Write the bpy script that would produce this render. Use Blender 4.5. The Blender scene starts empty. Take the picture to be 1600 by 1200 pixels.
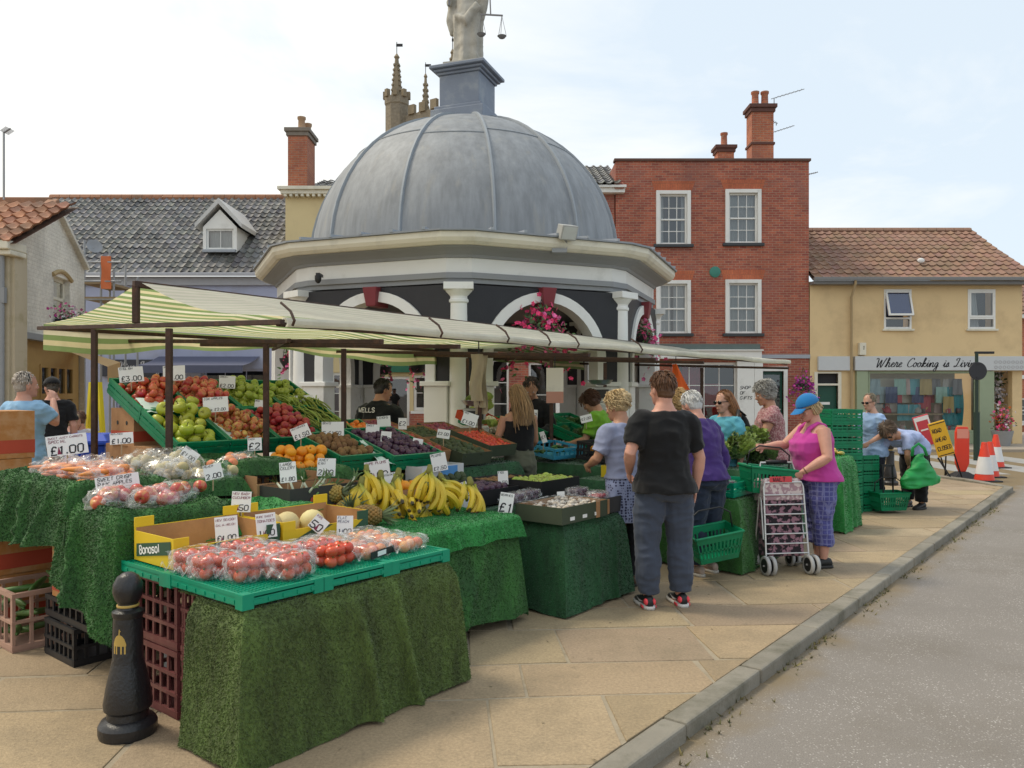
import bpy, math, random
from mathutils import Vector, Matrix, noise
V = Vector
PI = math.pi
RN = random.Random(11)
def rnd(a, b): return RN.uniform(a, b)
def rad(d): return math.radians(d)
scn = bpy.context.scene
COL = scn.collection
F, HY, EYE = 1220.0, 612.0, 1.6
KA = rad(51.0)                      # the kerb and the stall run along this bearing
U = V((math.cos(KA), math.sin(KA), 0)); W_ = V((-math.sin(KA), math.cos(KA), 0))
O0 = V((-1.14, 3.35, 0))
def px(x, y, z):
    d = (EYE - z) * F / (y - HY)
    return V(((x - 800) / F * d, d, z))
def pd(x, y, d): return V(((x - 800) / F * d, d, EYE - (y - HY) / F * d))
def S(u, v, z=0): return O0 + U * u + W_ * v + V((0, 0, z))
# ------------------------------------------------------------------ mesh builder
class MB:
    def __init__(s): s.v = []; s.f = []; s.m = []; s.c = []
    def add(s, vs, fs, mi=0, M=None, col=None):
        b = len(s.v)
        s.v += [tuple(M @ V(p)) for p in vs] if M is not None else [tuple(p) for p in vs]
        for f in fs: s.f.append(tuple(i + b for i in f)); s.m.append(mi); s.c.append(col)
        return s
    def box(s, c, d, rz=0, mi=0, M=None, col=None):
        x, y, z = d[0] / 2, d[1] / 2, d[2] / 2
        T = Matrix.Translation(c) @ Matrix.Rotation(rz, 4, 'Z')
        if M is not None: T = M @ T
        vs = [(i * x, j * y, k * z) for k in (-1, 1) for j in (-1, 1) for i in (-1, 1)]
        return s.add(vs, [(0, 2, 3, 1), (4, 5, 7, 6), (0, 1, 5, 4), (2, 6, 7, 3), (0, 4, 6, 2), (1, 3, 7, 5)], mi, T, col)
    def b2(s, a, b, mi=0, M=None, col=None):
        return s.box([(a[i] + b[i]) / 2 for i in range(3)], [abs(b[i] - a[i]) for i in range(3)], 0, mi, M, col)
    def bar(s, a, b, w, h=None, mi=0):
        a, b = V(a), V(b); h = h or w; t = (b - a); L = t.length; t.normalize()
        sd = t.cross(V((0, 0, 1)))
        if sd.length < 1e-3: sd = V((1, 0, 0))
        sd.normalize(); up = sd.cross(t)
        M = Matrix((sd, t, up)).transposed().to_4x4(); M.translation = (a + b) / 2
        return s.box((0, 0, 0), (w, L, h), 0, mi, M)
    def loft(s, secs, mi=0, cap=True, closed=True, M=None, col=None):
        n = len(secs[0]); vs = [p for q in secs for p in q]; fs = []
        for i in range(len(secs) - 1):
            for j in range(n if closed else n - 1):
                k = (j + 1) % n
                fs.append((i * n + j, i * n + k, (i + 1) * n + k, (i + 1) * n + j))
        if cap:
            fs.append(tuple(range(n - 1, -1, -1))); fs.append(tuple((len(secs) - 1) * n + j for j in range(n)))
        return s.add(vs, fs, mi, M, col)
    def tube(s, pts, r, n=8, mi=0, hint=(1, 0, 0), cap=True, col=None):
        pts = [V(p) for p in pts]; secs = []; h = V(hint)
        for i, p in enumerate(pts):
            t = (pts[min(i + 1, len(pts) - 1)] - pts[max(i - 1, 0)])
            if t.length < 1e-9: t = V((0, 0, 1))
            t.normalize(); a = h - t * h.dot(t)
            if a.length < .05: a = t.orthogonal()
            a.normalize(); b = t.cross(a); h = a
            q = r[i] if isinstance(r, list) else r
            rx, ry = q if isinstance(q, (list, tuple)) else (q, q)
            secs.append([p + a * (rx * math.cos(2 * PI * k / n)) + b * (ry * math.sin(2 * PI * k / n)) for k in range(n)])
        return s.loft(secs, mi, cap, True, None, col)
    def lathe(s, prof, n=16, c=(0, 0, 0), mi=0, M=None, cap=True, ph=0):
        secs = [[(c[0] + r * math.cos(2 * PI * k / n + ph), c[1] + r * math.sin(2 * PI * k / n + ph), c[2] + z) for k in range(n)] for r, z in prof]
        return s.loft(secs, mi, cap, True, M)
    def ell(s, c, r, nu=12, nv=8, mi=0, M=None, col=None):
        secs = []
        for i in range(nv + 1):
            a = PI * (i + .02) / (nv + .04) if 0 < i < nv else (0.02 if i == 0 else PI - .02)
            secs.append([(c[0] + r[0] * math.sin(a) * math.cos(2 * PI * k / nu), c[1] + r[1] * math.sin(a) * math.sin(2 * PI * k / nu), c[2] - r[2] * math.cos(a)) for k in range(nu)])
        return s.loft(secs, mi, True, True, M, col)
    def prism(s, poly, z0, z1, mi=0, M=None):
        return s.loft([[(x, y, z0) for x, y in poly], [(x, y, z1) for x, y in poly]], mi, True, True, M)
    def grid(s, fn, nu, nv, mi=0, col=None):
        vs = [fn(i / nu, j / nv) for j in range(nv + 1) for i in range(nu + 1)]
        fs = [(j * (nu + 1) + i, j * (nu + 1) + i + 1, (j + 1) * (nu + 1) + i + 1, (j + 1) * (nu + 1) + i) for j in range(nv) for i in range(nu)]
        return s.add(vs, fs, mi, None, col)
    def mesh(s, name, mats, smooth=False):
        me = bpy.data.meshes.new(name)
        me.from_pydata(s.v, [], s.f)
        for m in (mats if isinstance(mats, (list, tuple)) else [mats]): me.materials.append(m)
        if any(s.m): me.polygons.foreach_set('material_index', s.m)
        if any(c is not None for c in s.c) or any(m_.name in VC for m_ in me.materials):
            at = me.color_attributes.new('Col', 'FLOAT_COLOR', 'CORNER'); d = []
            for f, c in zip(s.f, s.c):
                c = c if c is not None else 1.0
                c = (c, c, c) if isinstance(c, (int, float)) else c
                d += [c[0], c[1], c[2], 1.0] * len(f)
            at.data.foreach_set('color', d)
        if smooth: finish_smooth(me, smooth)
        return me
    def build(s, name, mats, parent=None, smooth=False, loc=None, bevel=0, world=False):
        if world and parent is not None:
            L = parent.location; s.v = [(p[0] - L[0], p[1] - L[1], p[2] - L[2]) for p in s.v]
        me = s.mesh(name, mats, smooth)
        o = bpy.data.objects.new(name, me); COL.objects.link(o)
        if parent is not None: o.parent = parent
        if loc is not None: o.location = loc
        if bevel:
            md = o.modifiers.new('edge', 'BEVEL'); md.width = bevel; md.segments = 2; md.limit_method = 'ANGLE'; md.angle_limit = rad(40)
        return o
def finish_smooth(me, smooth):
    me.polygons.foreach_set('use_smooth', [True] * len(me.polygons))
    if smooth is not True:
        me.set_sharp_from_angle(angle=rad(smooth))
def thing(name, label, cat, loc=(0, 0, 0), rz=0, group=None, rot=None):
    o = bpy.data.objects.new(name, None); COL.objects.link(o); o.empty_display_size = .05
    o.location = loc; o.rotation_euler = rot if rot else (0, 0, rz)
    return tag(o, label, cat, group)
def tag(o, label, cat, group=None):
    o['label'] = label; o['category'] = cat
    if group: o['group'] = group
    return o
def kind(o, k): o['kind'] = k; return o
def inst(name, me, M, parent=None):
    o = bpy.data.objects.new(name, me); COL.objects.link(o)
    if parent is not None: o.parent = parent
    o.matrix_basis = M; return o
def copy_tree(o, parent=None):
    c = o.copy(); COL.objects.link(c); c.parent = parent
    for ch in [k for k in COL.objects if k.parent == o]: copy_tree(ch, c)
    return c
def TRS(loc, rot=(0, 0, 0), sc=1):
    from mathutils import Euler
    s = sc if isinstance(sc, (tuple, list)) else (sc, sc, sc)
    return Matrix.Translation(loc) @ Euler(rot).to_matrix().to_4x4() @ Matrix.Diagonal((s[0], s[1], s[2], 1))
def crom(pts, n):
    pts = [V(p) for p in pts]; P = [pts[0] * 2 - pts[1]] + pts + [pts[-1] * 2 - pts[-2]]; out = []
    for i in range(1, len(P) - 2):
        for k in range(n):
            t = k / n; a, b, c, d = P[i - 1], P[i], P[i + 1], P[i + 2]
            out.append(.5 * ((2 * b) + (c - a) * t + (2 * a - 5 * b + 4 * c - d) * t * t + (3 * b - a - 3 * c + d) * t ** 3))
    out.append(pts[-1]); return out
TRASH = []
def fuse(mb, voxel, sm=3, disp=0, dsc=6, seed=0):
    """one continuous surface out of overlapping closed shells"""
    me = mb.mesh('tmp', [])
    if 'workshop' not in bpy.data.scenes: bpy.data.scenes.new('workshop')
    ws = bpy.data.scenes['workshop']
    o = bpy.data.objects.new('tmp', me); ws.collection.objects.link(o)
    r = o.modifiers.new('r', 'REMESH'); r.mode = 'VOXEL'; r.voxel_size = voxel; r.use_smooth_shade = True
    if sm:
        q = o.modifiers.new('s', 'SMOOTH'); q.iterations = sm; q.factor = .5
    with bpy.context.temp_override(scene=ws, view_layer=ws.view_layers[0]):
        dg = bpy.context.evaluated_depsgraph_get(); dg.update()
    m2 = bpy.data.meshes.new_from_object(o.evaluated_get(dg))
    ws.collection.objects.unlink(o); TRASH.extend((o, me))
    if disp:
        sd = V((seed * 3.1, seed * 1.7, seed))
        n_ = len(m2.vertices); C_ = [0.0] * (3 * n_); N_ = [0.0] * (3 * n_)
        m2.vertices.foreach_get('co', C_); m2.vertices.foreach_get('normal', N_)
        for i in range(0, 3 * n_, 3):
            p = V(C_[i:i + 3]) * dsc + sd
            n = noise.noise(p) + .5 * noise.noise(V((p.x * 2.2, p.y * 2.2, p.z * 1.1)))
            fold = abs(noise.noise(V((p.x * .9 + 9, p.y * .9, p.z * 1.7)))) - .2
            a = disp * (n * .6 - fold * .9)
            for k in (0, 1, 2): C_[i + k] += N_[i + k] * a
        m2.vertices.foreach_set('co', C_); m2.update()
    m2.polygons.foreach_set('use_smooth', [True] * len(m2.polygons))
    return m2
def put(me, name, mats, parent):
    me.name = name; me.materials.clear()
    for m in (mats if isinstance(mats, (list, tuple)) else [mats]): me.materials.append(m)
    o = bpy.data.objects.new(name, me); COL.objects.link(o); o.parent = parent; return o
# ------------------------------------------------------------------ materials
MATS = {}; VC = set()
class NT:
    def __init__(s, name):
        s.m = bpy.data.materials.new(name); s.m.use_nodes = True; s.t = s.m.node_tree; s.n = s.t.nodes; s.p = s.n['Principled BSDF']
        s.out = s.n['Material Output']
    def nd(s, ty, **k):
        x = s.n.new(ty)
        for a, b in k.items(): setattr(x, a, b)
        return x
    def ln(s, a, b): s.t.links.new(a, b)
    def coord(s, kindc='Object'):
        return s.nd('ShaderNodeTexCoord').outputs[kindc]
    def noise(s, sc, det=4, vec=None, ro=.55):
        x = s.nd('ShaderNodeTexNoise'); x.inputs['Scale'].default_value = sc; x.inputs['Detail'].default_value = det; x.inputs['Roughness'].default_value = ro
        s.ln(vec if vec is not None else s.coord(), x.inputs['Vector']); return x.outputs['Fac']
    def ramp(s, fac, stops):
        r = s.nd('ShaderNodeValToRGB'); e = r.color_ramp.elements
        while len(e) < len(stops): e.new(.5)
        for i, (p, c) in enumerate(stops):
            e[i].position = p; e[i].color = (c, c, c, 1) if isinstance(c, (int, float)) else (*c[:3], 1)
        s.ln(fac, r.inputs[0]); return r.outputs[0]
    def mix(s, fac, a, b, mode='MIX'):
        x = s.nd('ShaderNodeMix', data_type='RGBA', blend_type=mode)
        for sock, val in ((x.inputs[0], fac), (x.inputs[6], a), (x.inputs[7], b)):
            if isinstance(val, (int, float)): sock.default_value = val if sock.type == 'VALUE' else (val, val, val, 1)
            elif isinstance(val, (tuple, list)): sock.default_value = (*val[:3], 1)
            else: s.ln(val, sock)
        return x.outputs[2]
    def math(s, op, a, b=None):
        x = s.nd('ShaderNodeMath', operation=op)
        for i, val in enumerate((a, b)):
            if val is None: continue
            if isinstance(val, (int, float)): x.inputs[i].default_value = val
            else: s.ln(val, x.inputs[i])
        return x.outputs[0]
    def bump(s, h, st, dist=.01):
        b = s.nd('ShaderNodeBump'); b.inputs['Strength'].default_value = st; b.inputs['Distance'].default_value = dist
        s.ln(h, b.inputs['Height']); s.ln(b.outputs[0], s.p.inputs['Normal'])
    def base(s, c):
        if isinstance(c, (tuple, list)): s.p.inputs['Base Color'].default_value = (*c[:3], 1)
        else: s.ln(c, s.p.inputs['Base Color'])
    def sets(s, **k):
        for a, b in k.items(): s.p.inputs[a.replace('_', ' ')].default_value = b
    def objrand(s): return s.nd('ShaderNodeObjectInfo').outputs['Random']
    def attr(s): VC.add(s.m.name); return s.nd('ShaderNodeVertexColor', layer_name='Col').outputs['Color']
def mat(name, col, rough=.6, var=.12, sc=6, bump=0, bsc=60, metal=0, spec=.4, dirt=None, dsc=2, dth=(.5, .7), vcol=False, orand=0, sub=0, trans=0, coat=0):
    if name in MATS: return MATS[name]
    t = NT(name)
    lo = tuple(c * (1 - var) for c in col[:3]); hi = tuple(min(c * (1 + var), 1) for c in col[:3])
    c = t.mix(t.noise(sc, 5), lo, hi)
    if dirt: c = t.mix(t.ramp(t.noise(dsc, 6, None, .65), [(dth[0], 0), (dth[1], 1)]), c, dirt)
    if vcol: c = t.mix(1.0, c, t.attr(), 'MULTIPLY')
    if orand:
        h = t.nd('ShaderNodeHueSaturation'); h.inputs['Saturation'].default_value = 1
        t.ln(t.math('ADD', t.math('MULTIPLY', t.objrand(), orand * .12), .5 - orand * .06), h.inputs['Hue'])
        t.ln(t.math('ADD', t.math('MULTIPLY', t.objrand(), orand), 1 - orand * .5), h.inputs['Value'])
        t.ln(c, h.inputs['Color']); c = h.outputs[0]
    t.base(c); t.sets(Roughness=rough, Metallic=metal)
    t.p.inputs['Specular IOR Level'].default_value = spec
    if sub:
        t.p.inputs['Subsurface Weight'].default_value = sub; t.p.inputs['Subsurface Radius'].default_value = (.01, .004, .002)
    if coat: t.p.inputs['Coat Weight'].default_value = coat
    if bump: t.bump(t.noise(bsc, 4), bump)
    if trans:
        tr = t.nd('ShaderNodeBsdfTranslucent'); mx = t.nd('ShaderNodeMixShader'); mx.inputs[0].default_value = trans
        if isinstance(c, tuple): tr.inputs[0].default_value = (*c, 1)
        else: t.ln(c, tr.inputs[0])
        t.ln(t.p.outputs[0], mx.inputs[1]); t.ln(tr.outputs[0], mx.inputs[2]); t.ln(mx.outputs[0], t.out.inputs[0])
    MATS[name] = t.m; return t.m
def m_film(name, tint=(1, 1, 1), gl=.12, rough=.12, bs=40, glint_haze=0.0):
    if name in MATS: return MATS[name]
    t = NT(name); tr = t.nd('ShaderNodeBsdfTransparent'); tr.inputs[0].default_value = (*tint, 1)
    g = t.nd('ShaderNodeBsdfGlossy'); g.inputs['Roughness'].default_value = rough; g.inputs[0].default_value = (1, 1, 1, 1)
    b = t.nd('ShaderNodeBump'); b.inputs['Strength'].default_value = .9; b.inputs['Distance'].default_value = .006
    t.ln(t.noise(bs, 3), b.inputs['Height']); t.ln(b.outputs[0], g.inputs['Normal'])
    mx = t.nd('ShaderNodeMixShader'); mx.inputs[0].default_value = gl; t.ln(tr.outputs[0], mx.inputs[1]); t.ln(g.outputs[0], mx.inputs[2])
    o = mx.outputs[0]
    if glint_haze:
        d = t.nd('ShaderNodeBsdfDiffuse'); d.inputs[0].default_value = (.85, .86, .87, 1); m2 = t.nd('ShaderNodeMixShader'); t.ln(t.ramp(t.noise(bs * .55, 3), [(.5, glint_haze * .35), (.64, glint_haze * 4), (.72, glint_haze * .35)]), m2.inputs[0])  # even milky film, plus white highlights painted along the creases
        t.ln(o, m2.inputs[1]); t.ln(d.outputs[0], m2.inputs[2]); o = m2.outputs[0]
    t.ln(o, t.out.inputs[0]); MATS[name] = t.m; return t.m
def m_glass(name='window_glass', tint=(.75, .8, .82), gl=.1):
    if name in MATS: return MATS[name]
    t = NT(name); tr = t.nd('ShaderNodeBsdfTransparent'); tr.inputs[0].default_value = (*tint, 1)
    g = t.nd('ShaderNodeBsdfGlossy'); g.inputs['Roughness'].default_value = .02
    b = t.nd('ShaderNodeBump'); b.inputs['Strength'].default_value = .08; b.inputs['Distance'].default_value = .02
    t.ln(t.noise(1.6, 2), b.inputs['Height']); t.ln(b.outputs[0], g.inputs['Normal'])
    mx = t.nd('ShaderNodeMixShader'); fr = t.nd('ShaderNodeFresnel'); fr.inputs[0].default_value = 1.5
    t.ln(t.math('ADD', fr.outputs[0], gl), mx.inputs[0]); t.ln(tr.outputs[0], mx.inputs[1]); t.ln(g.outputs[0], mx.inputs[2]); t.ln(mx.outputs[0], t.out.inputs[0])
    MATS[name] = t.m; return t.m
def m_brick(name, c1, c2, mortar, bw=.225, rh=.075, ms=.008, stain=None, soff=0):
    if name in MATS: return MATS[name]
    t = NT(name); sp = t.nd('ShaderNodeSeparateXYZ'); t.ln(t.coord(), sp.inputs[0]); cb = t.nd('ShaderNodeCombineXYZ')
    t.ln(t.math('ADD', sp.outputs[0], sp.outputs[1]), cb.inputs[0]); t.ln(sp.outputs[2], cb.inputs[1])
    b = t.nd('ShaderNodeTexBrick'); b.inputs['Scale'].default_value = 1; b.inputs['Brick Width'].default_value = bw; b.inputs['Row Height'].default_value = rh
    b.inputs['Mortar Size'].default_value = ms; b.inputs['Mortar Smooth'].default_value = .3; b.inputs['Bias'].default_value = 0
    for k, c in (('Color1', c1), ('Color2', c2), ('Mortar', mortar)): b.inputs[k].default_value = (*c, 1)
    t.ln(cb.outputs[0], b.inputs['Vector'])
    n1 = t.ramp(t.noise(.7, 6, None, .65), [(.3, .62), (.7, 1.22)])
    c = t.mix(.85, b.outputs['Color'], n1, 'MULTIPLY')
    c = t.mix(.5, c, t.ramp(t.noise(18, 3), [(.3, .75), (.7, 1.2)]), 'MULTIPLY')
    if stain: c = t.mix(t.ramp(t.noise(.45, 7, None, .7), [(.52, 0), (.68, .75)]), c, stain)
    t.base(c); t.sets(Roughness=.9)
    h = t.mix(.3, b.outputs['Fac'], t.noise(60, 3)); iv = t.math('SUBTRACT', 1.0, h); t.bump(iv, .6, .012)
    MATS[name] = t.m; return t.m
def m_tile(name, col, moss=None, rough=.75):
    t = NT(name); c = t.mix(1.0, t.mix(t.noise(9, 4), tuple(k * .75 for k in col), tuple(k * 1.25 for k in col)), t.attr(), 'MULTIPLY')
    if moss: c = t.mix(t.ramp(t.noise(1.3, 7, None, .7), [(.48, 0), (.66, .8)]), c, moss)
    t.base(c); t.sets(Roughness=rough); t.bump(t.noise(40, 4), .3); return t.m
def turf_mat(name, c, c2):
    t = NT(name); mp = t.nd('ShaderNodeMapping'); mp.inputs['Scale'].default_value = (3.4, 3.4, .9); t.ln(t.coord(), mp.inputs[0]); k = t.mix(1.0, t.mix(t.ramp(t.noise(2.2, 6, mp.outputs[0], .65), [(.36, 0), (.62, 1)]), c, c2), t.attr(), 'MULTIPLY')  # upright paler streaks put the light on cloth folds into the colour
    t.base(k); t.sets(Roughness=.75); t.p.inputs['Sheen Weight'].default_value = .2; return t.m
WHITE = mat('white_paint', (.78, .78, .75), .55, .05, 3, .1, 90, dirt=(.5, .49, .45), dsc=1.7, dth=(.55, .85))
CREAMP = mat('cream_paint', (.72, .68, .56), .6, .06, 3, .1, 60, dirt=(.48, .46, .38), dsc=2.2, dth=(.52, .8))
GREYP = mat('grey_paint', (.27, .28, .29), .6, .08, 3, .1, 60)
DARKP = mat('black_paint', (.022, .022, .026), .5, .2, 5, .15, 60)
MAROON = mat('maroon_paint', (.2, .03, .04), .5)
BLACK = mat('black_plastic', (.018, .018, .02), .45, .2)
RUST = mat('rusty_steel', (.062, .036, .027), .7, .35, 9, .3, 70, metal=.15, dirt=(.115, .058, .036), dsc=11)
STEEL = mat('steel', (.55, .56, .58), .3, .08, metal=.9)
GLASS = m_glass()
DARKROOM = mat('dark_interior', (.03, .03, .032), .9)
CARD = mat('cardboard', (.42, .23, .11), .85, .12, 7, .15, 60, dirt=(.33, .17, .08), dsc=3)
CARDRED = mat('printed_carton', (.45, .2, .06), .75, .2, 6, dirt=(.5, .27, .12), dsc=9, dth=(.45, .6))
REDBAND = mat('red_print', (.45, .07, .035), .7, .2)
PAPER = mat('white_card', (.82, .82, .8), .7, .03)
INK = mat('black_ink', (.02, .02, .025), .8)
INKR = mat('maroon_ink', (.22, .03, .07), .8)
INKB = mat('grey_ink', (.13, .13, .2), .8)
GCRATE = mat('green_crate_plastic', (.0, .2, .085), .42, .2, 6, .1, 50, dirt=(.01, .13, .06), dsc=5)
TRAYG = mat('bright_green_tray_plastic', (.0, .27, .15), .4, .15, 6)
KCRATE = mat('black_crate_plastic', (.02, .02, .022), .45, .25)
MCRATE = mat('maroon_crate_plastic', (.17, .05, .05), .5, .25, 5, dirt=(.24, .12, .1), dsc=5)
PCRATE = mat('pink_buff_crate_plastic', (.42, .26, .2), .55, .2, 5, dirt=(.3, .2, .15), dsc=4)
BLUECR = mat('light_blue_crate_plastic', (.05, .32, .5), .45, .15)
DBLUECR = mat('dark_blue_crate_plastic', (.03, .1, .25), .45, .15)
YELBOX = mat('yellow_carton', (.72, .5, .02), .6, .08)
GRNBOX = mat('dark_green_print', (.035, .09, .05), .6, .1)
DKBOX = mat('dark_grey_carton', (.045, .045, .042), .7, .2)
OLBOX = mat('olive_green_carton', (.055, .07, .042), .7, .2)
WHTBOX = mat('white_carton', (.62, .63, .64), .6, .06)
FILM = m_film('clear_film', (1, 1, 1), .09, .2, 34, .09)
BAG = m_film('clear_bag_film', (1, 1, 1), .08, .2, 28, .09)
CLEARP = m_film('clear_plastic', (1, .98, .98), .05, .15, 6, .08)
TISSUE = mat('tissue_paper', (.6, .72, .66), .8, .06)
# turf blades over a mesh builder's quads
def blades(mb, dens, ln=.014, wd=.0035, down=.8, both=False, seed=1, sel=None):
    r = random.Random(seed); base = list(zip(mb.f, range(len(mb.f))))
    for f, _ in base:
        if len(f) != 4: continue
        a, b, c, d = (V(mb.v[i]) for i in f)
        n = (c - a).cross(d - b); ar = n.length / 2
        if ar < 1e-9: continue
        n.normalize(); k = ar * dens; k = int(k) + (1 if r.random() < k - int(k) else 0)
        for _i in range(k):
            s, t = r.random(), r.random()
            p = (a * (1 - s) + b * s) * (1 - t) + (d * (1 - s) + c * s) * t
            sg = -1 if both and r.random() < .5 else 1
            dr = n * sg * r.uniform(.4, 1) + V((r.gauss(0, .35), r.gauss(0, .35), r.gauss(0, .25) - down * r.uniform(.6, 1.6))); dr.normalize()
            w = dr.orthogonal(); w.rotate(__import__('mathutils').Quaternion(dr, r.uniform(0, 6.28))); w = w.normalized() * wd
            mb.add([p - w, p + w, p + dr * ln * r.uniform(.6, 1.3)], [(0, 1, 2)], 0, None, r.uniform(.7, 1.3))
# ------------------------------------------------------------------ lettering
GLY = {'A': '00 26 40,12 32', 'B': '00 06 36 45 33 03,33 42 41 30 00', 'C': '45 36 16 05 01 10 30 41', 'D': '00 06 26 44 42 20 00', 'E': '40 00 06 46,03 33', 'F': '00 06 46,03 33',
 'G': '45 36 16 05 01 10 30 41 43 23', 'H': '00 06,40 46,03 43', 'I': '20 26', 'J': '36 31 20 10 01', 'K': '00 06,46 03 40', 'L': '06 00 40', 'M': '00 06 23 46 40', 'N': '00 06 40 46',
 'O': '10 01 05 16 36 45 41 30 10', 'P': '00 06 36 45 44 33 03', 'Q': '10 01 05 16 36 45 41 30 10,22 40', 'R': '00 06 36 45 44 33 03,23 40', 'S': '45 36 16 05 04 13 33 42 41 30 10 01',
 'T': '06 46,26 20', 'U': '06 01 10 30 41 46', 'V': '06 20 46', 'W': '06 10 23 30 46', 'X': '00 46,06 40', 'Y': '06 23 46,23 20', 'Z': '06 46 00 40', '0': '10 01 05 16 36 45 41 30 10',
 '1': '15 26 20', '2': '05 16 36 45 44 00 40', '3': '06 46 23 33 42 41 30 10 01', '4': '30 36 02 42', '5': '46 06 03 33 42 41 30 10 01', '6': '45 36 16 05 01 10 30 41 42 33 13 02',
 '7': '06 46 10', '8': '13 04 05 16 36 45 44 33 13 02 01 10 30 41 42 33', '9': '41 30 10,41 45 36 16 05 04 13 33 44', '£': '45 36 26 15 11 00 40,03 33', '.': '20 21', 'o': '10 01 03 14 34 43 41 30 10', 'n': '00 04,03 14 34 43 40', 'a': '44 40,43 34 14 03 01 10 30 41', 's': '44 14 03 12 32 41 30 00', 'l': '10 16', 'p': '10 14 34 43 42 31 11', '-': '13 33', '!': '26 22,20 21', '/': '00 46', '&': '40 05 16 25 02 01 10 20 42'}
def strokes(mb, text, x, z, h, M, wt=.12, mi=0, sl=.08, y=-.0025, sp=1.0, r=None):
    """flat pen strokes in the xz plane facing -y"""
    k = h / 6.0; cx = x
    for ch in text:
        if ch == ' ': cx += 4 * k * sp; continue
        for st in GLY.get(ch, GLY['-']).split(','):
            P = []
            for q in st.split():
                jx, jz = (r.uniform(-.25, .25), r.uniform(-.25, .25)) if r else (0, 0)
                P.append(V((cx + (int(q[0]) + jx + sl * int(q[1])) * k * sp, y, z + (int(q[1]) + jz) * k)))
            ribbon(mb, P, h * wt, M, mi)
        cx += (5.4 if ch not in '.I!1' else 3.6) * k * sp
    return cx
def ribbon(mb, P, w, M=None, mi=0, taper=None):
    n = len(P); L = []; Rr = []
    for i, p in enumerate(P):
        t = P[min(i + 1, n - 1)] - P[max(i - 1, 0)]; t.y = 0
        if t.length < 1e-9: t = V((0, 0, 1))
        t.normalize(); nn = V((-t.z, 0, t.x)); ww = w * (taper(i / max(n - 1, 1), t) if taper else 1) / 2
        L.append(p + nn * ww); Rr.append(p - nn * ww)
    mb.add(L + Rr, [(i, i + 1, n + i + 1, n + i) for i in range(n - 1)], mi, M)
SCR = {'W': (2.0, [(-.1, 1.7), (.1, 1.95), (.35, 1.7), (.4, .2), (.55, 0), (1.0, 1.6), (1.05, .2), (1.25, 0), (1.7, 1.5), (1.9, 2.0)]),
 'h': (1.05, [(0, 0), (.5, 1.6), (.45, 2), (.3, 1.9), (.2, 0), (.35, .7), (.6, 1), (.75, .8), (.7, .15), (.85, 0), (1.05, .25)]),
 'e': (.75, [(0, .25), (.35, .5), (.6, .8), (.4, 1), (.15, .6), (.2, .1), (.45, 0), (.75, .25)]), 'r': (.8, [(0, 0), (.25, .95), (.3, 1.15), (.35, .9), (.6, .95), (.5, .2), (.65, 0), (.8, .25)]),
 'C': (1.3, [(1.2, 1.6), (1.1, 1.95), (.7, 1.9), (.25, 1.2), (.2, .4), (.55, 0), (.95, .1), (1.25, .35)]), 'o': (.85, [(.35, 1), (.1, .7), (.1, .2), (.35, 0), (.6, .3), (.6, .8), (.35, 1), (.6, .75), (.85, .85)]),
 'k': (.95, [(0, 0), (.5, 1.6), (.45, 2), (.3, 1.9), (.2, 0), (.25, .5), (.6, .95), (.7, .75), (.3, .5), (.65, .05), (.95, .25)]), 'i': (.55, [(0, .25), (.25, 1), (.2, .2), (.35, 0), (.55, .25)]),
 'n': (1.05, [(0, .3), (.15, .95), (.2, 0), (.35, .7), (.6, 1), (.75, .8), (.7, .15), (.85, 0), (1.05, .25)]), 'g': (.9, [(.65, .85), (.4, 1), (.1, .6), (.2, .1), (.45, .1), (.65, .9), (.6, -.6), (.35, -1), (.15, -.7), (.5, -.1), (.9, .25)]),
 's': (.7, [(0, .2), (.35, 1), (.45, .5), (.4, .1), (.15, 0), (.1, .2), (.5, .1), (.7, .25)]), 'L': (1.25, [(.3, 1.4), (.2, 1.75), (.6, 2), (.75, 1.7), (.5, .3), (.15, 0), (.1, .25), (.6, .15), (1.2, .15)]),
 'v': (.9, [(0, .8), (.2, 1), (.3, .3), (.4, 0), (.7, .8), (.7, 1), (.95, .9)]), 'u': (1.0, [(0, .25), (.25, 1), (.2, .2), (.4, 0), (.7, .9), (.7, .15), (.85, 0), (1, .25)]), 'O': (1.4, [(.7, 1.95), (.25, 1.4), (.25, .4), (.65, 0), (1.15, .5), (1.15, 1.5), (.7, 1.95), (.6, 1.6), (1.2, 1.8)]), 'l': (.6, [(0, .1), (.45, 1.6), (.4, 2), (.25, 1.8), (.2, .2), (.35, 0), (.6, .25)])}
def script(mb, text, x, z, xh, M=None, wt=.14, y=-.004, sl=.32, mi=0, sp=1):
    cx = x
    for ch in text:
        if ch == ' ': cx += xh * .9 * sp; continue
        w, pts = SCR[ch]
        P = crom([V((p[0], 0, p[1])) for p in pts], 5)
        P = [V((cx + (p.x + sl * p.z) * xh * sp, y, z + p.z * xh)) for p in P]
        ribbon(mb, P, xh * wt * 1.5, M, mi, lambda f, t: .45 + .75 * abs(t.z))
        if ch == 'i': mb.add([(cx + (.34 + sl * 1.35 + a) * xh, y, z + (1.35 + b) * xh) for a, b in ((-.1, -.1), (.1, -.1), (.1, .12), (-.1, .12))], [(0, 1, 2, 3)], mi, M)
        cx += w * xh * sp
    return cx
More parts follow.
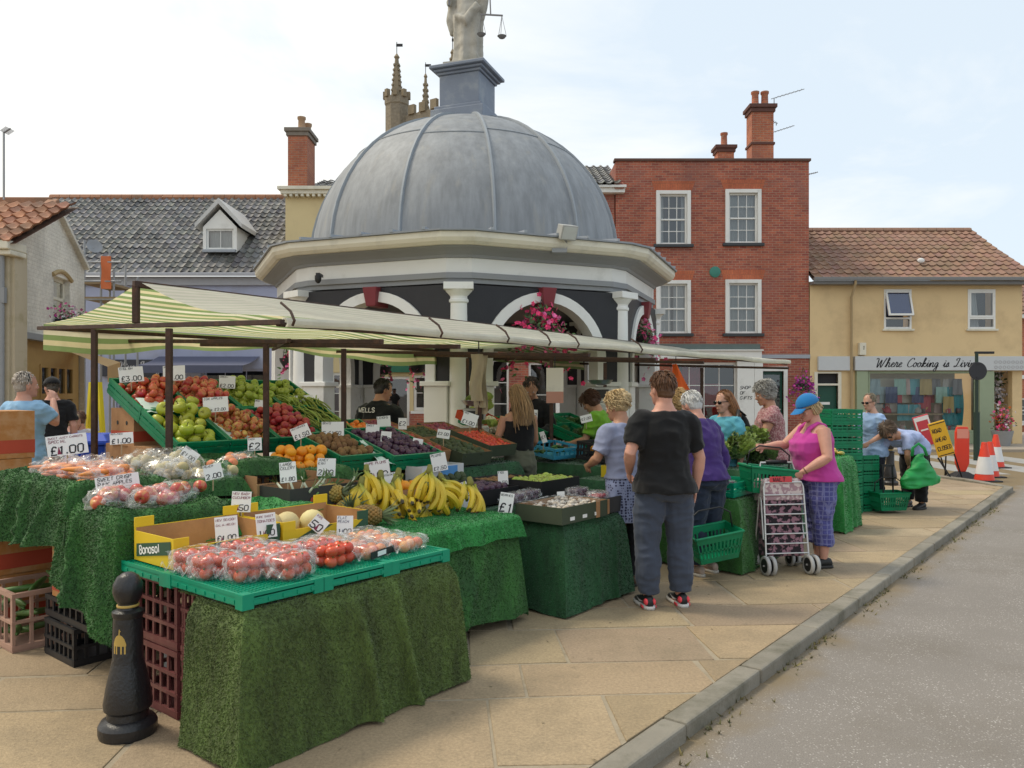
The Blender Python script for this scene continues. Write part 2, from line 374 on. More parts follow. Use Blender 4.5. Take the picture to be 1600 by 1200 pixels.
# ------------------------------------------------------------------ camera, sky, sun
cam = bpy.data.cameras.new('camera'); co = bpy.data.objects.new('camera', cam); COL.objects.link(co); scn.camera = co
co.location = (0, 0, EYE); co.rotation_euler = (rad(90), 0, 0); cam.sensor_width = 36; cam.lens = 36 * F / 1600; cam.shift_y = (HY - 600) / 1600
cam.clip_start = .05; cam.clip_end = 3000
SUN_EL, SUN_AZ = rad(58), rad(-76)       # azimuth from +Y towards +X: up to the left, a little behind the market cross
sd = V((math.sin(SUN_AZ) * math.cos(SUN_EL), math.cos(SUN_AZ) * math.cos(SUN_EL), math.sin(SUN_EL)))
sl = bpy.data.lights.new('sun', 'SUN'); sl.energy = 1.5; sl.angle = rad(12); sl.color = (1, .9, .72)
so = bpy.data.objects.new('sun', sl); COL.objects.link(so); so.rotation_euler = (-sd).to_track_quat('-Z', 'Y').to_euler()
w = bpy.data.worlds.new('World'); scn.world = w; w.use_nodes = True; wt = w.node_tree; bg = wt.nodes['Background']
sky = wt.nodes.new('ShaderNodeTexSky'); sky.sky_type = 'NISHITA'; sky.sun_disc = False; sky.sun_elevation = SUN_EL; sky.sun_rotation = SUN_AZ
sky.dust_density = 2.0; sky.air_density = 1.0
def wn(ty, **k):
    x = wt.nodes.new(ty)
    for a, b in k.items(): setattr(x, a, b)
    return x
tc = wn('ShaderNodeTexCoord'); sx = wn('ShaderNodeSeparateXYZ'); wt.links.new(tc.outputs['Generated'], sx.inputs[0])
def wm(op, a, b=None, c=None):
    x = wn('ShaderNodeMath', operation=op)
    for i, q in enumerate((a, b, c)):
        if q is None: continue
        if isinstance(q, (int, float)): x.inputs[i].default_value = q
        else: wt.links.new(q, x.inputs[i])
    return x.outputs[0]
zz = wm('ADD', wm('MAXIMUM', sx.outputs[2], 0), .22)
cb = wn('ShaderNodeCombineXYZ'); wt.links.new(wm('DIVIDE', sx.outputs[0], zz), cb.inputs[0]); wt.links.new(wm('DIVIDE', sx.outputs[1], zz), cb.inputs[1])
nz = wn('ShaderNodeTexNoise'); nz.inputs['Scale'].default_value = 1.5; nz.inputs['Detail'].default_value = 9; nz.inputs['Roughness'].default_value = .58; nz.inputs['Distortion'].default_value = .5
wt.links.new(cb.outputs[0], nz.inputs[0])
# thicker cloud towards the sun side (left), thinning to veils on the right
den = wm('ADD', nz.outputs[0], wm('MULTIPLY', sx.outputs[0], -.42))
mr = wn('ShaderNodeMapRange'); mr.inputs[1].default_value = .36; mr.inputs[2].default_value = .72; mr.inputs[3].default_value = .1; mr.inputs[4].default_value = 1; wt.links.new(den, mr.inputs[0])
mxw = wn('ShaderNodeMix', data_type='RGBA'); wt.links.new(mr.outputs[0], mxw.inputs[0])
hz = wn('ShaderNodeMix', data_type='RGBA'); hz.inputs[0].default_value = .8; wt.links.new(sky.outputs[0], hz.inputs[6]); hz.inputs[7].default_value = (5.0, 5.75, 6.35, 1)
wt.links.new(hz.outputs[2], mxw.inputs[6]); mxw.inputs[7].default_value = (6.85, 6.75, 6.4, 1)
wt.links.new(mxw.outputs[2], bg.inputs[0]); bg.inputs[1].default_value = .118
scn.view_settings.view_transform = 'Standard'; scn.view_settings.look = 'None'; scn.view_settings.exposure = .5; scn.view_settings.gamma = 1
scn.cycles.max_bounces = 8; scn.cycles.transparent_max_bounces = 24; scn.cycles.caustics_reflective = False; scn.cycles.caustics_refractive = False
# ------------------------------------------------------------------ ground
K0 = V((.49, 3.32, 0))
def clip(poly, p, n):
    """keep the side of the line through p where (q-p).n <= 0"""
    out = []
    for i in range(len(poly)):
        a, b = poly[i], poly[(i + 1) % len(poly)]; da = (V(a) - p).dot(n); db = (V(b) - p).dot(n)
        if da <= 0: out.append(a)
        if (da < 0) != (db < 0) and abs(da - db) > 1e-9: t = da / (da - db); out.append(tuple(V(a) + (V(b) - V(a)) * t))
    return out
t = NT('tarmac'); c = t.mix(t.noise(1.1, 6), (.185, .165, .145), (.26, .232, .205))
c = t.mix(t.ramp(t.noise(.6, 7, None, .7), [(.5, 0), (.68, .5)]), c, (.16, .135, .105))
vo = t.nd('ShaderNodeTexVoronoi'); vo.inputs['Scale'].default_value = 66; vo.inputs['Randomness'].default_value = 1; t.ln(t.coord(), vo.inputs[0])
sep = t.nd('ShaderNodeSeparateColor'); t.ln(vo.outputs['Color'], sep.inputs[0])
chip = t.math('MULTIPLY', t.math('LESS_THAN', vo.outputs['Distance'], .3), t.math('GREATER_THAN', sep.outputs[0], .55))
chip = t.math('MULTIPLY', chip, t.ramp(t.noise(2.2, 5), [(.35, .1), (.62, 1)]))
c = t.mix(t.math('MULTIPLY', chip, .68), c, (.56, .53, .49))
c = t.mix(.55, c, t.ramp(t.noise(160, 2), [(.3, .5), (.7, 1.4)]), 'MULTIPLY')
# the dirty gutter along the kerb
sp = t.nd('ShaderNodeSeparateXYZ'); t.ln(t.coord(), sp.inputs[0]); nrm = -W_
dk = t.math('ADD', t.math('ADD', t.math('MULTIPLY', sp.outputs[0], nrm.x), t.math('MULTIPLY', sp.outputs[1], nrm.y)), -(K0.dot(nrm)))
dk = t.math('ADD', dk, t.math('MULTIPLY', t.noise(2.5, 6), .5))
c = t.mix(t.ramp(dk, [(.16, .9), (.46, 0)]), c, (.19, .135, .06))
t.base(c); t.sets(Roughness=.85); t.bump(t.mix(.5, t.noise(140, 3), vo.outputs['Distance']), .5, .006); ROADM = t.m
g = MB(); g.box((0, 300, -.085), (1600, 1600, .02)); kind(g.build('road', ROADM), 'structure')
PAVB = mat('paving_mortar', (.34, .285, .205), .95, .2, 9, .4, 80, dirt=(.24, .19, .12), dsc=4)
t = NT('york_stone'); c = t.mix(1.0, t.mix(t.noise(1.4, 8, None, .6), (.315, .235, .145), (.435, .335, .215)), t.attr(), 'MULTIPLY')
c = t.mix(t.ramp(t.noise(.9, 8, None, .72), [(.46, 0), (.68, .85)]), c, (.225, .175, .11))
c = t.mix(t.ramp(t.noise(7, 6, None, .7), [(.6, 0), (.72, .55)]), c, (.16, .125, .08))
c = t.mix(.75, c, t.ramp(t.noise(60, 7, None, .7), [(.3, .62), (.7, 1.28)]), 'MULTIPLY')
t.base(c); t.sets(Roughness=.8); t.bump(t.mix(.5, t.noise(9, 8, None, .65), t.noise(90, 4)), .65, .012); FLAG = t.m
n_k = -W_                                   # outward, towards the road
kerb_in = K0 - n_k * .135
def pavement_edge(poly):
    q = clip(poly, kerb_in, n_k)
    if len(q) > 2: q = clip(q, V((8.2, 13.3, 0)), V((.97, .24, 0)).normalized())
    if len(q) > 2: q = clip(q, V((7.6, 15.6, 0)), V((.35, 1, 0)).normalized())
    return q
base = pavement_edge([(-60, -10, 0), (30, -10, 0), (30, 40, 0), (-60, 40, 0)])
b = MB(); b.prism([(p[0], p[1]) for p in base], -.14, -.005); kind(b.build('pavement', PAVB), 'structure')
# random-coursed flags
b = MB(); r = random.Random(5); ang = rad(4); ca, sa = math.cos(ang), math.sin(ang)
y = -1.0
while y < 17:
    h = r.choice((.5, .58, .66, .75)); x = -13 + r.uniform(0, 1)
    while x < 14:
        wd = r.choice((.6, .75, .9, 1.05, 1.25)); gp = .012
        j = lambda: r.uniform(-.012, .012)
        q = [(x + gp + j(), y + gp + j()), (x + wd - gp + j(), y + gp + j()), (x + wd - gp + j(), y + h - gp + j()), (x + gp + j(), y + h - gp + j())]
        q = [(p[0] * ca - p[1] * sa, p[0] * sa + p[1] * ca, 0) for p in q]; q = pavement_edge(q)
        if len(q) > 2:
            tz = [r.uniform(-.0018, .0018) for _ in q]; s = r.uniform(.86, 1.09); cc = (s, s * r.uniform(.96, 1.02), s * r.uniform(.9, 1.04))
            b.loft([[(p[0], p[1], -.02) for p in q], [(p[0], p[1], tz[i]) for i, p in enumerate(q)]], 0, True, True, None, cc)
        x += wd
    y += h
kind(b.build('pavement_flagstones', FLAG, bevel=.004), 'structure')
# kerb stones
b = MB(); s = -6.0
while s < 12.55:
    L = r.uniform(.75, 1.05); L = min(L, 12.6 - s); a = K0 + U * (s + .006); e = K0 + U * (s + L - .006); sh = r.uniform(.85, 1.1)
    jj = W_ * r.uniform(-.006, .006); zt = .008 + r.uniform(-.004, .004)
    q = [a + jj, e + jj, e + W_ * .13 + jj, a + W_ * .13 + jj]
    b.loft([[(p.x, p.y, -.2) for p in q], [(p.x, p.y, zt) for p in q]], 0, True, True, None, (sh, sh, sh)); s += L
cpts = crom([K0 + U * 12.6, V((8.42, 13.6, 0)), V((8.32, 14.6, 0)), V((7.75, 15.6, 0)), V((6.5, 16.1, 0)), V((4, 17, 0))], 4)
for i in range(len(cpts) - 1):
    a, e = cpts[i], cpts[i + 1]; nn = (e - a).normalized(); nn = V((-nn.y, nn.x, 0)) * .155
    b.loft([[(p.x, p.y, -.2) for p in (a, e, e + nn, a + nn)], [(p.x, p.y, .006) for p in (a, e, e + nn, a + nn)]], 0, True, True, None, (.95, .95, .95))
t = NT('kerb_stone'); c = t.mix(1.0, t.mix(t.noise(3, 7), (.2, .18, .145), (.32, .29, .235)), t.attr(), 'MULTIPLY')
c = t.mix(t.ramp(t.noise(2.2, 7, None, .7), [(.45, 0), (.66, .9)]), c, (.13, .12, .085)); t.base(c); t.sets(Roughness=.85); t.bump(t.noise(45, 5), .5, .01)
kind(b.build('kerb', t.m, bevel=.014), 'structure')
b = MB(); b.b2((-40, 21.6, -.14), (60, 40, .004)); kind(b.build('shop_pavement', mat('far_paving', (.36, .31, .25), .9, .15, 2)), 'structure')
# zebra-like faded road markings by the far corner
b = MB(); 
for i in range(3): b.b2((9.3 + i * 1.3, 15.8 + i * .2, -.079), (10.1 + i * 1.3, 20.5, -.071))
kind(b.build('road_marking', mat('worn_white_paint', (.33, .325, .31), .8, .25, 8)), 'structure')
# weeds and grit in the gutter
b = MB(); r = random.Random(3)
for i in range(420):
    s = r.uniform(-1.5, 11); p = K0 + U * s + n_k * abs(r.gauss(.03, .06)); z = -.074; q = r.uniform(.006, .02)
    if abs(math.sin(s * 2.1)) < .45: continue
    for k in range(3):
        a = r.uniform(0, 6.28); d = V((math.cos(a), math.sin(a), 0)) * q
        b.add([p + d * .4 + V((0, 0, z)), p - d * .4 + V((0, 0, z)), p + V((r.gauss(0, q), r.gauss(0, q), z + q * r.uniform(.6, 2.2)))], [(0, 1, 2)], 0, None, r.uniform(.6, 1.3))
o = b.build('gutter_weeds', turf_mat('weed', (.2, .15, .05), (.12, .13, .04))); kind(o, 'stuff')
# litter of straw and leaf scraps on the flags
b = MB()
for i in range(170):
    p = V((r.uniform(-2.6, 4), r.uniform(2.6, 9), .004)); a = r.uniform(0, 6.28); d = V((math.cos(a), math.sin(a), 0)) * r.uniform(.006, .022); e = V((-d.y, d.x, 0)) * r.uniform(.1, .35)
    if not pavement_edge([tuple(p), tuple(p + d), tuple(p + e)]): continue
    b.add([p - d, p + e, p + d, p - e + V((0, 0, .004))], [(0, 1, 2, 3)], 0, None, r.uniform(.5, 1.2))
kind(b.build('pavement_litter', turf_mat('scrap', (.16, .11, .06), (.3, .25, .13))), 'stuff')
# ------------------------------------------------------------------ building helpers
def wall(mb, x0, x1, z0, z1, y, ops=(), depth=.2, mi=0):
    """front wall in the plane y facing -y with openings (x0,z0,x1,z1) and their reveals"""
    xs = sorted({x0, x1, *[q for o in ops for q in (o[0], o[2])]}); zs = sorted({z0, z1, *[q for o in ops for q in (o[1], o[3])]})
    for i in range(len(xs) - 1):
        for k in range(len(zs) - 1):
            cx, cz = (xs[i] + xs[i + 1]) / 2, (zs[k] + zs[k + 1]) / 2
            if any(o[0] < cx < o[2] and o[1] < cz < o[3] for o in ops): continue
            mb.add([(xs[i], y, zs[k]), (xs[i + 1], y, zs[k]), (xs[i + 1], y, zs[k + 1]), (xs[i], y, zs[k + 1])], [(0, 1, 2, 3)], mi)
    for a, c, b_, d in ops:
        e = y + depth
        for q in ([(a, y, c), (a, y, d), (a, e, d), (a, e, c)], [(b_, y, d), (b_, y, c), (b_, e, c), (b_, e, d)], [(a, y, d), (b_, y, d), (b_, e, d), (a, e, d)], [(a, y, c), (a, e, c), (b_, e, c), (b_, y, c)]):
            mb.add(q, [(0, 1, 2, 3)], mi)
def shell(mb, x0, x1, y0, y1, z0, z1, mi=0):
    """back, sides of a building (front is wall())"""
    mb.add([(x0, y1, z0), (x0, y1, z1), (x1, y1, z1), (x1, y1, z0)], [(0, 1, 2, 3)], mi)
    mb.add([(x0, y0, z0), (x0, y0, z1), (x0, y1, z1), (x0, y1, z0)], [(0, 1, 2, 3)], mi)
    mb.add([(x1, y0, z0), (x1, y1, z0), (x1, y1, z1), (x1, y0, z1)], [(0, 1, 2, 3)], mi)
def sash(par, x0, z0, x1, z1, y, cols, rows, fm=None, fw=.07, sill=None, curtain=None, name='window', box=0, half=True, cfrac=1):
    fm = fm or WHITE; b = MB()
    if box: 
        for q in ((x0 - box, z0, x0, z1 + box), (x1, z0, x1 + box, z1 + box), (x0 - .0, z1, x1 + .0, z1 + box)): b.b2((q[0], y - .06, q[1]), (q[2], y + .06, q[3]))
    yo = y + .05
    b.b2((x0, yo, z0), (x0 + fw, yo + .06, z1)); b.b2((x1 - fw, yo, z0), (x1, yo + .06, z1)); b.b2((x0 + fw, yo, z1 - fw), (x1 - fw, yo + .06, z1)); b.b2((x0 + fw, yo, z0), (x1 - fw, yo + .06, z0 + fw * 1.2))
    if half: b.b2((x0 + fw, yo - .015, (z0 + z1) / 2 - .025), (x1 - fw, yo + .045, (z0 + z1) / 2 + .025))
    for i in range(1, cols): xx = x0 + fw + (x1 - x0 - 2 * fw) * i / cols; b.b2((xx - .012, yo + .012, z0 + fw), (xx + .012, yo + .042, z1 - fw))
    for k in range(1, rows):
        if half and k * 2 == rows: continue
        zz_ = z0 + fw + (z1 - z0 - 2 * fw) * k / rows; b.b2((x0 + fw, yo + .014, zz_ - .012), (x1 - fw, yo + .04, zz_ + .012))
    w_ = b.build(name, fm, par, bevel=.006)
    MB().add([(x0, yo + .03, z0), (x1, yo + .03, z0), (x1, yo + .03, z1), (x0, yo + .03, z1)], [(0, 1, 2, 3)]).build('pane', GLASS, w_)
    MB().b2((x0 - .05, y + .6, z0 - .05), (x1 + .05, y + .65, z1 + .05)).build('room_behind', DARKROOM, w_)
    if sill: MB().b2((x0 - .08 - box, y - .1, z0 - .09), (x1 + .08 + box, y + .05, z0 - .002)).build('sill', sill, w_, bevel=.006)
    if curtain:
        c = MB(); wv = (x1 - x0)
        for s0, s1 in ((0, .5 * cfrac), (1 - .5 * cfrac, 1)):
            c.grid(lambda a, q: (x0 + wv * (s0 + (s1 - s0) * a), y + .2 + .025 * math.sin((s0 + a * (s1 - s0)) * 60), z0 + (z1 - z0) * q), 20, 1)
        c.build('curtain', curtain, w_, smooth=True)
    return w_
def pantiles(mb, org, xd, ud, w, L, tw=.24, tl=.33, amp=.03, seed=0, lo=.65, hi=1.25, ns=7, flat=False):
    r = random.Random(seed); org, xd, ud = V(org), V(xd).normalized(), V(ud).normalized(); n = xd.cross(ud).normalized()
    u_ = [org - n * .07, org + xd * w - n * .07, org + xd * w + ud * L - n * .07, org + ud * L - n * .07]; mb.add(u_, [(0, 1, 2, 3)], 0, None, .3)
    nt = int(round(w / tw)); tw = w / nt; nr = max(1, int(round(L / tl))); tl = L / nr; sag = r.uniform(0, 9)
    for k in range(nr):
        for i in range(nt):
            vs = []
            dz = r.uniform(-.006, .006)
            for s, hh in ((k * tl - .03, .032), ((k + 1) * tl + .005, 0)):
                for j in range(ns + 1):
                    a = j / ns; pr = amp * (math.cos(2 * PI * a) if not flat else .3 * math.cos(2 * PI * a)) + (.35 * amp * math.cos(4 * PI * a))
                    wob = .018 * math.sin((i + a) * tw * .9 + sag) * math.sin(k * .5 + sag)
                    vs.append(org + xd * ((i + a) * tw) + ud * s + n * (pr + hh + dz + wob))
            # thickness at the lower edge
            vs += [vs[j] - n * .03 for j in range(ns + 1)]
            m = ns + 1; fs = [(j, j + 1, m + j + 1, m + j) for j in range(ns)] + [(2 * m + j, 2 * m + j + 1, j + 1, j) for j in range(ns)]
            sh = r.uniform(lo, hi); mb.add(vs, fs, 0, None, (sh, sh * r.uniform(.93, 1.05), sh * r.uniform(.9, 1.08)))
def chimney(par, x, y, z0, z1, sx, sy, m, pots=2, capm=None, potm=None, bands=True, antenna=False):
    b = MB(); b.b2((x - sx / 2, y - sy / 2, z0), (x + sx / 2, y + sy / 2, z1 - .25))
    c = b.build('chimney', m, par)
    k = MB(); k.b2((x - sx / 2 - .05, y - sy / 2 - .05, z1 - .25), (x + sx / 2 + .05, y + sy / 2 + .05, z1 - .12)); k.b2((x - sx / 2 - .1, y - sy / 2 - .1, z1 - .12), (x + sx / 2 + .1, y + sy / 2 + .1, z1))
    k.build('cap', capm or m, c, bevel=.01)
    if bands: MB().b2((x - sx / 2 - .04, y - sy / 2 - .04, z0 + (z1 - z0) * .45), (x + sx / 2 + .04, y + sy / 2 + .04, z0 + (z1 - z0) * .45 + .08)).build('brick_band', capm or m, c, bevel=.01)
    for i in range(pots):
        q = x + (i - (pots - 1) / 2) * .32
        MB().lathe([(.14, 0), (.15, .06), (.12, .1), (.11, .42), (.14, .46), (.14, .52), (.1, .52), (.09, .3)], 12, (q, y, z1)).build('chimney_pot', potm or m, c, smooth=40)
    return c
BRICK = m_brick('red_brick', (.47, .135, .08), (.30, .08, .06), (.40, .27, .19), stain=(.27, .13, .11))
BRICK2 = m_brick('orange_brick', (.5, .17, .085), (.4, .12, .07), (.4, .27, .19), stain=(.28, .12, .09))
RUBBED = m_brick('rubbed_brick', (.54, .16, .075), (.48, .13, .065), (.3, .13, .08), .075, .4, .004)
PANTD = m_tile('black_glazed_pantile', (.12, .12, .12), (.27, .26, .235), .5)
PANTR = m_tile('red_pantile', (.36, .17, .095), (.2, .13, .085))
PANTB = m_tile('brown_pantile', (.26, .15, .105), (.185, .13, .075))
LEADF = mat('lead_flashing', (.34, .37, .41), .55, .15, 4, .1, 30)
LAV = mat('lavender_render', (.40, .43, .58), .85, .06, 1.5, .15, 50, dirt=(.34, .36, .46), dsc=.9)
YEL = mat('pale_yellow_render', (.66, .54, .30), .85, .06, 1.2, .15, 50, dirt=(.52, .41, .24), dsc=.8, dth=(.5, .8))
PEACH = mat('peach_render', (.72, .54, .30), .85, .07, 1.0, .15, 60, dirt=(.5, .36, .2), dsc=.7, dth=(.5, .8))
DOORG = mat('dark_green_door', (.012, .075, .05), .4, .1)
SAGE = mat('sage_green_paint', (.30, .36, .24), .55, .07)
NET = mat('net_curtain', (.5, .5, .47), .9, .08, 12)
CURT = mat('pale_curtain', (.62, .62, .6), .9, .06, 9)
BLIND = mat('blue_blind', (.06, .09, .3), .8, .1)
DKSIL = mat('slate_sill', (.05, .055, .06), .6, .2)
# ------------------------------------------------------------------ three-storey red brick house
D = 24.0
def X(p, d=D): return (p - 800) / F * d
def Z(p, d=D): return EYE - (p - HY) / F * d
bh = thing('brick_house', 'tall flat-topped red brick house with four white sash windows', 'house', (X(1264), D, 0))
L0 = bh.location.x
x0, x1 = X(962) - L0, 0
ops = []; wins = [(1031, 305, 1073, 378), (1139, 303, 1183, 376), (1031, 445, 1073, 517), (1139, 444, 1183, 517)]
for a, t_, c, b_ in wins: ops.append((X(a - 6) - L0, Z(b_ + 4), X(c + 6) - L0, Z(t_ - 7)))
shop = (X(1050) - L0, .45, X(1152) - L0, Z(566)); dr = (X(1190) - L0, .02, X(1224) - L0, Z(580))
m = MB(); wall(m, x0, x1, 0, Z(251), 0, ops + [shop, dr], .25); shell(m, x0, x1, 0, 7.5, 0, Z(251)); m.add([(x0, 0, Z(251)), (x1, 0, Z(251)), (x1, 7.5, Z(251)), (x0, 7.5, Z(251))], [(0, 1, 2, 3)])
m.build('wall', BRICK, bh)
k = MB(); k.b2((x0 - .05, -.06, Z(252)), (x1 + .05, .25, Z(248))); k.build('parapet_coping', mat('weathered_coping', (.13, .075, .06), .9, .3), bh, bevel=.01)
for i, (a, t_, c, b_) in enumerate(wins):
    sash(bh, X(a - 6) - L0 + .11, Z(b_ + 4), X(c + 6) - L0 - .11, Z(t_ - 7) - .11, 0, 3, 4, WHITE, .055, DKSIL, CURT if i in (0, 2) else NET, box=.11, cfrac=(.35, 1, .9, 1)[i])
    xa, xb, zt = X(a - 6) - L0, X(c + 6) - L0, Z(t_ - 7); 
    MB().loft([[(xa - .04, -.006, zt + .002), (xb + .04, -.006, zt + .002), (xb + .14, -.006, zt + .3), (xa - .14, -.006, zt + .3)], [(xa - .04, .02, zt + .002), (xb + .04, .02, zt + .002), (xb + .14, .02, zt + .3), (xa - .14, .02, zt + .3)]]).build('window_arch', RUBBED, bh)
q = MB(); q.lathe([(0.01, 0), (.17, 0), (.17, .03), (.14, .045), (.01, .045)], 24, M=TRS((X(1117) - L0, 0, Z(425)), (rad(90), 0, 0))); q.build('wall_plaque', mat('verdigris_plaque', (.05, .22, .17), .6), bh, smooth=40)
f = MB(); f.b2((X(1030) - L0, -.28, Z(561)), (X(1186) - L0, .02, Z(549))); f.b2((X(1030) - L0, -.34, Z(549)), (X(1188) - L0, .02, Z(547))); f.build('shop_cornice', WHITE, bh, bevel=.01)
f = MB(); f.b2((X(1020) - L0, -.12, Z(547)), (X(1186) - L0, .01, Z(538))); f.build('lead_flashing', mat('grey_green_lead', (.12, .15, .14), .7), bh)
f = MB(); f.b2((X(1187) - L0, -.05, Z(560)), (0.02, .02, Z(554))); f.build('string_course', LEADF, bh)
for xx in (1150, 1177): 
    f = MB(); f.b2((X(xx) - L0, -.14, 0), (X(xx + 13) - L0 + (.27 if xx == 1150 else 0), .03, Z(561))); p_ = f.build('pilaster', WHITE, bh, bevel=.01)
    if xx == 1150:
        f = MB(); rr = random.Random(2)
        script(f, 'Love', .0, 0, .085, TRS((X(1154) - L0, -.142, Z(608))), .2) if False else None
        for i, wds in enumerate(('SHOP', 'OF', 'GIFTS')): strokes(f, wds, X(1154) - L0, Z(608 + 8 * i), .09, Matrix.Translation((0, -.142, 0)), .16, 0, .3, -.002, 1, rr)
        f.build('lettering', INK, p_)
sash(bh, shop[0], shop[1], shop[2], shop[3], 0, 4, 3, WHITE, .08, WHITE, None, 'shop_window', half=False)
rr = random.Random(8); g = MB()
for i in range(9):
    xx = shop[0] + .2 + rr.random() * 1.6; z_ = rr.choice((.6, 1.1, 1.7)); g.grid(lambda a, c: (xx + .5 * a, .42 + .03 * math.sin(a * 14), z_ + .75 * c), 10, 2)
g.build('red_display', mat('red_cloth', (.42, .025, .06), .8, .4, 8), bh, smooth=True)
g = MB(); g.b2((dr[0] - .12, -.05, 0), (dr[0], .1, dr[3] + .14)); g.b2((dr[2], -.05, 0), (dr[2] + .12, .1, dr[3] + .14)); g.b2((dr[0], -.05, dr[3]), (dr[2], .1, dr[3] + .14)); dd = g.build('door_frame', WHITE, bh, bevel=.008)
g = MB(); g.b2((dr[0], .1, 0), (dr[2], .16, dr[3])); g.b2((dr[0] + .08, .09, 1.1), (dr[2] - .08, .1, dr[3] - .1), 1); d2 = g.build('door', [DOORG, GLASS], bh, bevel=.006)
MB().ell((dr[2] - .08, .06, 1.05), (.03, .03, .03), 8, 6).build('handle', STEEL, d2, smooth=True)
c = chimney(bh, X(1233) - L0 - .2, 2.2, Z(251), Z(168, 26.2), .72, .6, BRICK2, 2, mat('sooty_cap', (.12, .06, .05), .9, .3))
chimney(bh, X(1180) - L0 + .4, 5, Z(252), Z(230, 29), .6, .5, BRICK2, 1, mat('sooty_cap', (.12, .06, .05)), bands=False)
def aerial(x, y, z, name, label, dx=1.0, tilt=.25, h=.5):
    b = MB(); b.bar((0, 0, 0), (0, 0, h), .025); b.bar((-dx * .1, 0, h - .03), (dx, 0, h + tilt), .02)
    for i in range(7): q = dx * (.1 + .13 * i); z_ = h - .03 + (tilt + .03) * (q + dx * .1) / (dx * 1.1); b.bar((q, -.12, z_), (q, .12, z_), .008)
    return tag(b.build(name, mat('aerial_aluminium', (.3, .31, .32), .4, .1, metal=.6), None, loc=(x, y, z)), label, 'aerial')
aerial(X(1242), 25.9, Z(165, 25.9), 'tv_aerial', 'thin tv aerial pointing right from the top of the tall brick chimney', 1.0, .3, .25)
aerial(X(1205, 27), 27, Z(212, 27), 'tv_aerial', 'thin tv aerial between the two chimneys of the red brick house', .8, .25, .1)
aerial(X(1213, 26), 26, Z(196, 26), 'tv_aerial', 'small aerial slanting left of the tall red brick chimney', -.45, .15, .1)
aerial(X(1263), 24.4, Z(270), 'tv_aerial', 'small aerial on the right edge of the red brick house', .45, .08, .05)
# brick wing left of it, mostly hidden by the dome
bw = thing('brick_wing', 'lower red brick wing with dark pantile roof beside the dome', 'house', (X(958), D + .05, 0)); L0 = bw.location.x
xa, xb = -5.2, .05
m = MB(); wall(m, xa, xb, 0, Z(300), 0, [(-4.6, .5, -3.2, 2.6), (-2.6, .5, -.9, 2.5)], .2); shell(m, xa, xb, 0, 6, 0, Z(300)); m.build('wall', BRICK, bw)
sash(bw, -4.6, .5, -3.2, 2.6, 0, 2, 3, WHITE, .07, None, None, 'shop_window', half=False); sash(bw, -2.6, .5, -.9, 2.5, 0, 2, 2, WHITE, .07, None, None, 'shop_window', half=False)
f = MB(); f.b2((xa, -.25, Z(303)), (X(975) - L0, .05, Z(296))); f.b2((xa, -.33, Z(296)), (X(977) - L0, .05, Z(292))); f.build('cornice', WHITE, bw, bevel=.01)
m = MB(); pantiles(m, (xa, -.35, Z(292) + .03), (1, 0, 0), (0, 3.4, 1.5), X(968) - L0 - xa, 3.7, seed=4); m.build('roof', PANTD, bw, smooth=45)
m = MB(); m.loft([[(.02, -.3, Z(290)), (.3, -.3, Z(290)), (.3, 3, 9.35), (.02, 3, 9.35)], [(.02, -.3, Z(298)), (.3, -.3, Z(298)), (.3, 3, 8.9), (.02, 3, 8.9)]]); m.build('parapet', PANTR if False else BRICK, bw)
# ------------------------------------------------------------------ cream building with the cook shop
cs = thing('cook_shop_building', 'cream rendered building with brown pantile roof over a kitchen shop', 'building', (X(1265), D, 0)); L0 = cs.location.x
xe = X(1597) - L0; ze = Z(440)
wn_ = [(1381, 452, 1424, 514), (1512, 452, 1555, 514)]
wops = [(X(a) - L0, Z(d_), X(c) - L0, Z(b_)) for a, b_, c, d_ in wn_]
sw = (X(1356) - L0, .35, X(1524) - L0, Z(580)); gd = (X(1277) - L0, .02, X(1309) - L0, Z(581)); gap = (X(1551) - L0, 0, xe - .3, Z(580))
m = MB(); wall(m, .01, xe, 0, ze, 0, wops + [sw, gd, gap], .22); shell(m, .01, xe, 0, 7, 0, ze)
m.build('wall', PEACH, cs)
m = MB(); pantiles(m, (-.02, -.35, ze + .05), (1, 0, 0), (0, 3.4, 2.14), xe + .25, 4.02, .26, .34, .022, seed=9, lo=.85, hi=1.12); m.build('roof', PANTB, cs, smooth=45)
m = MB()
for i in range(22): a = i * (xe + .2) / 22; m.tube([(a, 3.05, ze + 2.18), (a + (xe + .2) / 22 - .01, 3.05, ze + 2.18)], .12, 8)
m.build('ridge_tiles', PANTB, cs, smooth=45)
m = MB(); m.add([(xe - .02, 0, ze), (xe - .02, 6.5, ze), (xe - .02, 3.1, ze + 2.1)], [(0, 1, 2)]); m.build('gable', PEACH, cs)
m = MB(); m.b2((-.02, -.46, ze - .02), (xe + .2, -.34, ze + .08)); m.b2((0, -.34, ze - .12), (xe + .1, -.02, ze - .02)); m.build('gutter', mat('grey_gutter', (.2, .2, .2), .5), cs, bevel=.01)
m = MB(); xd_ = X(1328) - L0; m.tube([(xd_, -.4, ze), (xd_, -.4, ze - .1), (xd_, -.1, ze - .5), (xd_, -.1, .05)], .04, 8); m.build('downpipe', mat('buff_downpipe', (.4, .3, .17), .6), cs, smooth=40)
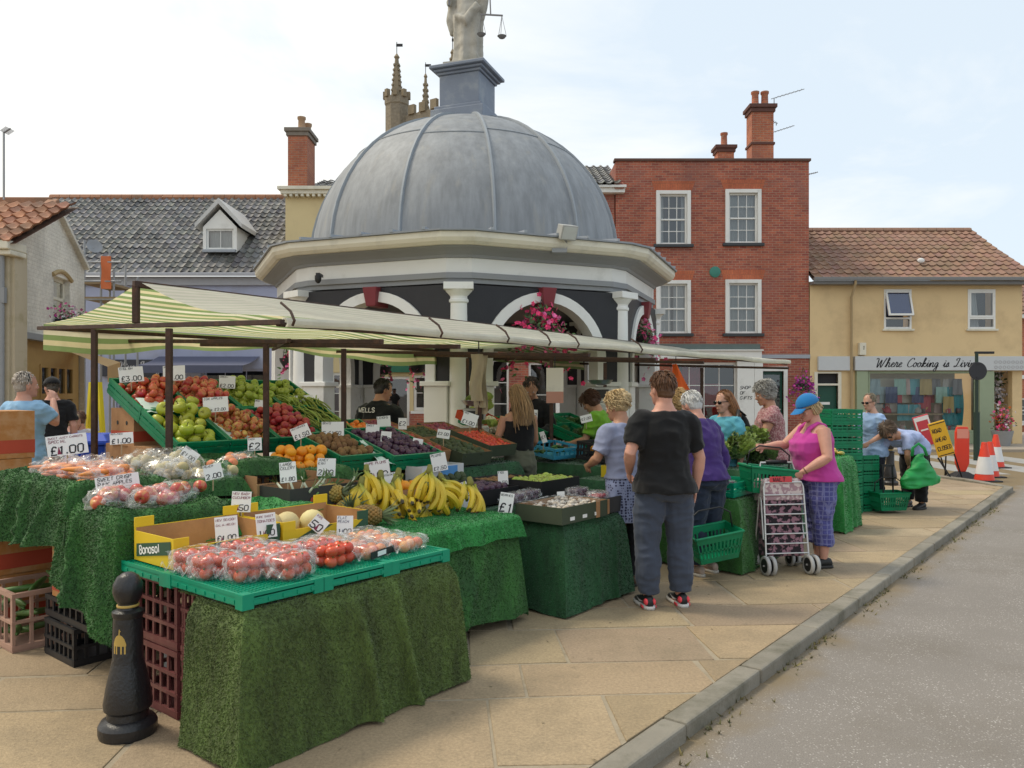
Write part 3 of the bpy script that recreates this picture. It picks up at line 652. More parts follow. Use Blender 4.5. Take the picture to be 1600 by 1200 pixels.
for i, (a, c, b_, d_) in enumerate(wops):
    b = MB(); fw = .06
    for q in ((a, c, a + fw, d_), (b_ - fw, c, b_, d_), (a + fw, d_ - fw, b_ - fw, d_), (a + fw, c, b_ - fw, c + fw), (a + fw, c + .3, b_ - fw, c + .36)): b.b2((q[0], -.02, q[1]), (q[2], .08, q[3]))
    wv = b.build('window', WHITE, cs, bevel=.006)
    MB().add([(a, .04, c), (b_, .04, c), (b_, .04, c + .33), (a, .04, c + .33)], [(0, 1, 2, 3)]).build('pane', GLASS, wv)
    T = TRS(((a + b_) / 2, -.01, d_ - fw), (rad(-17) if i == 0 else 0, 0, 0)); b = MB(); hw = (b_ - a) / 2 - fw + .02; hh = d_ - c - .36 - fw
    for q in ((-hw, -hh, -hw + .055, 0), (hw - .055, -hh, hw, 0), (-hw + .055, -.055, hw - .055, 0), (-hw + .055, -hh, hw - .055, -hh + .055)): b.b2((q[0], -.02, q[1]), (q[2], .03, q[3]), 0, T)
    cm = b.build('casement', WHITE, wv)
    MB().add([T @ V(p) for p in ((-hw, 0, -hh), (hw, 0, -hh), (hw, 0, 0), (-hw, 0, 0))], [(0, 1, 2, 3)]).build('pane', GLASS, wv)
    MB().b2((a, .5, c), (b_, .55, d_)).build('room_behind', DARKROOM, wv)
    if i == 0: MB().add([T @ V(p) for p in ((-hw, .06, -hh), (hw, .06, -hh), (hw, .06, 0), (-hw, .06, 0))], [(0, 1, 2, 3)]).build('blind', BLIND, wv)
    else:
        g = MB(); g.grid(lambda s, q: (a + .1 + .3 * s + .12 * (1 - q) * s, .25 + .03 * math.sin(s * 20), c + (d_ - c) * q), 14, 4); g.build('curtain', CURT, wv, smooth=True)
    MB().b2((a - .06, -.08, c - .06), (b_ + .06, .05, c - .002)).build('sill', CREAMP, wv, bevel=.006)
m = MB(); m.b2((X(1277) - L0, -.1, Z(579)), (X(1327) - L0, .02, Z(557))); m.b2((X(1333) - L0, -.16, Z(579)), (xe + 3, .02, Z(557)))
fs = m.build('fascia_board', mat('pale_grey_fascia', (.55, .57, .58), .55, .04), cs, bevel=.008)
m = MB(); script(m, 'Where Cooking is Living', X(1363) - L0, Z(573.6), .135, Matrix.Translation((0, -.16, 0)), .13, -.004, .3, 0, 1.13); m.build('lettering', INK, fs)
m = MB()
for i in range(8):
    for zz_ in (Z(566), Z(574)): m.lathe([(.035, 0), (.05, 0), (.05, .004), (.035, .004)], 10, M=TRS((X(1551) - L0 + .13 * i, -.163, zz_), (rad(90), 0, 0)), cap=False)
m.build('logo', mat('pale_print', (.42, .42, .43), .7), fs)
m = MB(); m.b2((X(1336) - L0, -.12, 0), (X(1354) - L0, .02, Z(580))); m.b2((X(1527) - L0, -.12, 0), (X(1550) - L0, .02, Z(580))); m.b2((X(1354) - L0, -.1, 0), (X(1527) - L0, .02, .33)); m.build('shopfront_pilaster', SAGE, cs, bevel=.01)
m = MB(); xm = X(1440) - L0; m.b2((sw[0], -.04, sw[3] - .07), (sw[2], .04, sw[3])); m.b2((sw[0], -.04, .33), (sw[2], .04, .42)); m.b2((sw[0], -.04, .42), (sw[0] + .05, .04, sw[3] - .07)); m.b2((sw[2] - .05, -.04, .42), (sw[2], .04, sw[3] - .07))
w_ = m.build('shop_window', SAGE, cs, bevel=.006)
MB().add([(sw[0], 0, sw[1]), (sw[2], 0, sw[1]), (sw[2], 0, sw[3]), (sw[0], 0, sw[3])], [(0, 1, 2, 3)]).build('pane', m_glass('shop_glass', (.97, .98, .97), .02), w_)
SHOPIN = mat('shop_interior', (.62, .63, .54), .9, .2, 2)
m = MB(); m.b2((sw[0] - .1, 1.3, 0), (sw[2] + .1, 1.35, sw[3] + .2)); m.b2((sw[0] - .1, .0, .3), (sw[2] + .1, 1.3, .36)); m.b2((sw[0] - .1, .75, 1.25), (sw[2] - .9, .8, 2.02), 0); m.build('display_back', SHOPIN, cs)
m = MB(); m.b2((gd[0] - .1, -.04, 0), (gd[0], .1, gd[3])); m.b2((gd[2], -.04, 0), (gd[2] + .1, .1, gd[3])); m.b2((gd[0], -.03, gd[3] - .42), (gd[2], .1, gd[3] - .36)); m.b2((gd[0], -.03, gd[3] - .05), (gd[2], .1, gd[3])); m.build('door_frame', CREAMP, cs, bevel=.006)
m = MB(); m.b2((gd[0], .1, 0), (gd[2], .15, gd[3] - .42)); dd = m.build('door', DOORG, cs); MB().b2((gd[0] + .12, .085, 1.2), (gd[0] + .42, .1, 1.28)).build('letter_plate', PAPER, dd)
MB().b2((gd[0], .1, gd[3] - .36), (gd[2], .12, gd[3] - .05)).build('fanlight', DARKROOM, cs)
m = MB(); m.b2((X(1340) - L0, -.16, Z(555)), (X(1350) - L0, 0, Z(536))); ab = m.build('alarm_box', CREAMP, cs, bevel=.01); m = MB(); strokes(m, '1', X(1344) - L0, Z(547), .12, Matrix.Translation((0, -.16, 0)), .16); m.build('lettering', INK, ab)
m = MB(); m.ell((0, 0, 0), (.12, .05, .08), 10, 6); tag(m.build('seagull', PAPER, None, loc=(X(1455), D + .6, ze + .75)), 'small white gull sitting on the brown pantile roof', 'bird')
# goods in the cook shop window
rr = random.Random(21); GC = [(.5, .5, .47), (.12, .42, .5), (.5, .1, .13), (.35, .6, .52), (.55, .42, .15), (.08, .12, .25), (.6, .45, .42), (.2, .2, .2), (.35, .5, .55)]
GM = [mat('shop_goods_%s' % n, c, .5) for n, c in zip(('white', 'teal', 'red', 'mint', 'ochre', 'navy', 'blush', 'slate', 'sky'), GC)]
def mug(h): m = MB(); m.lathe([(h * .38, 0), (h * .45, .01), (h * .45, h), (h * .4, h), (h * .38, .03)], 12); m.tube([(h * .44, 0, h * .8), (h * .75, 0, h * .7), (h * .75, 0, h * .35), (h * .44, 0, h * .25)], .012, 6); return m.mesh('mug', [GM[0]], 40)
def plate(): m = MB(); m.lathe([(.05, 0), (.07, 0), (.14, .025), (.145, .03), (.07, .01), (.0, .01)], 20); return m.mesh('plate', [GM[0]], 40)
def towel(): m = MB(); m.grid(lambda a, q: (.34 * a - .17, .02 * math.sin(a * 9 + 2 * q), -.5 * q), 12, 4); return m.mesh('tea_towel', [GM[0]], True)
def kettle(): m = MB(); m.lathe([(.1, 0), (.12, .02), (.11, .12), (.05, .18), (.02, .2), (.02, .23), (0.005, .23)], 14); m.tube([(.1, 0, .08), (.17, 0, .14), (.2, 0, .16)], [.025, .018, .014], 7); m.tube([(-.08, 0, .16), (-.06, 0, .28), (.06, 0, .28), (.08, 0, .16)], .012, 6); return m.mesh('kettle', [GM[0]], 40)
protos = {}
for nm, fn in (('mug', lambda: mug(.11)), ('plate', plate), ('tea_towel', towel), ('kettle', kettle)):
    for gi, g_ in enumerate(GM): me = fn() if gi == 0 else protos[nm, 0].copy(); me.materials.clear(); me.materials.append(g_); protos[nm, gi] = me
cw = ('white', 'teal', 'red', 'mint', 'ochre', 'navy', 'pink', 'grey', 'sky blue')
SX, SW = L0 + sw[0], sw[2] - sw[0]
for i in range(30):
    gi = rr.randrange(9); o = inst('tea_towel', protos['tea_towel', gi], TRS((SX + .2 + SW * .85 * i / 30, D + rr.uniform(.25, .7), rr.choice((1.75, 2.0, 1.45, 1.2))), (0, 0, rr.uniform(-.3, .3)))); tag(o, 'printed tea towel hanging in the kitchen shop window display', 'tea towel', 'tea towels hung in the kitchen shop window')
for i in range(22):
    gi = rr.randrange(9); o = inst('mug', protos['mug', gi], TRS((SX + .1 + SW * .9 * rr.random(), D + rr.uniform(.2, .6), rr.choice((.37, .37, .93))), (0, 0, rr.uniform(0, 6)), rr.uniform(.9, 1.5))); tag(o, 'coloured mug on the kitchen shop window display shelf', 'mug', 'mugs in the kitchen shop window')
for i in range(14):
    gi = rr.randrange(9); o = inst('plate', protos['plate', gi], TRS((SX + .15 + SW * .85 * rr.random(), D + .64, rr.choice((.55, 1.1, 1.15))), (rad(78), 0, rr.uniform(-.2, .2)), rr.uniform(.9, 1.3))); tag(o, 'round plate stood upright in the kitchen shop window display', 'plate', 'plates in the kitchen shop window')
for i in range(6):
    gi = rr.randrange(9); o = inst('kettle', protos['kettle', gi], TRS((SX + .3 + SW * .85 * i / 6, D + .35, .93 if i % 2 else .37), (0, 0, rr.uniform(0, 6)))); tag(o, 'kettle on the kitchen shop window display shelf', 'kettle', 'kettles in the kitchen shop window')
m = MB(); m.b2((SX + .05, D + .15, .88), (SX + SW - .9, D + .62, .925)); tag(m.build('display_shelf', mat('shelf_wood', (.4, .33, .22), .6)), 'pale display shelf along the kitchen shop window', 'shelf')
m = MB(); m.grid(lambda a, q: (SX + SW - .75 + .55 * a + .1 * math.sin(q * 3) * (a - .5), D + .4 + .05 * math.sin(a * 17 + q), .55 + 1.2 * q), 24, 6); tag(m.build('apron', mat('teal_cloth', (.05, .36, .42), .85), None, True), 'long teal apron hanging at the right of the kitchen shop window', 'apron')
# brick building far right beyond the passage
fb = thing('brick_cottage', 'orange brick building glimpsed at the right edge behind flowers', 'building', (X(1562, 31), 31, 0)); L0 = fb.location.x
wo = (X(1590, 31) - L0, Z(661, 31), X(1612, 31) - L0, Z(622, 31))
m = MB(); wall(m, 0, 5, 0, 4.5, 0, [wo], .2); shell(m, 0, 5, 0, 6, 0, 4.5); m.build('wall', BRICK2, fb); sash(fb, *wo, 0, 3, 3, WHITE, .07, WHITE, NET)
m = MB(); m.b2((0, -.05, Z(592, 31)), (5, .02, Z(586, 31))); m.build('string_course', WHITE, fb); m = MB(); m.b2((-.2, -.3, 4.5), (5, .1, 4.65)); m.build('eaves', WHITE, fb)
m = MB(); pantiles(m, (-.2, -.3, 4.66), (1, 0, 0), (0, 3, 2), 5.2, 3.6, seed=2); m.build('roof', PANTB, fb, smooth=45)
# ------------------------------------------------------------------ lavender house with dormer
lh = thing('lavender_house', 'lavender painted house with long dark pantile roof and dormer', 'house', (X(446), D, 0)); L0 = lh.location.x
xa = -9.6; ze = Z(432)
lw = [(-2.6, .3, -.5, 2.3), (-5.2, .3, -3.1, 2.3)]
m = MB(); wall(m, xa, 0, 0, ze, 0, lw, .2); shell(m, xa, 0, 0, 8, 0, ze); m.build('wall', LAV, lh)
for q in lw: sash(lh, *q, 0, 3, 2, mat('lilac_frame', (.4, .42, .55), .5), .07, None, None, 'shop_window', half=False)
m = MB(); pantiles(m, (xa, -.3, ze + .08), (1, 0, 0), (0, 4.3, 3.32), -xa, 5.45, .235, .32, .032, seed=1, lo=.55, hi=1.5); m.build('roof', PANTD, lh, smooth=45)
m = MB()
for i in range(26): a = xa + i * -xa / 26; m.tube([(a, 4.05, ze + 3.42), (a - xa / 26 - .012, 4.05, ze + 3.42)], .13, 8)
m.build('ridge_tiles', PANTR, lh, smooth=45)
m = MB(); m.b2((xa, -.12, ze - .28), (0, .02, ze - .02)); m.b2((xa, -.4, ze - .02), (0, -.28, ze + .07)); m.build('gutter', mat('grey_lilac_trim', (.42, .43, .47), .6), lh, bevel=.01)
dx0, dx1 = X(308) - L0, X(362) - L0; dz0, dz1 = Z(390), Z(350); dy = .45
m = MB(); wall(m, dx0, dx1, dz0, dz1, dy, [(dx0 + .1, dz0 + .08, dx1 - .1, dz1 - .05)], .1); m.add([(dx0, dy, dz1), (dx1, dy, dz1), ((dx0 + dx1) / 2, dy, Z(322))], [(0, 1, 2)])
for xx in (dx0, dx1): m.add([(xx, dy, dz0), (xx, dy + 1.6, dz1), (xx, dy, dz1)], [(0, 1, 2)])
dm = m.build('dormer', WHITE, lh)
cx_ = (dx0 + dx1) / 2; m = MB(); zt = Z(314)
for sgn in (-1, 1):
    e = (cx_ + sgn * ((dx1 - dx0) / 2 + .2), dz1 - .05); m.loft([[(cx_, dy - .15, zt), (e[0], dy - .15, e[1]), (e[0], dy - .15, e[1] + .14), (cx_, dy - .15, zt + .17)], [(cx_, dy + 2.2, zt), (e[0], dy + 1.7, e[1]), (e[0], dy + 1.7, e[1] + .14), (cx_, dy + 2.2, zt + .17)]])
m.build('dormer_roof', mat('pale_bargeboard', (.55, .55, .54), .6), lh)
sash(lh, dx0 + .1, dz0 + .08, dx1 - .1, dz1 - .05, dy, 2, 1, WHITE, .06, LEADF, CURT, 'dormer_window', half=False)
m = MB(); m.b2((X(160) - L0, -.12, Z(588)), (X(252) - L0, .02, Z(562))); sg = m.build('shop_sign', mat('dark_slate_board', (.04, .045, .06), .5), lh)
m = MB(); script(m, 'Olive Lounge'.replace('O', 'O'), X(182) - L0, Z(579), .14, Matrix.Translation((0, -.12, 0)), .14); m.build('lettering', mat('pale_lettering', (.45, .45, .47), .7), sg)
aw = MB(); AWG = mat('slate_blue_awning_cloth', (.1, .11, .17), .8, .1)
aw.grid(lambda a, q: (X(248) - L0 + 3.1 * a, -1.5 * q, Z(557) - .32 * q - .05 * math.sin(PI * q)), 12, 6); aw.grid(lambda a, q: (X(248) - L0 + 3.1 * a, -1.5 - .01 * q, Z(557) - .32 - .22 * q), 12, 1)
tag(aw.build('shop_awning', AWG), 'dark slate blue awning on the lavender shop behind the apples', 'awning').location = lh.location
# ------------------------------------------------------------------ yellow house with brick chimney
yh = thing('yellow_house', 'pale yellow rendered house with brick chimney behind the dome', 'house', (X(446, 25), 25, 0)); L0 = yh.location.x
d5 = 25; xb = X(700, 25) - L0
yw = [(X(517, 25) - L0, .3, X(572, 25) - L0, Z(582, 25)), (X(598, 25) - L0, .02, X(640, 25) - L0, Z(588, 25)), (X(646, 25) - L0, Z(642, 25), X(668, 25) - L0, Z(586, 25))]
m = MB(); wall(m, 0, xb, 0, Z(305, 25), 0, yw, .2); shell(m, 0, xb, 0, 8, 0, Z(305, 25)); m.build('wall', YEL, yh)
m = MB(); m.b2((-.1, -.22, Z(305, 25)), (xb, .05, Z(299, 25))); m.b2((-.18, -.3, Z(299, 25)), (xb, .1, Z(294, 25)))
for i in range(30): m.b2((i * .18, -.2, Z(309, 25)), (i * .18 + .09, 0, Z(305, 25)))
m.build('cornice', CREAMP, yh, bevel=.008)
m = MB(); pantiles(m, (.55, .0, Z(296, 25)), (1, 0, 0), (0, 3, 1.1), xb - .5, 3.2, .26, .3, .02, seed=12, lo=.5, hi=1.5, ns=4); m.build('roof', PANTD, yh, smooth=45)
chimney(yh, .33, .7, Z(296, 25), Z(208, 25.7), .62, 1.0, BRICK2, 1, mat('weathered_stone_cap', (.22, .19, .16), .9, .3), mat('buff_pot', (.4, .26, .16), .8), bands=False)
MB().lathe([(.12, 0), (.14, .06), (.11, .1), (.1, .3), (.13, .36), (.13, .42), (.09, .42)], 12, (.45, 1.05, Z(208, 25.7))).build('chimney_pot', mat('buff_pot', (.4, .26, .16)), yh, smooth=40)
PURP = mat('aubergine_paint', (.1, .045, .085), .6)
sash(yh, *yw[0], 0, 2, 3, WHITE, .09, None, PURP, 'shop_window', half=False); sash(yh, *yw[1], 0, 1, 1, WHITE, .09, None, None, 'glass_door', half=False); sash(yh, *yw[2], 0, 1, 2, WHITE, .09, WHITE, None, 'shop_window', half=False)
GSH = mat('shop_green_paint', (.02, .13, .075), .5)
m = MB(); m.b2((X(588, 25) - L0, -.15, Z(582, 25)), (xb - .05, .02, Z(566, 25))); m.b2((X(672, 25) - L0, -.1, 0), (X(690, 25) - L0, .02, Z(586, 25))); m.build('shopfront_board', GSH, yh, bevel=.01)
m = MB(); m.b2((X(640, 25) - L0, -.08, 0), (X(672, 25) - L0, .03, Z(643, 25))); m.build('brick_plinth', BRICK, yh)
m = MB(); m.b2((X(575, 25) - L0, -.12, 0), (X(588, 25) - L0, .02, Z(560, 25))); m.b2((X(500, 25) - L0, -.12, 0), (X(514, 25) - L0, .02, Z(560, 25))); m.build('white_pilaster', WHITE, yh, bevel=.01)
# the advertising panel and stationery shop seen through the arches
ap = thing('shop_poster', 'large white shop poster with grey lettering seen through the arch', 'poster', (X(868), 23.75, 0)); L0 = ap.location.x
m = MB(); m.b2((0, -.03, .9), (X(925) - L0, .03, Z(575))); m.build('board', PAPER, ap); m = MB(); strokes(m, 'CAV', X(873) - L0, Z(616), .32, Matrix.Translation((0, -.03, 0)), .1, 0, 0); m.build('lettering', INKB, ap)
m = MB()
for r0 in (.3, .2, .1): m.lathe([(r0, 0), (r0 + .035, 0), (r0 + .035, .006), (r0, .006)], 24, M=TRS((X(893) - L0, -.033, Z(590)), (rad(90), 0, 0)), cap=False)
m.b2((X(880) - L0, -.034, Z(632)), (X(922) - L0, -.031, Z(624))); m.build('emblem', mat('pink_print', (.6, .13, .22), .6), ap)
# ------------------------------------------------------------------ white gable house on the left
gh = thing('white_gable_house', 'white painted brick gable house with red pantile roof and flower box', 'house', (-9.1, 14.2, 0))
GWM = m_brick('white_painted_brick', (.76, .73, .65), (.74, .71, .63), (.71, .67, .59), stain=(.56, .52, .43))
e0 = V((0, 0)); e1 = V((-.62, 3.55)); zb, ze, za = 2.72, 4.38, 5.42
def G(s, z, o=0): p = e0.lerp(e1, s); n = V((e1.y, -e1.x)).normalized(); return (p.x + n.x * o, p.y + n.y * o, z)
m = MB(); wx0, wx1, wz0, wz1 = .52, .76, 3.12, 4.0
xs = [0, wx0, wx1, 1]
def top(s): return ze + (za - ze) * (1 - abs(s - .5) * 2)
def pan(a, b_, z0, z1a, z1b): m.add([G(a, z0), G(b_, z0), G(b_, z1b), G(a, z1a)], [(0, 1, 2, 3)])
pan(0, .5, zb, top(0), top(.5)) if False else None
pan(0, wx0, zb, top(0), top(.5)); pan(wx0, wx1, zb, wz0, wz0); pan(wx0, wx1, wz1, top(wx0), top(wx1)); pan(wx1, 1, zb, top(wx1), top(1))
for a, b_, z0, z1 in ((wx0, wx0, wz0, wz1), (wx1, wx1, wz0, wz1)): m.add([G(a, z0), G(a, z1), G(a, z1, -.18), G(a, z0, -.18)], [(0, 1, 2, 3)])
m.add([G(wx0, wz1), G(wx1, wz1), G(wx1, wz1, -.18), G(wx0, wz1, -.18)], [(0, 1, 2, 3)]); m.add([G(wx0, wz0), G(wx0, wz0, -.18), G(wx1, wz0, -.18), G(wx1, wz0)], [(0, 1, 2, 3)])
m.add([(0, 0, 0), (-9, 0, 0), (-9, 0, ze), (0, 0, ze)], [(0, 3, 2, 1)]); m.add([G(1, 0), (-9, 3.6, 0), (-9, 3.6, ze), G(1, ze)], [(0, 1, 2, 3)])
m.add([G(0, zb), (-9, 0, zb), (-9, 3.5, zb), G(1, zb)], [(0, 1, 2, 3)])
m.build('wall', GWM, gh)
m = MB()
for a, b_, z0, z1 in ((wx0, wx0 + .025, wz0, wz1), (wx1 - .025, wx1, wz0, wz1), (wx0, wx1, wz1 - .08, wz1), (wx0, wx1, wz0, wz0 + .08), (wx0, wx1, 3.53, 3.59)):
    m.loft([[G(a, z0, -.1), G(b_, z0, -.1), G(b_, z0, -.16), G(a, z0, -.16)], [G(a, z1, -.1), G(b_, z1, -.1), G(b_, z1, -.16), G(a, z1, -.16)]])
w_ = m.build('window', CREAMP, gh); MB().add([G(wx0, wz0, -.13), G(wx1, wz0, -.13), G(wx1, wz1, -.13), G(wx0, wz1, -.13)], [(0, 1, 2, 3)]).build('pane', GLASS, w_)
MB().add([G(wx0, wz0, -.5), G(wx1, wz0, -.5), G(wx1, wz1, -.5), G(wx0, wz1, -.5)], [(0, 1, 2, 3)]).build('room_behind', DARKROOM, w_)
m = MB(); ap_ = [G(wx0 - .02 + (wx1 - wx0 + .04) * i / 10, wz1 + .13 * math.sin(PI * i / 10) + .0, .01) for i in range(11)]; m.tube(ap_, .05, 6); m.build('window_arch', mat('buff_brick_arch', (.45, .34, .18), .9), gh)
xd, n_ = V((-1, 0, 0)), None
m = MB(); pantiles(m, (-8, -.3, ze - .17), (1, 0, 0), (.0, 1.82, za - ze + .1), 8.05, 2.1, .25, .33, .034, seed=6); m.build('roof', PANTR, gh, smooth=45)
m = MB(); q0, q1, q2 = V(G(0, ze + .02, .05)), V(G(.5, za + .06, .05)), V(G(1, ze + .02, .05)); q0.y -= .2; q0.z -= .1
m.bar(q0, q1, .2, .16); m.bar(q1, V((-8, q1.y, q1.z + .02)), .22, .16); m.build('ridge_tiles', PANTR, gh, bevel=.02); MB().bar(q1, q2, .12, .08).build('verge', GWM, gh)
OCH = mat('ochre_paint', (.42, .27, .1), .6, .1); OCD = mat('dark_doorway', (.03, .024, .022), .8)
gs = [(.1, 0, .24, 2.05), (.42, .75, .9, 2.1)]
m = MB()
def shopw(a, b_, z0, z1): m.add([G(a, z0, -.12), G(b_, z0, -.12), G(b_, z1, -.12), G(a, z1, -.12)], [(0, 1, 2, 3)])
shopw(0, .1, 0, zb); shopw(.1, .26, 2.05, zb); shopw(.26, .42, 0, zb); shopw(.42, .9, 2.15, zb); shopw(.42, .9, 0, .75); shopw(.9, 1, 0, zb); m.build('shopfront', OCH, gh)
m = MB(); m.loft([[G(0, zb - .12, .08), G(1, zb - .12, .08), G(1, zb - .12, -.1), G(0, zb - .12, -.1)], [G(0, zb, .08), G(1, zb, .08), G(1, zb, -.1), G(0, zb, -.1)]]); m.build('jetty_beam', GREYP, gh)
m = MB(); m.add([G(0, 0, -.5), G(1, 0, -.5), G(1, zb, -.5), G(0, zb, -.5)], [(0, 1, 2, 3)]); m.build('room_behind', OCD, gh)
m = MB()
for i in range(4):
    for z0, z1 in ((.75, 1.5), (1.5, 2.15)):
        a, b_ = .42 + .12 * i, .54 + .12 * i
        for q in ((a, a + .016, z0, z1), (b_ - .016, b_, z0, z1), (a + .016, b_ - .016, z0, z0 + .06), (a + .016, b_ - .016, z1 - .06, z1)): m.loft([[G(q[0], q[2], -.1), G(q[1], q[2], -.1), G(q[1], q[2], -.16), G(q[0], q[2], -.16)], [G(q[0], q[3], -.1), G(q[1], q[3], -.1), G(q[1], q[3], -.16), G(q[0], q[3], -.16)]])
w_ = m.build('shop_window', OCH, gh); MB().add([G(.42, .75, -.14), G(.9, .75, -.14), G(.9, 2.15, -.14), G(.42, 2.15, -.14)], [(0, 1, 2, 3)]).build('pane', GLASS, w_)
# flower box
def flowers(par, c, r, n, cols, seed=0, leaf=True, drop=.0, sz=.035, kinds=1):
    rr = random.Random(seed); lm = MB(); fm = [MB() for _ in cols]
    for i in range(n * (2 if leaf else 1)):
        d = V((rr.gauss(0, .42), rr.gauss(0, .42), rr.gauss(0, .42))); p = V(c) + V((d.x * r[0], d.y * r[1], d.z * r[2] - drop * (d.x * d.x + d.y * d.y)))
        if leaf and i % 2:
            a = V((rr.gauss(0, 1), rr.gauss(0, 1), rr.gauss(0, .6))).normalized(); e = a.orthogonal().normalized() * sz * .6; a *= sz * 1.5
            lm.add([p - a * .5, p + e, p + a, p - e], [(0, 1, 2, 3)], 0, None, rr.uniform(.5, 1.4))
        else:
            q = p + (p - V(c)).normalized() * r[0] * .12; m_ = fm[rr.randrange(len(cols))]; ax = V((rr.gauss(0, 1), rr.gauss(0, 1) - .7, rr.gauss(0, 1) + .5)).normalized(); e = ax.orthogonal().normalized(); f_ = ax.cross(e)
            for k in range(5):
                an = k * 2 * PI / 5; d1 = e * math.cos(an) + f_ * math.sin(an); d2 = e * math.cos(an + .6) + f_ * math.sin(an + .6); d3 = e * math.cos(an - .6) + f_ * math.sin(an - .6)
                m_.add([q, q + (d2 * .75 + ax * .2) * sz, q + (d1 + ax * .1) * sz, q + (d3 * .75 + ax * .2) * sz], [(0, 1, 2, 3)], 0, None, rr.uniform(.6, 1.3))
    if leaf: lm.build('foliage', turf_mat('basket_leaf', (.035, .09, .02), (.07, .15, .035)), par)
    for m_, (nm, cc) in zip(fm, cols):
        if m_.v:
            if nm not in MATS: MATS[nm] = turf_mat(nm, tuple(x * .8 for x in cc), cc)
            m_.build('blossom', MATS[nm], par)
PINK = ('magenta_petal', (.6, .04, .32)); PINK2 = ('pink_petal', (.85, .16, .4)); WHF = ('white_petal', (.8, .75, .78)); REDP = ('rose_petal', (.88, .05, .2)); ORF = ('orange_petal', (.7, .18, .03))
fx = V(G(.64, 3.0, .15)) + gh.location
fb_ = thing('window_box', 'dark window box of pink and white flowers under the gable window', 'planter', fx); m = MB(); m.box((0, 0, 0), (.22, .95, .2), math.atan2(.62, 3.55)); m.build('trough', DARKP, fb_)
flowers(fb_, (0, 0, .18), (.3, .62, .22), 130, [PINK, PINK2, WHF], 3)
# cream corner pier at the picture's left edge
cp = thing('cream_corner_building', 'cream stuccoed building corner at the left edge', 'building', (X(25, 13.2), 13.2, 0)); m = MB()
m.b2((-4, 0, 0), (-.12, .5, Z(388, 13.2))); m.b2((-.12, .06, 0), (-.06, .3, Z(388, 13.2))); m.build('wall', mat('cream_stucco', (.50, .43, .31), .85, .1, 2, .2, 40, dirt=(.38, .32, .2)), cp)
m = MB(); m.b2((-4.1, -.15, Z(400, 13.2)), (.0, .3, Z(392, 13.2))); m.b2((-4.1, -.22, Z(392, 13.2)), (.0, .3, Z(378, 13.2))); m.build('cornice', CREAMP, cp, bevel=.02)
m = MB(); m.tube([(-.2, -.06, Z(400, 13.2)), (-.2, -.06, 0)], .04, 8); m.b2((-.26, -.1, Z(474, 13.2)), (-.14, -.02, Z(450, 13.2))); m.build('downpipe', GREYP, cp)
m = MB(); pantiles(m, (-4.1, -.2, Z(378, 13.2)), (1, 0, 0), (0, 1, .55), 4.2, 2.2, seed=8); m.build('roof', PANTR, cp, smooth=45)
aerial(X(6, 13.8), 13.8, Z(312, 13.8), 'tv_aerial', 'tall grey aerial mast above the red pantiles at far left', .12, .06, 1.2)
# cafe awning, scaffold, dish
CAW = mat('apricot_awning_cloth', (.62, .42, .2), .85, .07, trans=.25)
ca = MB(); p0, p1 = pd(128, 556, 15.6), pd(118, 549, 18.2); ca.grid(lambda a, q: V(pd(112, 551, 15.2)).lerp(pd(118, 545, 17.6), a).lerp(V(pd(168, 573, 14.7)).lerp(pd(188, 566, 17.0), a), q), 8, 5); ca.grid(lambda a, q: V(pd(168, 573, 14.7)).lerp(pd(188, 566, 17.0), a) - V((0, 0, .3 * q)), 8, 1)
oa = tag(ca.build('cafe_awning', CAW), 'apricot cafe awning over the seated customers', 'awning')
sc = thing('scaffold', 'short grey scaffold tower with orange sheeting behind the white gable', 'scaffold', (X(150, 19), 19, 0)); L0 = sc.location.x
m = MB()
for xx in (132, 158, 178):
    for yy in (0, 1.2): m.tube([(X(xx, 19) - L0, yy, 0), (X(xx, 19) - L0, yy, Z(375 + (xx - 132), 19))], .027, 7)
for z_ in (Z(468, 19), Z(440, 19), Z(410, 19)): m.tube([(X(128, 19) - L0, -.03, z_), (X(190, 19) - L0, -.03, z_)], .027, 7)
m.build('pole', mat('galvanised_tube', (.33, .34, .35), .5, .2, metal=.5), sc, smooth=40); m = MB(); m.b2((X(130, 19) - L0, -.05, Z(464, 19)), (X(185, 19) - L0, 1.2, Z(468, 19))); m.b2((X(130, 19) - L0, -.05, Z(440, 19)), (X(168, 19) - L0, 1.2, Z(444, 19))); m.build('board', mat('scaffold_board', (.3, .22, .13), .9), sc)
m = MB(); m.grid(lambda a, q: (X(160, 19) - L0 + .24 * a, -.06 - .02 * math.sin(9 * q + 4 * a), Z(452, 19) + .8 * q), 6, 8); m.build('orange_sheet', mat('orange_tarp', (.65, .17, .06), .7, .15), sc, True)
sdish = thing('satellite_dish', 'round grey satellite dish beside the white gable', 'satellite dish', pd(147, 386, 17.9)); sdish.scale = (.6, .6, .6); m = MB(); m.lathe([(.02, 0), (.15, .02), (.27, .08), (.28, .08), (.15, .0), (.02, -.02)], 20, M=TRS((0, 0, 0), (rad(70), 0, rad(40)))); m.build('dish', mat('grey_dish', (.3, .31, .33), .5), sdish, smooth=40); m = MB(); m.bar((0, 0, 0), (.15, -.3, -.1), .02); m.bar((0, 0, 0), (-.3, .3, -.2), .04); m.build('arm', GREYP, sdish)
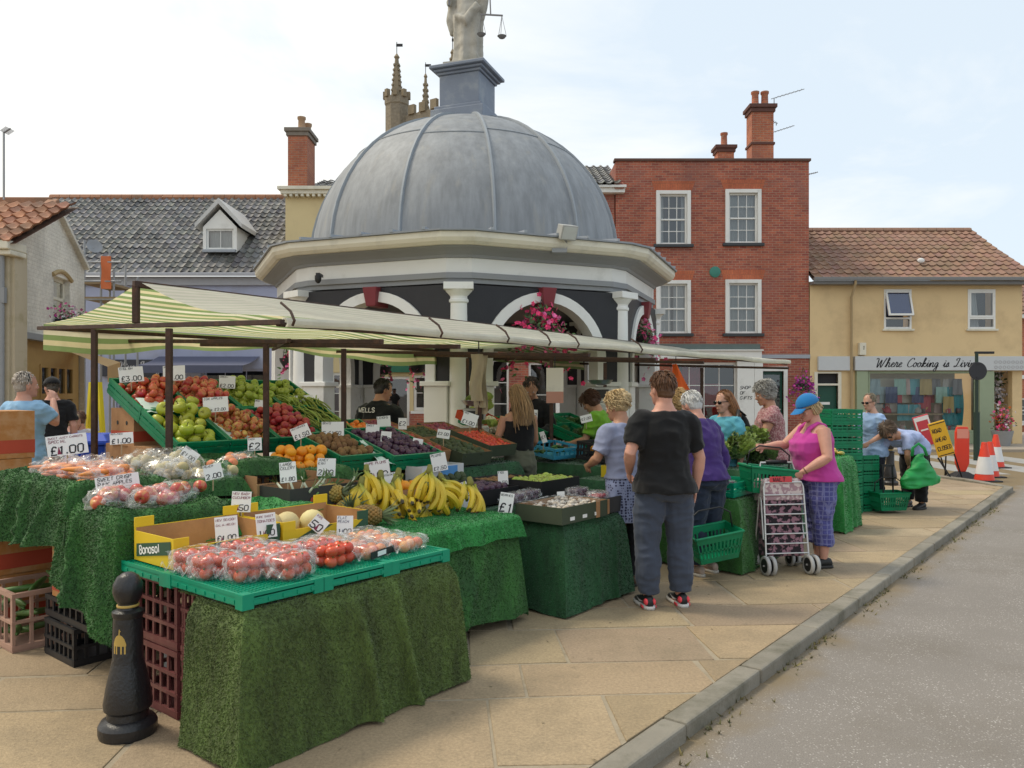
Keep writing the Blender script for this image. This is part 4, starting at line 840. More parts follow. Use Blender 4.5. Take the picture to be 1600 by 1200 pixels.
# ------------------------------------------------------------------ church tower
ct = thing('church_tower', 'flint church tower with four crocketed stone pinnacles and vanes', 'church tower', (-6, 60, 0))
t = NT('flint_stone'); vo = t.nd('ShaderNodeTexVoronoi'); vo.inputs['Scale'].default_value = 5; t.ln(t.coord(), vo.inputs[0])
t.base(t.mix(t.noise(.8, 6), t.mix(vo.outputs['Distance'], (.30, .26, .2), (.14, .125, .105)), (.3, .25, .18))); t.sets(Roughness=.9); t.bump(vo.outputs['Distance'], .5, .05); FLINT = t.m
STONE = mat('church_stone', (.27, .22, .15), .9, .25, 2, .3, 9, dirt=(.16, .14, .1), dsc=1)
turr = [(620, 60, 155, 92, 18), (665, 65, 188, 122, 12), (707, 57, 135, 85, 14), (745, 62, 170, 118, 14)]
cen = [V((X(a, d), d, 0)) - V((-6, 60, 0)) for a, d, *_ in turr]
m = MB(); hull = [cen[0], cen[2], cen[3], cen[1]]; m.prism([(p.x, p.y) for p in hull], 0, Z(184, 60)); m.build('tower_body', FLINT, ct)
m = MB()
for i in range(4):
    a, b_ = hull[i], hull[(i + 1) % 4]
    for k in range(5):
        s0, s1 = (k + .15) / 5, (k + .7) / 5; p, q = a.lerp(b_, s0), a.lerp(b_, s1); m.bar((p.x, p.y, Z(184, 60) + .3), (q.x, q.y, Z(184, 60) + .3), .3, .7)
m.build('battlement', STONE, ct)
for (a, d, yt, ys, wpx), c in zip(turr, cen):
    R0 = wpx / F * d; zt, zs = Z(yt, d), Z(ys, d)
    m = MB(); m.lathe([(R0, 0), (R0, zt - .6), (R0 * 1.08, zt - .5), (R0 * 1.08, zt)], 8, (c.x, c.y, 0), ph=PI / 8); tt = m.build('turret', FLINT, ct)
    m = MB()
    for k in range(8): an = k * PI / 4; m.box((c.x + R0 * math.cos(an), c.y + R0 * math.sin(an), zt + .25), (R0 * .35, R0 * .35, .55), an)
    m.lathe([(R0 * .62, zt), (R0 * .5, zt + .3), (R0 * .16, zs), (R0 * .26, zs + .12), (R0 * .05, zs + .4)], 8, (c.x, c.y, 0), ph=PI / 8)
    for k in range(6):
        z_ = zt + .6 + (zs - zt - .7) * k / 6; q = R0 * (.55 - .38 * (z_ - zt) / (zs - zt))
        for e in range(4): an = e * PI / 2 + PI / 4; m.box((c.x + q * math.cos(an), c.y + q * math.sin(an), z_), (.16, .16, .14), an)
    m.build('pinnacle', STONE, tt); m = MB(); m.bar((c.x, c.y, zs), (c.x, c.y, zs + 1.3), .05); m.box((c.x + .2, c.y, zs + 1.05), (.5, .03, .22)); m.build('weather_vane', DARKP, tt)
# ------------------------------------------------------------------ the market cross
MC = V((-.85, 14.69, 0)); RC = 3.5; TH0 = math.atan2(11.19 - 14.69, -.76 + .85)
mc = thing('market_cross', 'octagonal domed white and grey market cross with arches and columns', 'market cross', MC)
def octp(Rr, ch=.2):
    """octagon with its corners cut, ch metres from the corner"""
    P = [V((Rr * math.cos(TH0 + k * PI / 4), Rr * math.sin(TH0 + k * PI / 4), 0)) for k in range(8)]; out = []
    for k in range(8):
        a, b_, c = P[k - 1], P[k], P[(k + 1) % 8]; out += [b_ + (a - b_).normalized() * ch, b_ + (c - b_).normalized() * ch]
    return out
def ringm(name, prof, m, par=mc, ch=.2, bevel=0):
    b = MB(); b.loft([[(p.x, p.y, z) for p in octp(r_, ch)] for r_, z in prof]); return b.build(name, m, par, bevel=bevel)
ringm('step', [(4.35, .0), (4.35, .15), (4.0, .15), (4.0, .3)], mat('step_stone', (.3, .27, .22), .9, .15), bevel=.02)
ringm('architrave', [(3.50, 3.15), (3.56, 3.16), (3.56, 3.22), (3.6, 3.23), (3.6, 3.31)], GREYP)
ringm('ceiling', [(3.3, 3.12), (3.3, 3.148)], DARKP)
ringm('frieze', [(3.57, 3.312), (3.57, 3.52)], WHITE)
ringm('cornice', [(3.6, 3.522), (3.62, 3.56), (3.7, 3.6), (3.82, 3.64), (3.86, 3.68)], GREYP)
ringm('fascia', [(3.9, 3.66), (3.95, 3.7), (3.98, 3.75), (3.98, 3.83)], CREAMP, ch=.26)
ringm('lead_roof', [(4.02, 3.835), (4.02, 3.86), (3.0, 3.98), (2.9, 4.0)], mat('roof_lead', (.26, .28, .31), .6, .2, 3, .2, 20), ch=.26)
rr = random.Random(31)
m = MB(); 
for i in range(8):
    a, b_ = octp(4.02, .26)[2 * i + 1], octp(4.02, .26)[(2 * i + 2) % 16]
    for k in range(5):
        s = (k + .5) / 5; p = a.lerp(b_, s); q = p * .72; m.bar((p.x * 1.003, p.y * 1.003, 3.875), (q.x, q.y, 3.99), .045, .04)
m.build('lead_roll', LEADF, mc)
t = NT('dome_lead'); c = t.mix(t.noise(1.2, 6), (.205, .22, .24), (.31, .325, .34))
mp = t.nd('ShaderNodeMapping'); mp.inputs['Scale'].default_value = (5, 5, .35); t.ln(t.coord(), mp.inputs[0])
c = t.mix(.75, c, t.ramp(t.noise(1.3, 7, mp.outputs[0], .65), [(.3, .66), (.7, 1.22)]), 'MULTIPLY')
c = t.mix(t.ramp(t.noise(1.1, 6, mp.outputs[0], .6), [(.56, 0), (.75, .45)]), c, (.36, .34, .29)); t.base(c); t.sets(Roughness=.62); t.bump(t.noise(3, 5), .25, .04); DLEAD = t.m
def dr_(z): 
    a = min(max((z - 3.95) / 2.70, 0), .985); return 2.83 * math.sqrt(1 - a * a) ** 1.0
zs_ = [3.95 + 2.655 * math.sin(PI / 2 * i / 16) for i in range(17)]
m = MB(); m.lathe([(2.95, 3.9), (2.95, 3.97)] + [(dr_(z), z) for z in zs_], 96); dome = m.build('dome', DLEAD, mc, smooth=50)
m = MB()
for k in range(12):
    an = TH0 + rad(12 - 1.5) + k * PI / 6
    m.tube([(dr_(z) * math.cos(an), dr_(z) * math.sin(an), z) for z in zs_], (.032, .05), 6, 0, (-math.sin(an), math.cos(an), 0)); z_ = 5.82 if k % 2 else 5.92
    an2 = an + PI / 6; m.tube([(dr_(z_) * 1.002 * math.cos(an + (an2 - an) * i / 6), dr_(z_) * 1.002 * math.sin(an + (an2 - an) * i / 6), z_) for i in range(7)], .012, 5)
m.build('dome_rib', mat('rib_lead', (.3, .33, .36), .6, .15), dome, smooth=50)
RA = 1.02; RI = .87; ZSP = 2.06
def edge_frame(i):
    a, b_ = [V((RC * math.cos(TH0 + k * PI / 4), RC * math.sin(TH0 + k * PI / 4), 0)) for k in (i, i + 1)]; c = (a + b_) / 2; xd_ = (b_ - a).normalized(); return Matrix(((xd_.x, -xd_.y, 0, c.x), (xd_.y, xd_.x, 0, c.y), (0, 0, 1, 0), (0, 0, 0, 1))), (b_ - a).length / 2
for i in range(8):
    a = TH0 + i * PI / 4; c = (RC * math.cos(a), RC * math.sin(a), 0)
    m = MB(); m.b2((c[0] - .2, c[1] - .2, .3), (c[0] + .2, c[1] + .2, .42)); m.lathe([(.19, .42), (.19, .47), (.165, .5), (.15, .53), (.15, 1.2), (.132, 2.86), (.15, 2.88), (.15, 2.91), (.135, 2.93), (.135, 2.96), (.165, 3.0), (.19, 3.03), (.2, 3.05)], 24, c)
    m.box((c[0], c[1], 3.1), (.42, .42, .098), a); m.build('column', WHITE, mc, smooth=35)
    M, hw = edge_frame(i); 
    m = MB(); n = 24; hw2 = hw - .05; yf, yb = -.1, .1
    for y_ in (yf, yb):
        xs = [-hw2] + [-RI * math.cos(PI * k / n) for k in range(n + 1)] + [hw2]; zt = [1.75] + [ZSP + RI * math.sin(PI * k / n) for k in range(n + 1)] + [1.75]
        for k in range(len(xs) - 1):
            z0, z1 = zt[k], zt[k + 1]
            if k == 0: z0 = z1 = 1.75
            if k == len(xs) - 2: z0 = z1 = 1.75
            m.add([(xs[k], y_, z0), (xs[k + 1], y_, z1), (xs[k + 1], y_, 3.13), (xs[k], y_, 3.13)], [(0, 1, 2, 3)], 0, M)
    m.build('spandrel', DARKP, mc)
    m = MB(); secs = []
    arc = [(-RA, 1.75)] + [(-RA * math.cos(PI * k / n), ZSP + RA * math.sin(PI * k / n)) for k in range(n + 1)] + [(RA, 1.75)]
    arci = [(-RI, 1.75)] + [(-RI * math.cos(PI * k / n), ZSP + RI * math.sin(PI * k / n)) for k in range(n + 1)] + [(RI, 1.75)]
    for (ox, oz), (ix, iz) in zip(arc, arci): secs.append([(ox, -.14, oz), (ox, .14, oz), (ix, .14, iz), (ix, -.14, iz)])
    m.loft(secs, 0, True, True, M)
    for (ox, oz), (ix, iz) in []: pass
    m.build('arch_ring', WHITE, mc, smooth=35)
    m = MB(); m.loft([[(-.08, -.2, 2.86), (.08, -.2, 2.86), (.08, .18, 2.86), (-.08, .18, 2.86)], [(-.12, -.24, 3.14), (.12, -.24, 3.14), (.12, .18, 3.14), (-.12, .18, 3.14)]], 0, True, True, M); m.build('keystone', MAROON, mc, bevel=.012)
    for sg in (-1, 1): m = MB(); m.b2((sg * (RI - .02), -.15, .3), (sg * (hw - .12), .15, 1.68), 0, M); m.b2((sg * (RI - .07), -.19, 1.68), (sg * (hw - .08), .19, 1.75), 0, M); m.b2((sg * (RI - .05), -.18, .3), (sg * (hw - .1), .18, .5), 0, M); m.build('pier', WHITE, mc, bevel=.01)
# pedestal, floodlight, camera
PLEAD = mat('pedestal_lead', (.2, .235, .30), .55, .15, 4, .2, 30, dirt=(.3, .33, .36), dsc=2)
m = MB(); Tp = TRS((.02, -.1, 0), (0, 0, rad(-20)))
for hw, z0, z1 in ((.52, 6.4, 6.75), (.47, 6.75, 6.82), (.395, 6.82, 7.4), (.43, 7.4, 7.45), (.48, 7.45, 7.5), (.54, 7.5, 7.56)): m.b2((-hw, -hw, z0), (hw, hw, z1), 0, Tp)
m.build('pedestal', PLEAD, mc, bevel=.012)
fl = thing('floodlight', 'boxy grey floodlight clamped to the market cross cornice', 'floodlight', pd(884, 362, 11.35)); m = MB(); T = TRS((0, 0, 0), (rad(25), 0, rad(25)))
m.loft([[(-.13, -.12, -.1), (.13, -.12, -.1), (.13, -.12, .12), (-.13, -.12, .12)], [(-.11, .08, -.09), (.11, .08, -.09), (.11, .08, .09), (-.11, .08, .09)]], 0, True, True, T); m.build('housing', mat('grey_metal', (.4, .4, .38), .5), fl, bevel=.01); m = MB(); m.b2((-.11, -.128, -.08), (.11, -.121, .1), 0, T); m.build('lens', mat('grey_lens', (.5, .52, .5), .2), fl)
m = MB(); m.bar((0, .05, -.1), (0, .12, -.26), .05); m.b2((-.2, .0, -.3), (.02, .14, -.24)); m.build('bracket', GREYP, fl)
sc_ = thing('security_camera', 'small black dome camera on the white frieze', 'camera', pd(497, 436, 11.6)); m = MB(); m.lathe([(.05, .05), (.05, 0), (.045, -.03), (.02, -.06), (.003, -.065)], 12); m.build('dome', BLACK, sc_, smooth=40)
m = MB(); m.b2((-.03, -.02, .05), (.03, .2, .09)); m.build('bracket', DARKP, sc_)
# hanging baskets in the arches
def basket(p, label, r=.3, n=120, cols=(REDP, PINK2), seed=1, h=.5):
    b = thing('hanging_basket', label, 'hanging basket', p, 0, 'hanging baskets of pink flowers'); m = MB(); m.lathe([(.02, -.2), (.12, -.17), (.19, -.05), (.2, .0), (.18, .0), (.1, -.15)], 14); m.build('bowl', DARKP, b, smooth=40)
    m = MB(); 
    for k in range(3): an = k * 2.1; m.bar((.19 * math.cos(an), .19 * math.sin(an), 0), (0, 0, h), .008)
    m.build('chain', DARKP, b); flowers(b, (0, 0, .1), (r, r, r * .62), n, list(cols), seed, True, .5, .042); return b
basket(pd(846, 512, 11.5), 'big hanging basket of bright pink geraniums in the front right arch', .46, 330, (REDP, REDP, PINK2), seed=1, h=.42)
basket(pd(1000, 523, 13.6), 'pink hanging basket in the narrow right-hand arch of the cross', .4, 190, seed=2, h=.5)
basket(pd(598, 573, 17.6), 'small pink hanging basket seen through the left arch beside the green fascia', .22, 60, seed=4, h=.8)
basket(pd(652, 570, 17.9), 'small pink hanging basket seen through the left arch nearer the front column', .22, 60, seed=5, h=.8)
basket(pd(455, 560, 13.4), 'hanging basket of pink flowers at the far left arch of the cross', .24, 70, seed=6, h=.9)
basket(pd(1255, 600, 23.4), 'round hanging basket of purple petunias between the two green doors', .4, 230, (PINK, ('violet_petal', (.42, .03, .36))), 7, .5)
# statue of a robed woman with scales
st = thing('justice_statue', 'weathered white stone statue of a robed woman holding scales', 'statue', MC + Tp @ V((0, 0, 7.56)), rad(-14)); st.scale = (.88, .88, 1)
SST = mat('weathered_white_stone', (.45, .43, .38), .85, .12, 3, .3, 22, dirt=(.27, .26, .22), dsc=2.4, dth=(.45, .75))
m = MB(); n = 28; secs = []
for z, rx, ry, ox, oy, fa in ((0, .36, .32, 0, 0, .0), (.05, .34, .3, 0, 0, .05), (.3, .3, .27, .0, 0, .07), (.7, .3, .26, .01, 0, .06), (1.0, .32, .26, .02, 0, .04), (1.25, .26, .2, .02, 0, .03), (1.4, .24, .19, .02, 0, .03), (1.6, .27, .19, .02, 0, .02), (1.76, .25, .15, .02, 0, .02), (1.82, .1, .09, .02, 0, 0), (1.92, .08, .08, .02, 0, 0)):
    secs.append([(ox + rx * math.cos(2 * PI * k / n) * (1 + fa * 2 * math.sin(k * 2 * PI * 7 / n + z)), oy + ry * math.sin(2 * PI * k / n) * (1 + fa * 2 * math.sin(k * 2 * PI * 7 / n + z)), z) for k in range(n)])
m.loft(secs); m.ell((.02, -.02, 2.06), (.11, .13, .16), 14, 10); m.ell((.02, .03, 2.1), (.13, .14, .14), 12, 8)
m.tube([(.24, 0, 1.72), (.36, -.05, 1.5), (.5, -.25, 1.55), (.56, -.3, 1.58)], [.09, .08, .06, .04], 10); m.tube([(-.22, 0, 1.72), (-.36, -.04, 1.45), (-.36, -.16, 1.25), (-.34, -.2, 1.2)], [.09, .08, .06, .05], 10)
m.tube([(.28, .02, 1.62), (.37, -.04, 1.3), (.33, -.02, .95)], [.12, .12, .05], 10); m.tube([(-.28, .05, 1.55), (-.36, .02, 1.0), (-.33, 0, .72)], [.12, .12, .06], 10)
m.tube([(-.2, -.2, 1.0), (.05, -.3, .85), (.3, -.22, 1.15)], [.06, .1, .08], 10)
me = fuse(m, .022, 2, .02, 5, 3); put(me, 'figure', SST, st); m = MB(); m.b2((-.42, -.4, -.001), (.42, .4, .1)); m.build('base', SST, st, bevel=.01)
BRZ = mat('dark_bronze', (.2, .2, .21), .6)
m = MB(); m.bar((.38, -.32, .92), (.86, -.34, .84), .025); m.bar((.56, -.3, 1.58), (.6, -.33, .9), .02); sc = m.build('scale_beam', BRZ, st)
for xx, zt in ((.4, .92), (.84, .84)):
    m = MB(); m.lathe([(.01, -.41), (.06, -.4), (.092, -.365), (.096, -.365), (.06, -.39)], 16, (xx, -.33, zt)); 
    for k in range(3): an = k * 2.1; m.bar((xx, -.33, zt), (xx + .092 * math.cos(an), -.33 + .092 * math.sin(an), zt - .36), .008)
    m.build('scale_pan', BRZ, st, smooth=40)
m = MB(); m.bar((-.34, -.22, 1.2), (-.3, -.3, 2.4), .035); m.bar((-.44, -.24, 1.35), (-.22, -.24, 1.35), .035); m.build('sword', BRZ, st)
# ------------------------------------------------------------------ market stall: canopy
st_ = thing('market_stall', 'market stall frame under a green and cream striped canopy', 'market stall', S(1, 1.2, 0))
B0 = st_.location
UE, VR, VE0, VB = 9.9, 3.05, 1.2, 4.9           # far end, ridge, front eave, back eave
def ze_(v): return 2.05 + .075 * (v - VE0) / 1.85 * 1.05
t = NT('striped_canvas'); at = t.nd('ShaderNodeAttribute', attribute_name='Col'); sp = t.nd('ShaderNodeSeparateColor'); t.ln(at.outputs['Color'], sp.inputs[0])
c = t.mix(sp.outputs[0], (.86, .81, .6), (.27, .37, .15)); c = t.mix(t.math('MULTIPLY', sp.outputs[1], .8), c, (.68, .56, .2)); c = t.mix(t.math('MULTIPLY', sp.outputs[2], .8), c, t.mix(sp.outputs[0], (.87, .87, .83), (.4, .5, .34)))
c = t.mix(.6, c, t.ramp(t.noise(2.2, 7, None, .7), [(.3, .75), (.65, 1.1)]), 'MULTIPLY'); t.base(c); t.sets(Roughness=.75); t.bump(t.noise(5, 4), .25, .02)
tl = t.nd('ShaderNodeBsdfTranslucent'); t.ln(c, tl.inputs[0]); mx = t.nd('ShaderNodeMixShader'); mx.inputs[0].default_value = .58; t.ln(t.p.outputs[0], mx.inputs[1]); t.ln(tl.outputs[0], mx.inputs[2]); t.ln(mx.outputs[0], t.out.inputs[0]); CANV = t.m
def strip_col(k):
    if k < 0: return (.26, 0, .85) if k % 2 else (0, 0, .85)  # front slope and roll: sunlit glare put into paler stripe colours
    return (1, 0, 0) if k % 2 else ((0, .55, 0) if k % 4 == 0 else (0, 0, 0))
def sag(u, k=.035): return k * math.sin(PI * ((u * .62) % 1.0)) + .02 * math.sin(u * 2.3)
zr = 2.43
def canopy():
    b = MB(); nu = 60; sw = .075
    def addstrip(f0, f1, k, n=2):
        for i in range(nu):
            a, c = 1 + (UE - 1) * i / nu, 1 + (UE - 1) * (i + 1) / nu
            b.add([f0(a), f0(c), f1(c), f1(a)], [(0, 1, 2, 3)], 0, None, strip_col(k))
    def front(s): return lambda u: S(u, VR + (VE0 - .03 - VR) * s, zr + (ze_(VE0) - zr) * s + .02 - sag(u) * math.sin(PI * min(s * 1.1, 1)) - .04 * math.sin(PI * s) - (u - 1) * .012 * (1 - s))
    def back(s): return lambda u: S(u, VR + (VB - VR) * s, zr + (ze_(VB) - zr) * s + .02 - sag(u + 1, .05) * math.sin(PI * min(s * 1.05, 1)) - .05 * math.sin(PI * s) - (u - 1) * .012 * (1 - s))
    def val(s): return lambda u: S(u, VB + .02 + .06 * math.sin(u * 3) * s, ze_(VB) + .02 - sag(u + 1, .05) * .1 - s * (.2 + .06 * math.cos((u - 1) * 1.35) + .02 * math.sin(u * 5)))
    n1 = 32
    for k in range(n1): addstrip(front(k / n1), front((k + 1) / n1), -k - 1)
    for k in range(n1): addstrip(back(k / n1), back((k + 1) / n1), k + 1)
    for k in range(5): addstrip(val(k / 5), val((k + 1) / 5), k + n1 + 1)
    def roll(s): a = -PI * .5 + s * PI * 1.4; return lambda u: S(u, VE0 - .03 - .032 * math.cos(a + .4), ze_(VE0) - .003 + .032 * math.sin(a + .4) - sag(u) * .3)
    for k in range(6): addstrip(roll(k / 6), roll((k + 1) / 6), -2)
    return b
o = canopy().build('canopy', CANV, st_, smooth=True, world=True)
def bar_(name, a, c, w=.034, m=RUST): b = MB(); b.bar(a, c, w, w); return b.build(name, m, st_, world=True, bevel=.004)
def bay(u, dz=0, posts=(2.54, 3.78), king=True):
    bar_('cross_bar', S(u, VE0 - .06, ze_(VE0) - .02 + dz), S(u, VB + .05, ze_(VB) - .02 + dz))
    if king: bar_('king_post', S(u, VR, ze_(VR) + dz), S(u, VR, zr - .01 - (u - 1) * .012), .046)
    for v in posts: bar_('post', S(u, v, 0), S(u, v, ze_(v) - .045 + dz), .042)
bay(.97); bar_('ridge_bar', S(.95, VR, zr), S(UE, VR, zr - .11), .05)
for u in (1.78, 2.57, 4.4, 5.7, 6.9, 9.8): bay(u, -.08, (2.54, 3.9) if u in (5.7, 9.8) else (2.54,), False)
bar_('eave_bar', S(.97, VE0, ze_(VE0) - .03), S(UE, VE0, ze_(VE0) - .03), .028); bar_('eave_bar', S(.97, VB, ze_(VB) - .02), S(UE, VB, ze_(VB) - .02), .035)
bar_('strut', S(1.62, 2.0, ze_(2) - .1), S(3.3, 4.7, ze_(4.7) - .12), .03)
for i, u in enumerate((1.02, 2.33, 3.12, 3.7, 4.15, 5.33)):
    p = S(u, VE0 - .02, ze_(VE0)); b = MB(); b.tube([p + V((0, 0, .11)) + W_ * .05, p + V((0, 0, .05)) - W_ * .05, p - W_ * .09 + V((0, 0, -.01)), p - W_ * .07 + V((0, 0, -.04))], .009, 6); b.build('clip', RUST, st_, world=True, smooth=40)
hb = thing('hanging_bags', 'bundle of buff paper bags hanging from the stall bar', 'paper bags', pd(748, 590, 8.3)); m = MB(); [m.grid(lambda a, q: (.13 * a - .065 + .012 * math.sin(q * 7 + j) + .02 * (j - 1), .02 * math.sin(a * 7 + q * 5) + .03 * j, .25 - (.5 + .07 * j) * q), 8, 10) for j in range(3)]; m.build('bags', mat('buff_paper', (.42, .36, .24), .85), hb, True); m = MB(); m.bar((0, 0, .25), (0, 0, .5), .012); m.build('string', BLACK, hb)
hb = thing('scale_label', 'pale hanging notice strip on the stall bar by the second trader', 'notice', pd(867, 600, 8.2)); m = MB(); m.b2((-.09, 0, -.2), (.09, .006, .17)); m.build('sheet', CREAMP, hb); m = MB(); m.b2((-.09, -.003, -.2), (.09, 0, -.08)); m.build('print', mat('faded_red_print', (.5, .25, .18), .8), hb); m = MB(); m.bar((0, 0, .17), (0, 0, .3), .01); m.build('string', BLACK, hb)
# ------------------------------------------------------------------ turf cloths
TBR = turf_mat('bright_turf', (.012, .17, .03), (.025, .27, .05)); TOL = turf_mat('olive_turf', (.05, .075, .012), (.10, .16, .028)); TMD = turf_mat('mid_turf', (.016, .08, .012), (.032, .145, .02)); TDK = turf_mat('dark_turf', (.008, .055, .018), (.014, .10, .03))
def drape(name, label, u0, u1, v0, v1, zt, sides, m, dens=9000, ln=.014, fold=.03, freq=9, seed=1, group=None, dip=0, bulge=.0, flare=.05, wd=.0035, nz=20):
    """turf cloth over a rectangular top; sides: list of (edge letter, bottom height, start, end)"""
    b = MB(); rr = random.Random(seed); sd_ = seed * 7.3
    def topf(a, q):
        u, v = u0 + (u1 - u0) * a, v0 + (v1 - v0) * q; e = min(a * (u1 - u0), (1 - a) * (u1 - u0), q * (v1 - v0), (1 - q) * (v1 - v0)); k = min(e / .11, 1); k = k * k * (3 - 2 * k)
        return S(u, v, zt - dip * k + bulge * noise.noise(V((u * 6 + sd_, v * 6, 0))) + .006 * noise.noise(V((u * 14, v * 14, sd_))))
    b.grid(topf, max(6, int((u1 - u0) / .05)), max(6, int((v1 - v0) / .05)))
    for e, zb, s0, s1 in sides:
        if e == 'S': f = lambda s: (u0 + (u1 - u0) * s, v0); nn = (0, -1); L = u1 - u0
        elif e == 'W': f = lambda s: (u0, v1 + (v0 - v1) * s); nn = (-1, 0); L = v1 - v0
        elif e == 'E': f = lambda s: (u1, v0 + (v1 - v0) * s); nn = (1, 0); L = v1 - v0
        else: f = lambda s: (u1 + (u0 - u1) * s, v1); nn = (0, 1); L = u1 - u0
        zb0, zb1 = zb if isinstance(zb, tuple) else (zb, zb)
        def side(a, q):
            s = s0 + (s1 - s0) * a; u, v = f(s); x = s * L; tp = topf((u - u0) / (u1 - u0), (v - v0) / (v1 - v0)).z
            zbot = zb0 + (zb1 - zb0) * a + .025 * noise.noise(V((x * 4, sd_, 0))); qq = q ** .75
            w = fold * qq ** .8 * (2.2 * (1 - abs(math.sin(x * freq * .8 + 2.6 * noise.noise(V((x * 2.3, sd_, q * .5)))))) ** 3 + .8 * noise.noise(V((x * 5, q * 1.2, sd_)))) + flare * qq + .028 * min(q * 8, 1)
            cw_ = flare * qq + .028 * min(q * 8, 1) + .012 * qq; tx, ty = (1, 0) if e in 'SN' else (0, 1)
            k0 = max(0, 1 - s * L / .13); k1 = max(0, 1 - (1 - s) * L / .13); kk = max(k0, k1); kk = kk * kk * (3 - 2 * kk); w = w * (1 - kk) + cw_ * kk
            dr = (-1 if k0 >= k1 else 1) * cw_ * kk * {'S': 1, 'W': -1, 'E': 1, 'N': -1}[e]
            return S(u + nn[0] * w + tx * dr, v + nn[1] * w + ty * dr, tp + (zbot - tp) * q)
        b.grid(side, max(8, int(L * abs(s1 - s0) / .02)), nz)
    blades(b, dens, ln, wd, .35, True, seed)
    o = b.build(name, m, None, True); return tag(o, label, 'turf cloth', group)
def trestle(label, u0, u1, v0, v1, z):
    tb = thing('trestle_table', label, 'table', S((u0 + u1) / 2, (v0 + v1) / 2, 0), KA); lu, lv = (u1 - u0) / 2, (v1 - v0) / 2
    m = MB(); m.b2((-lu, -lv, z - .03), (lu, lv, z)); m.build('table_top', mat('plywood', (.3, .2, .11), .8), tb, bevel=.003)
    for sx_ in (-1, 1):
        for sy in (-1, 1): m = MB(); m.b2((sx_ * (lu - .06) - .02, sy * (lv - .06) - .02, 0), (sx_ * (lu - .06) + .02, sy * (lv - .06) + .02, z - .03)); m.build('leg', GREYP, tb)
# ------------------------------------------------------------------ crates and cartons (local: x along the stall, y to the back)
def crate_mesh(name, L, Wd, H, m, bars=7, rails=2, slat=0, t=.014, lined=False):
    b = MB(); b.b2((0, 0, 0), (L, Wd, .012))
    for a, c in (((0, 0), (L, t)), ((0, Wd - t), (L, Wd)), ((0, t), (t, Wd - t)), ((L - t, t), (L, Wd - t))):
        ln = max(c[0] - a[0], c[1] - a[1]); ax = 0 if c[0] - a[0] > c[1] - a[1] else 1
        for k in range(rails + 1): z = .012 + (H - .04) * k / rails; b.b2((a[0] - .003, a[1] - .003, z), (c[0] + .003, c[1] + .003, z + (.028 if k in (0, rails) else .018)))
        for k in range(slat): z = .03 + (H - .06) * (k + .5) / slat; b.b2((a[0], a[1], z), (c[0], c[1], z + (H - .06) / slat * .55))
        n = max(2, int(bars * ln / .6))
        for k in range(n + 1):
            q0 = (ln - .018) * k / n
            if ax == 0: b.b2((a[0] + q0, a[1] + .002, .012), (a[0] + q0 + .018, c[1] - .002, H - .01))
            else: b.b2((a[0] + .002, a[1] + q0, .012), (c[0] - .002, a[1] + q0 + .018, H - .01))
    return b.mesh(name, [m])
def carton_mesh(name, L, Wd, H, mo, mi=None, t=.006, front=1.0, holes=False, lid=False, band=None, ends=1.0):
    b = MB(); b.b2((0, 0, 0), (L, Wd, t)); f = H * front; e = H * ends
    for a, c, h in (((0, 0), (L, t), f), ((0, Wd - t), (L, Wd), H), ((0, t), (t, Wd - t), e), ((L - t, t), (L, Wd - t), e)):
        b.b2((a[0], a[1], t), (c[0], c[1], h))
    # inner lining
    i = .0015
    for q in ([(t + i, Wd - t - i, t), (L - t - i, Wd - t - i, t), (L - t - i, Wd - t - i, H - .002), (t + i, Wd - t - i, H - .002)], [(t + i, t + i, t), (L - t - i, t + i, t), (L - t - i, t + i, f - .002), (t + i, t + i, f - .002)], [(t + i, t, t), (t + i, Wd - t, t), (t + i, Wd - t, e - .002), (t + i, t, e - .002)], [(L - t - i, t, t), (L - t - i, Wd - t, t), (L - t - i, Wd - t, e - .002), (L - t - i, t, e - .002)]): b.add(q, [(0, 1, 2, 3)], 1)
    if lid: b.b2((0, 0, H), (L, Wd, H + t))
    if band:
        for q in ([(-.002, -.002, H * .12), (L + .002, -.002, H * .12), (L + .002, -.002, H * .4), (-.002, -.002, H * .4)], [(-.002, -.002, H * .12), (-.002, -.002, H * .4), (-.002, Wd, H * .4), (-.002, Wd, H * .12)]): b.add(q, [(0, 1, 2, 3)], 2)
    if holes:
        for xx in (.3, .7): b.lathe([(.001, 0), (.018, 0)], 10, M=TRS((-.002, Wd * xx, H * .62), (0, rad(-90), 0)), mi=3, cap=False)
    return b.mesh(name, [mo, mi or CARD, band or mo, BLACK])
MESHES = {}
def place(name, label, cat, me, u, v, z, tilt=0, group=None, dyaw=0, roll=0):
    M = Matrix.Translation(S(u, v, z)) @ Matrix.Rotation(KA + rad(dyaw), 4, 'Z') @ Matrix.Rotation(rad(tilt), 4, 'X') @ Matrix.Rotation(rad(roll), 4, 'Y')
    o = inst(name, me, M); tag(o, label, cat, group); return M
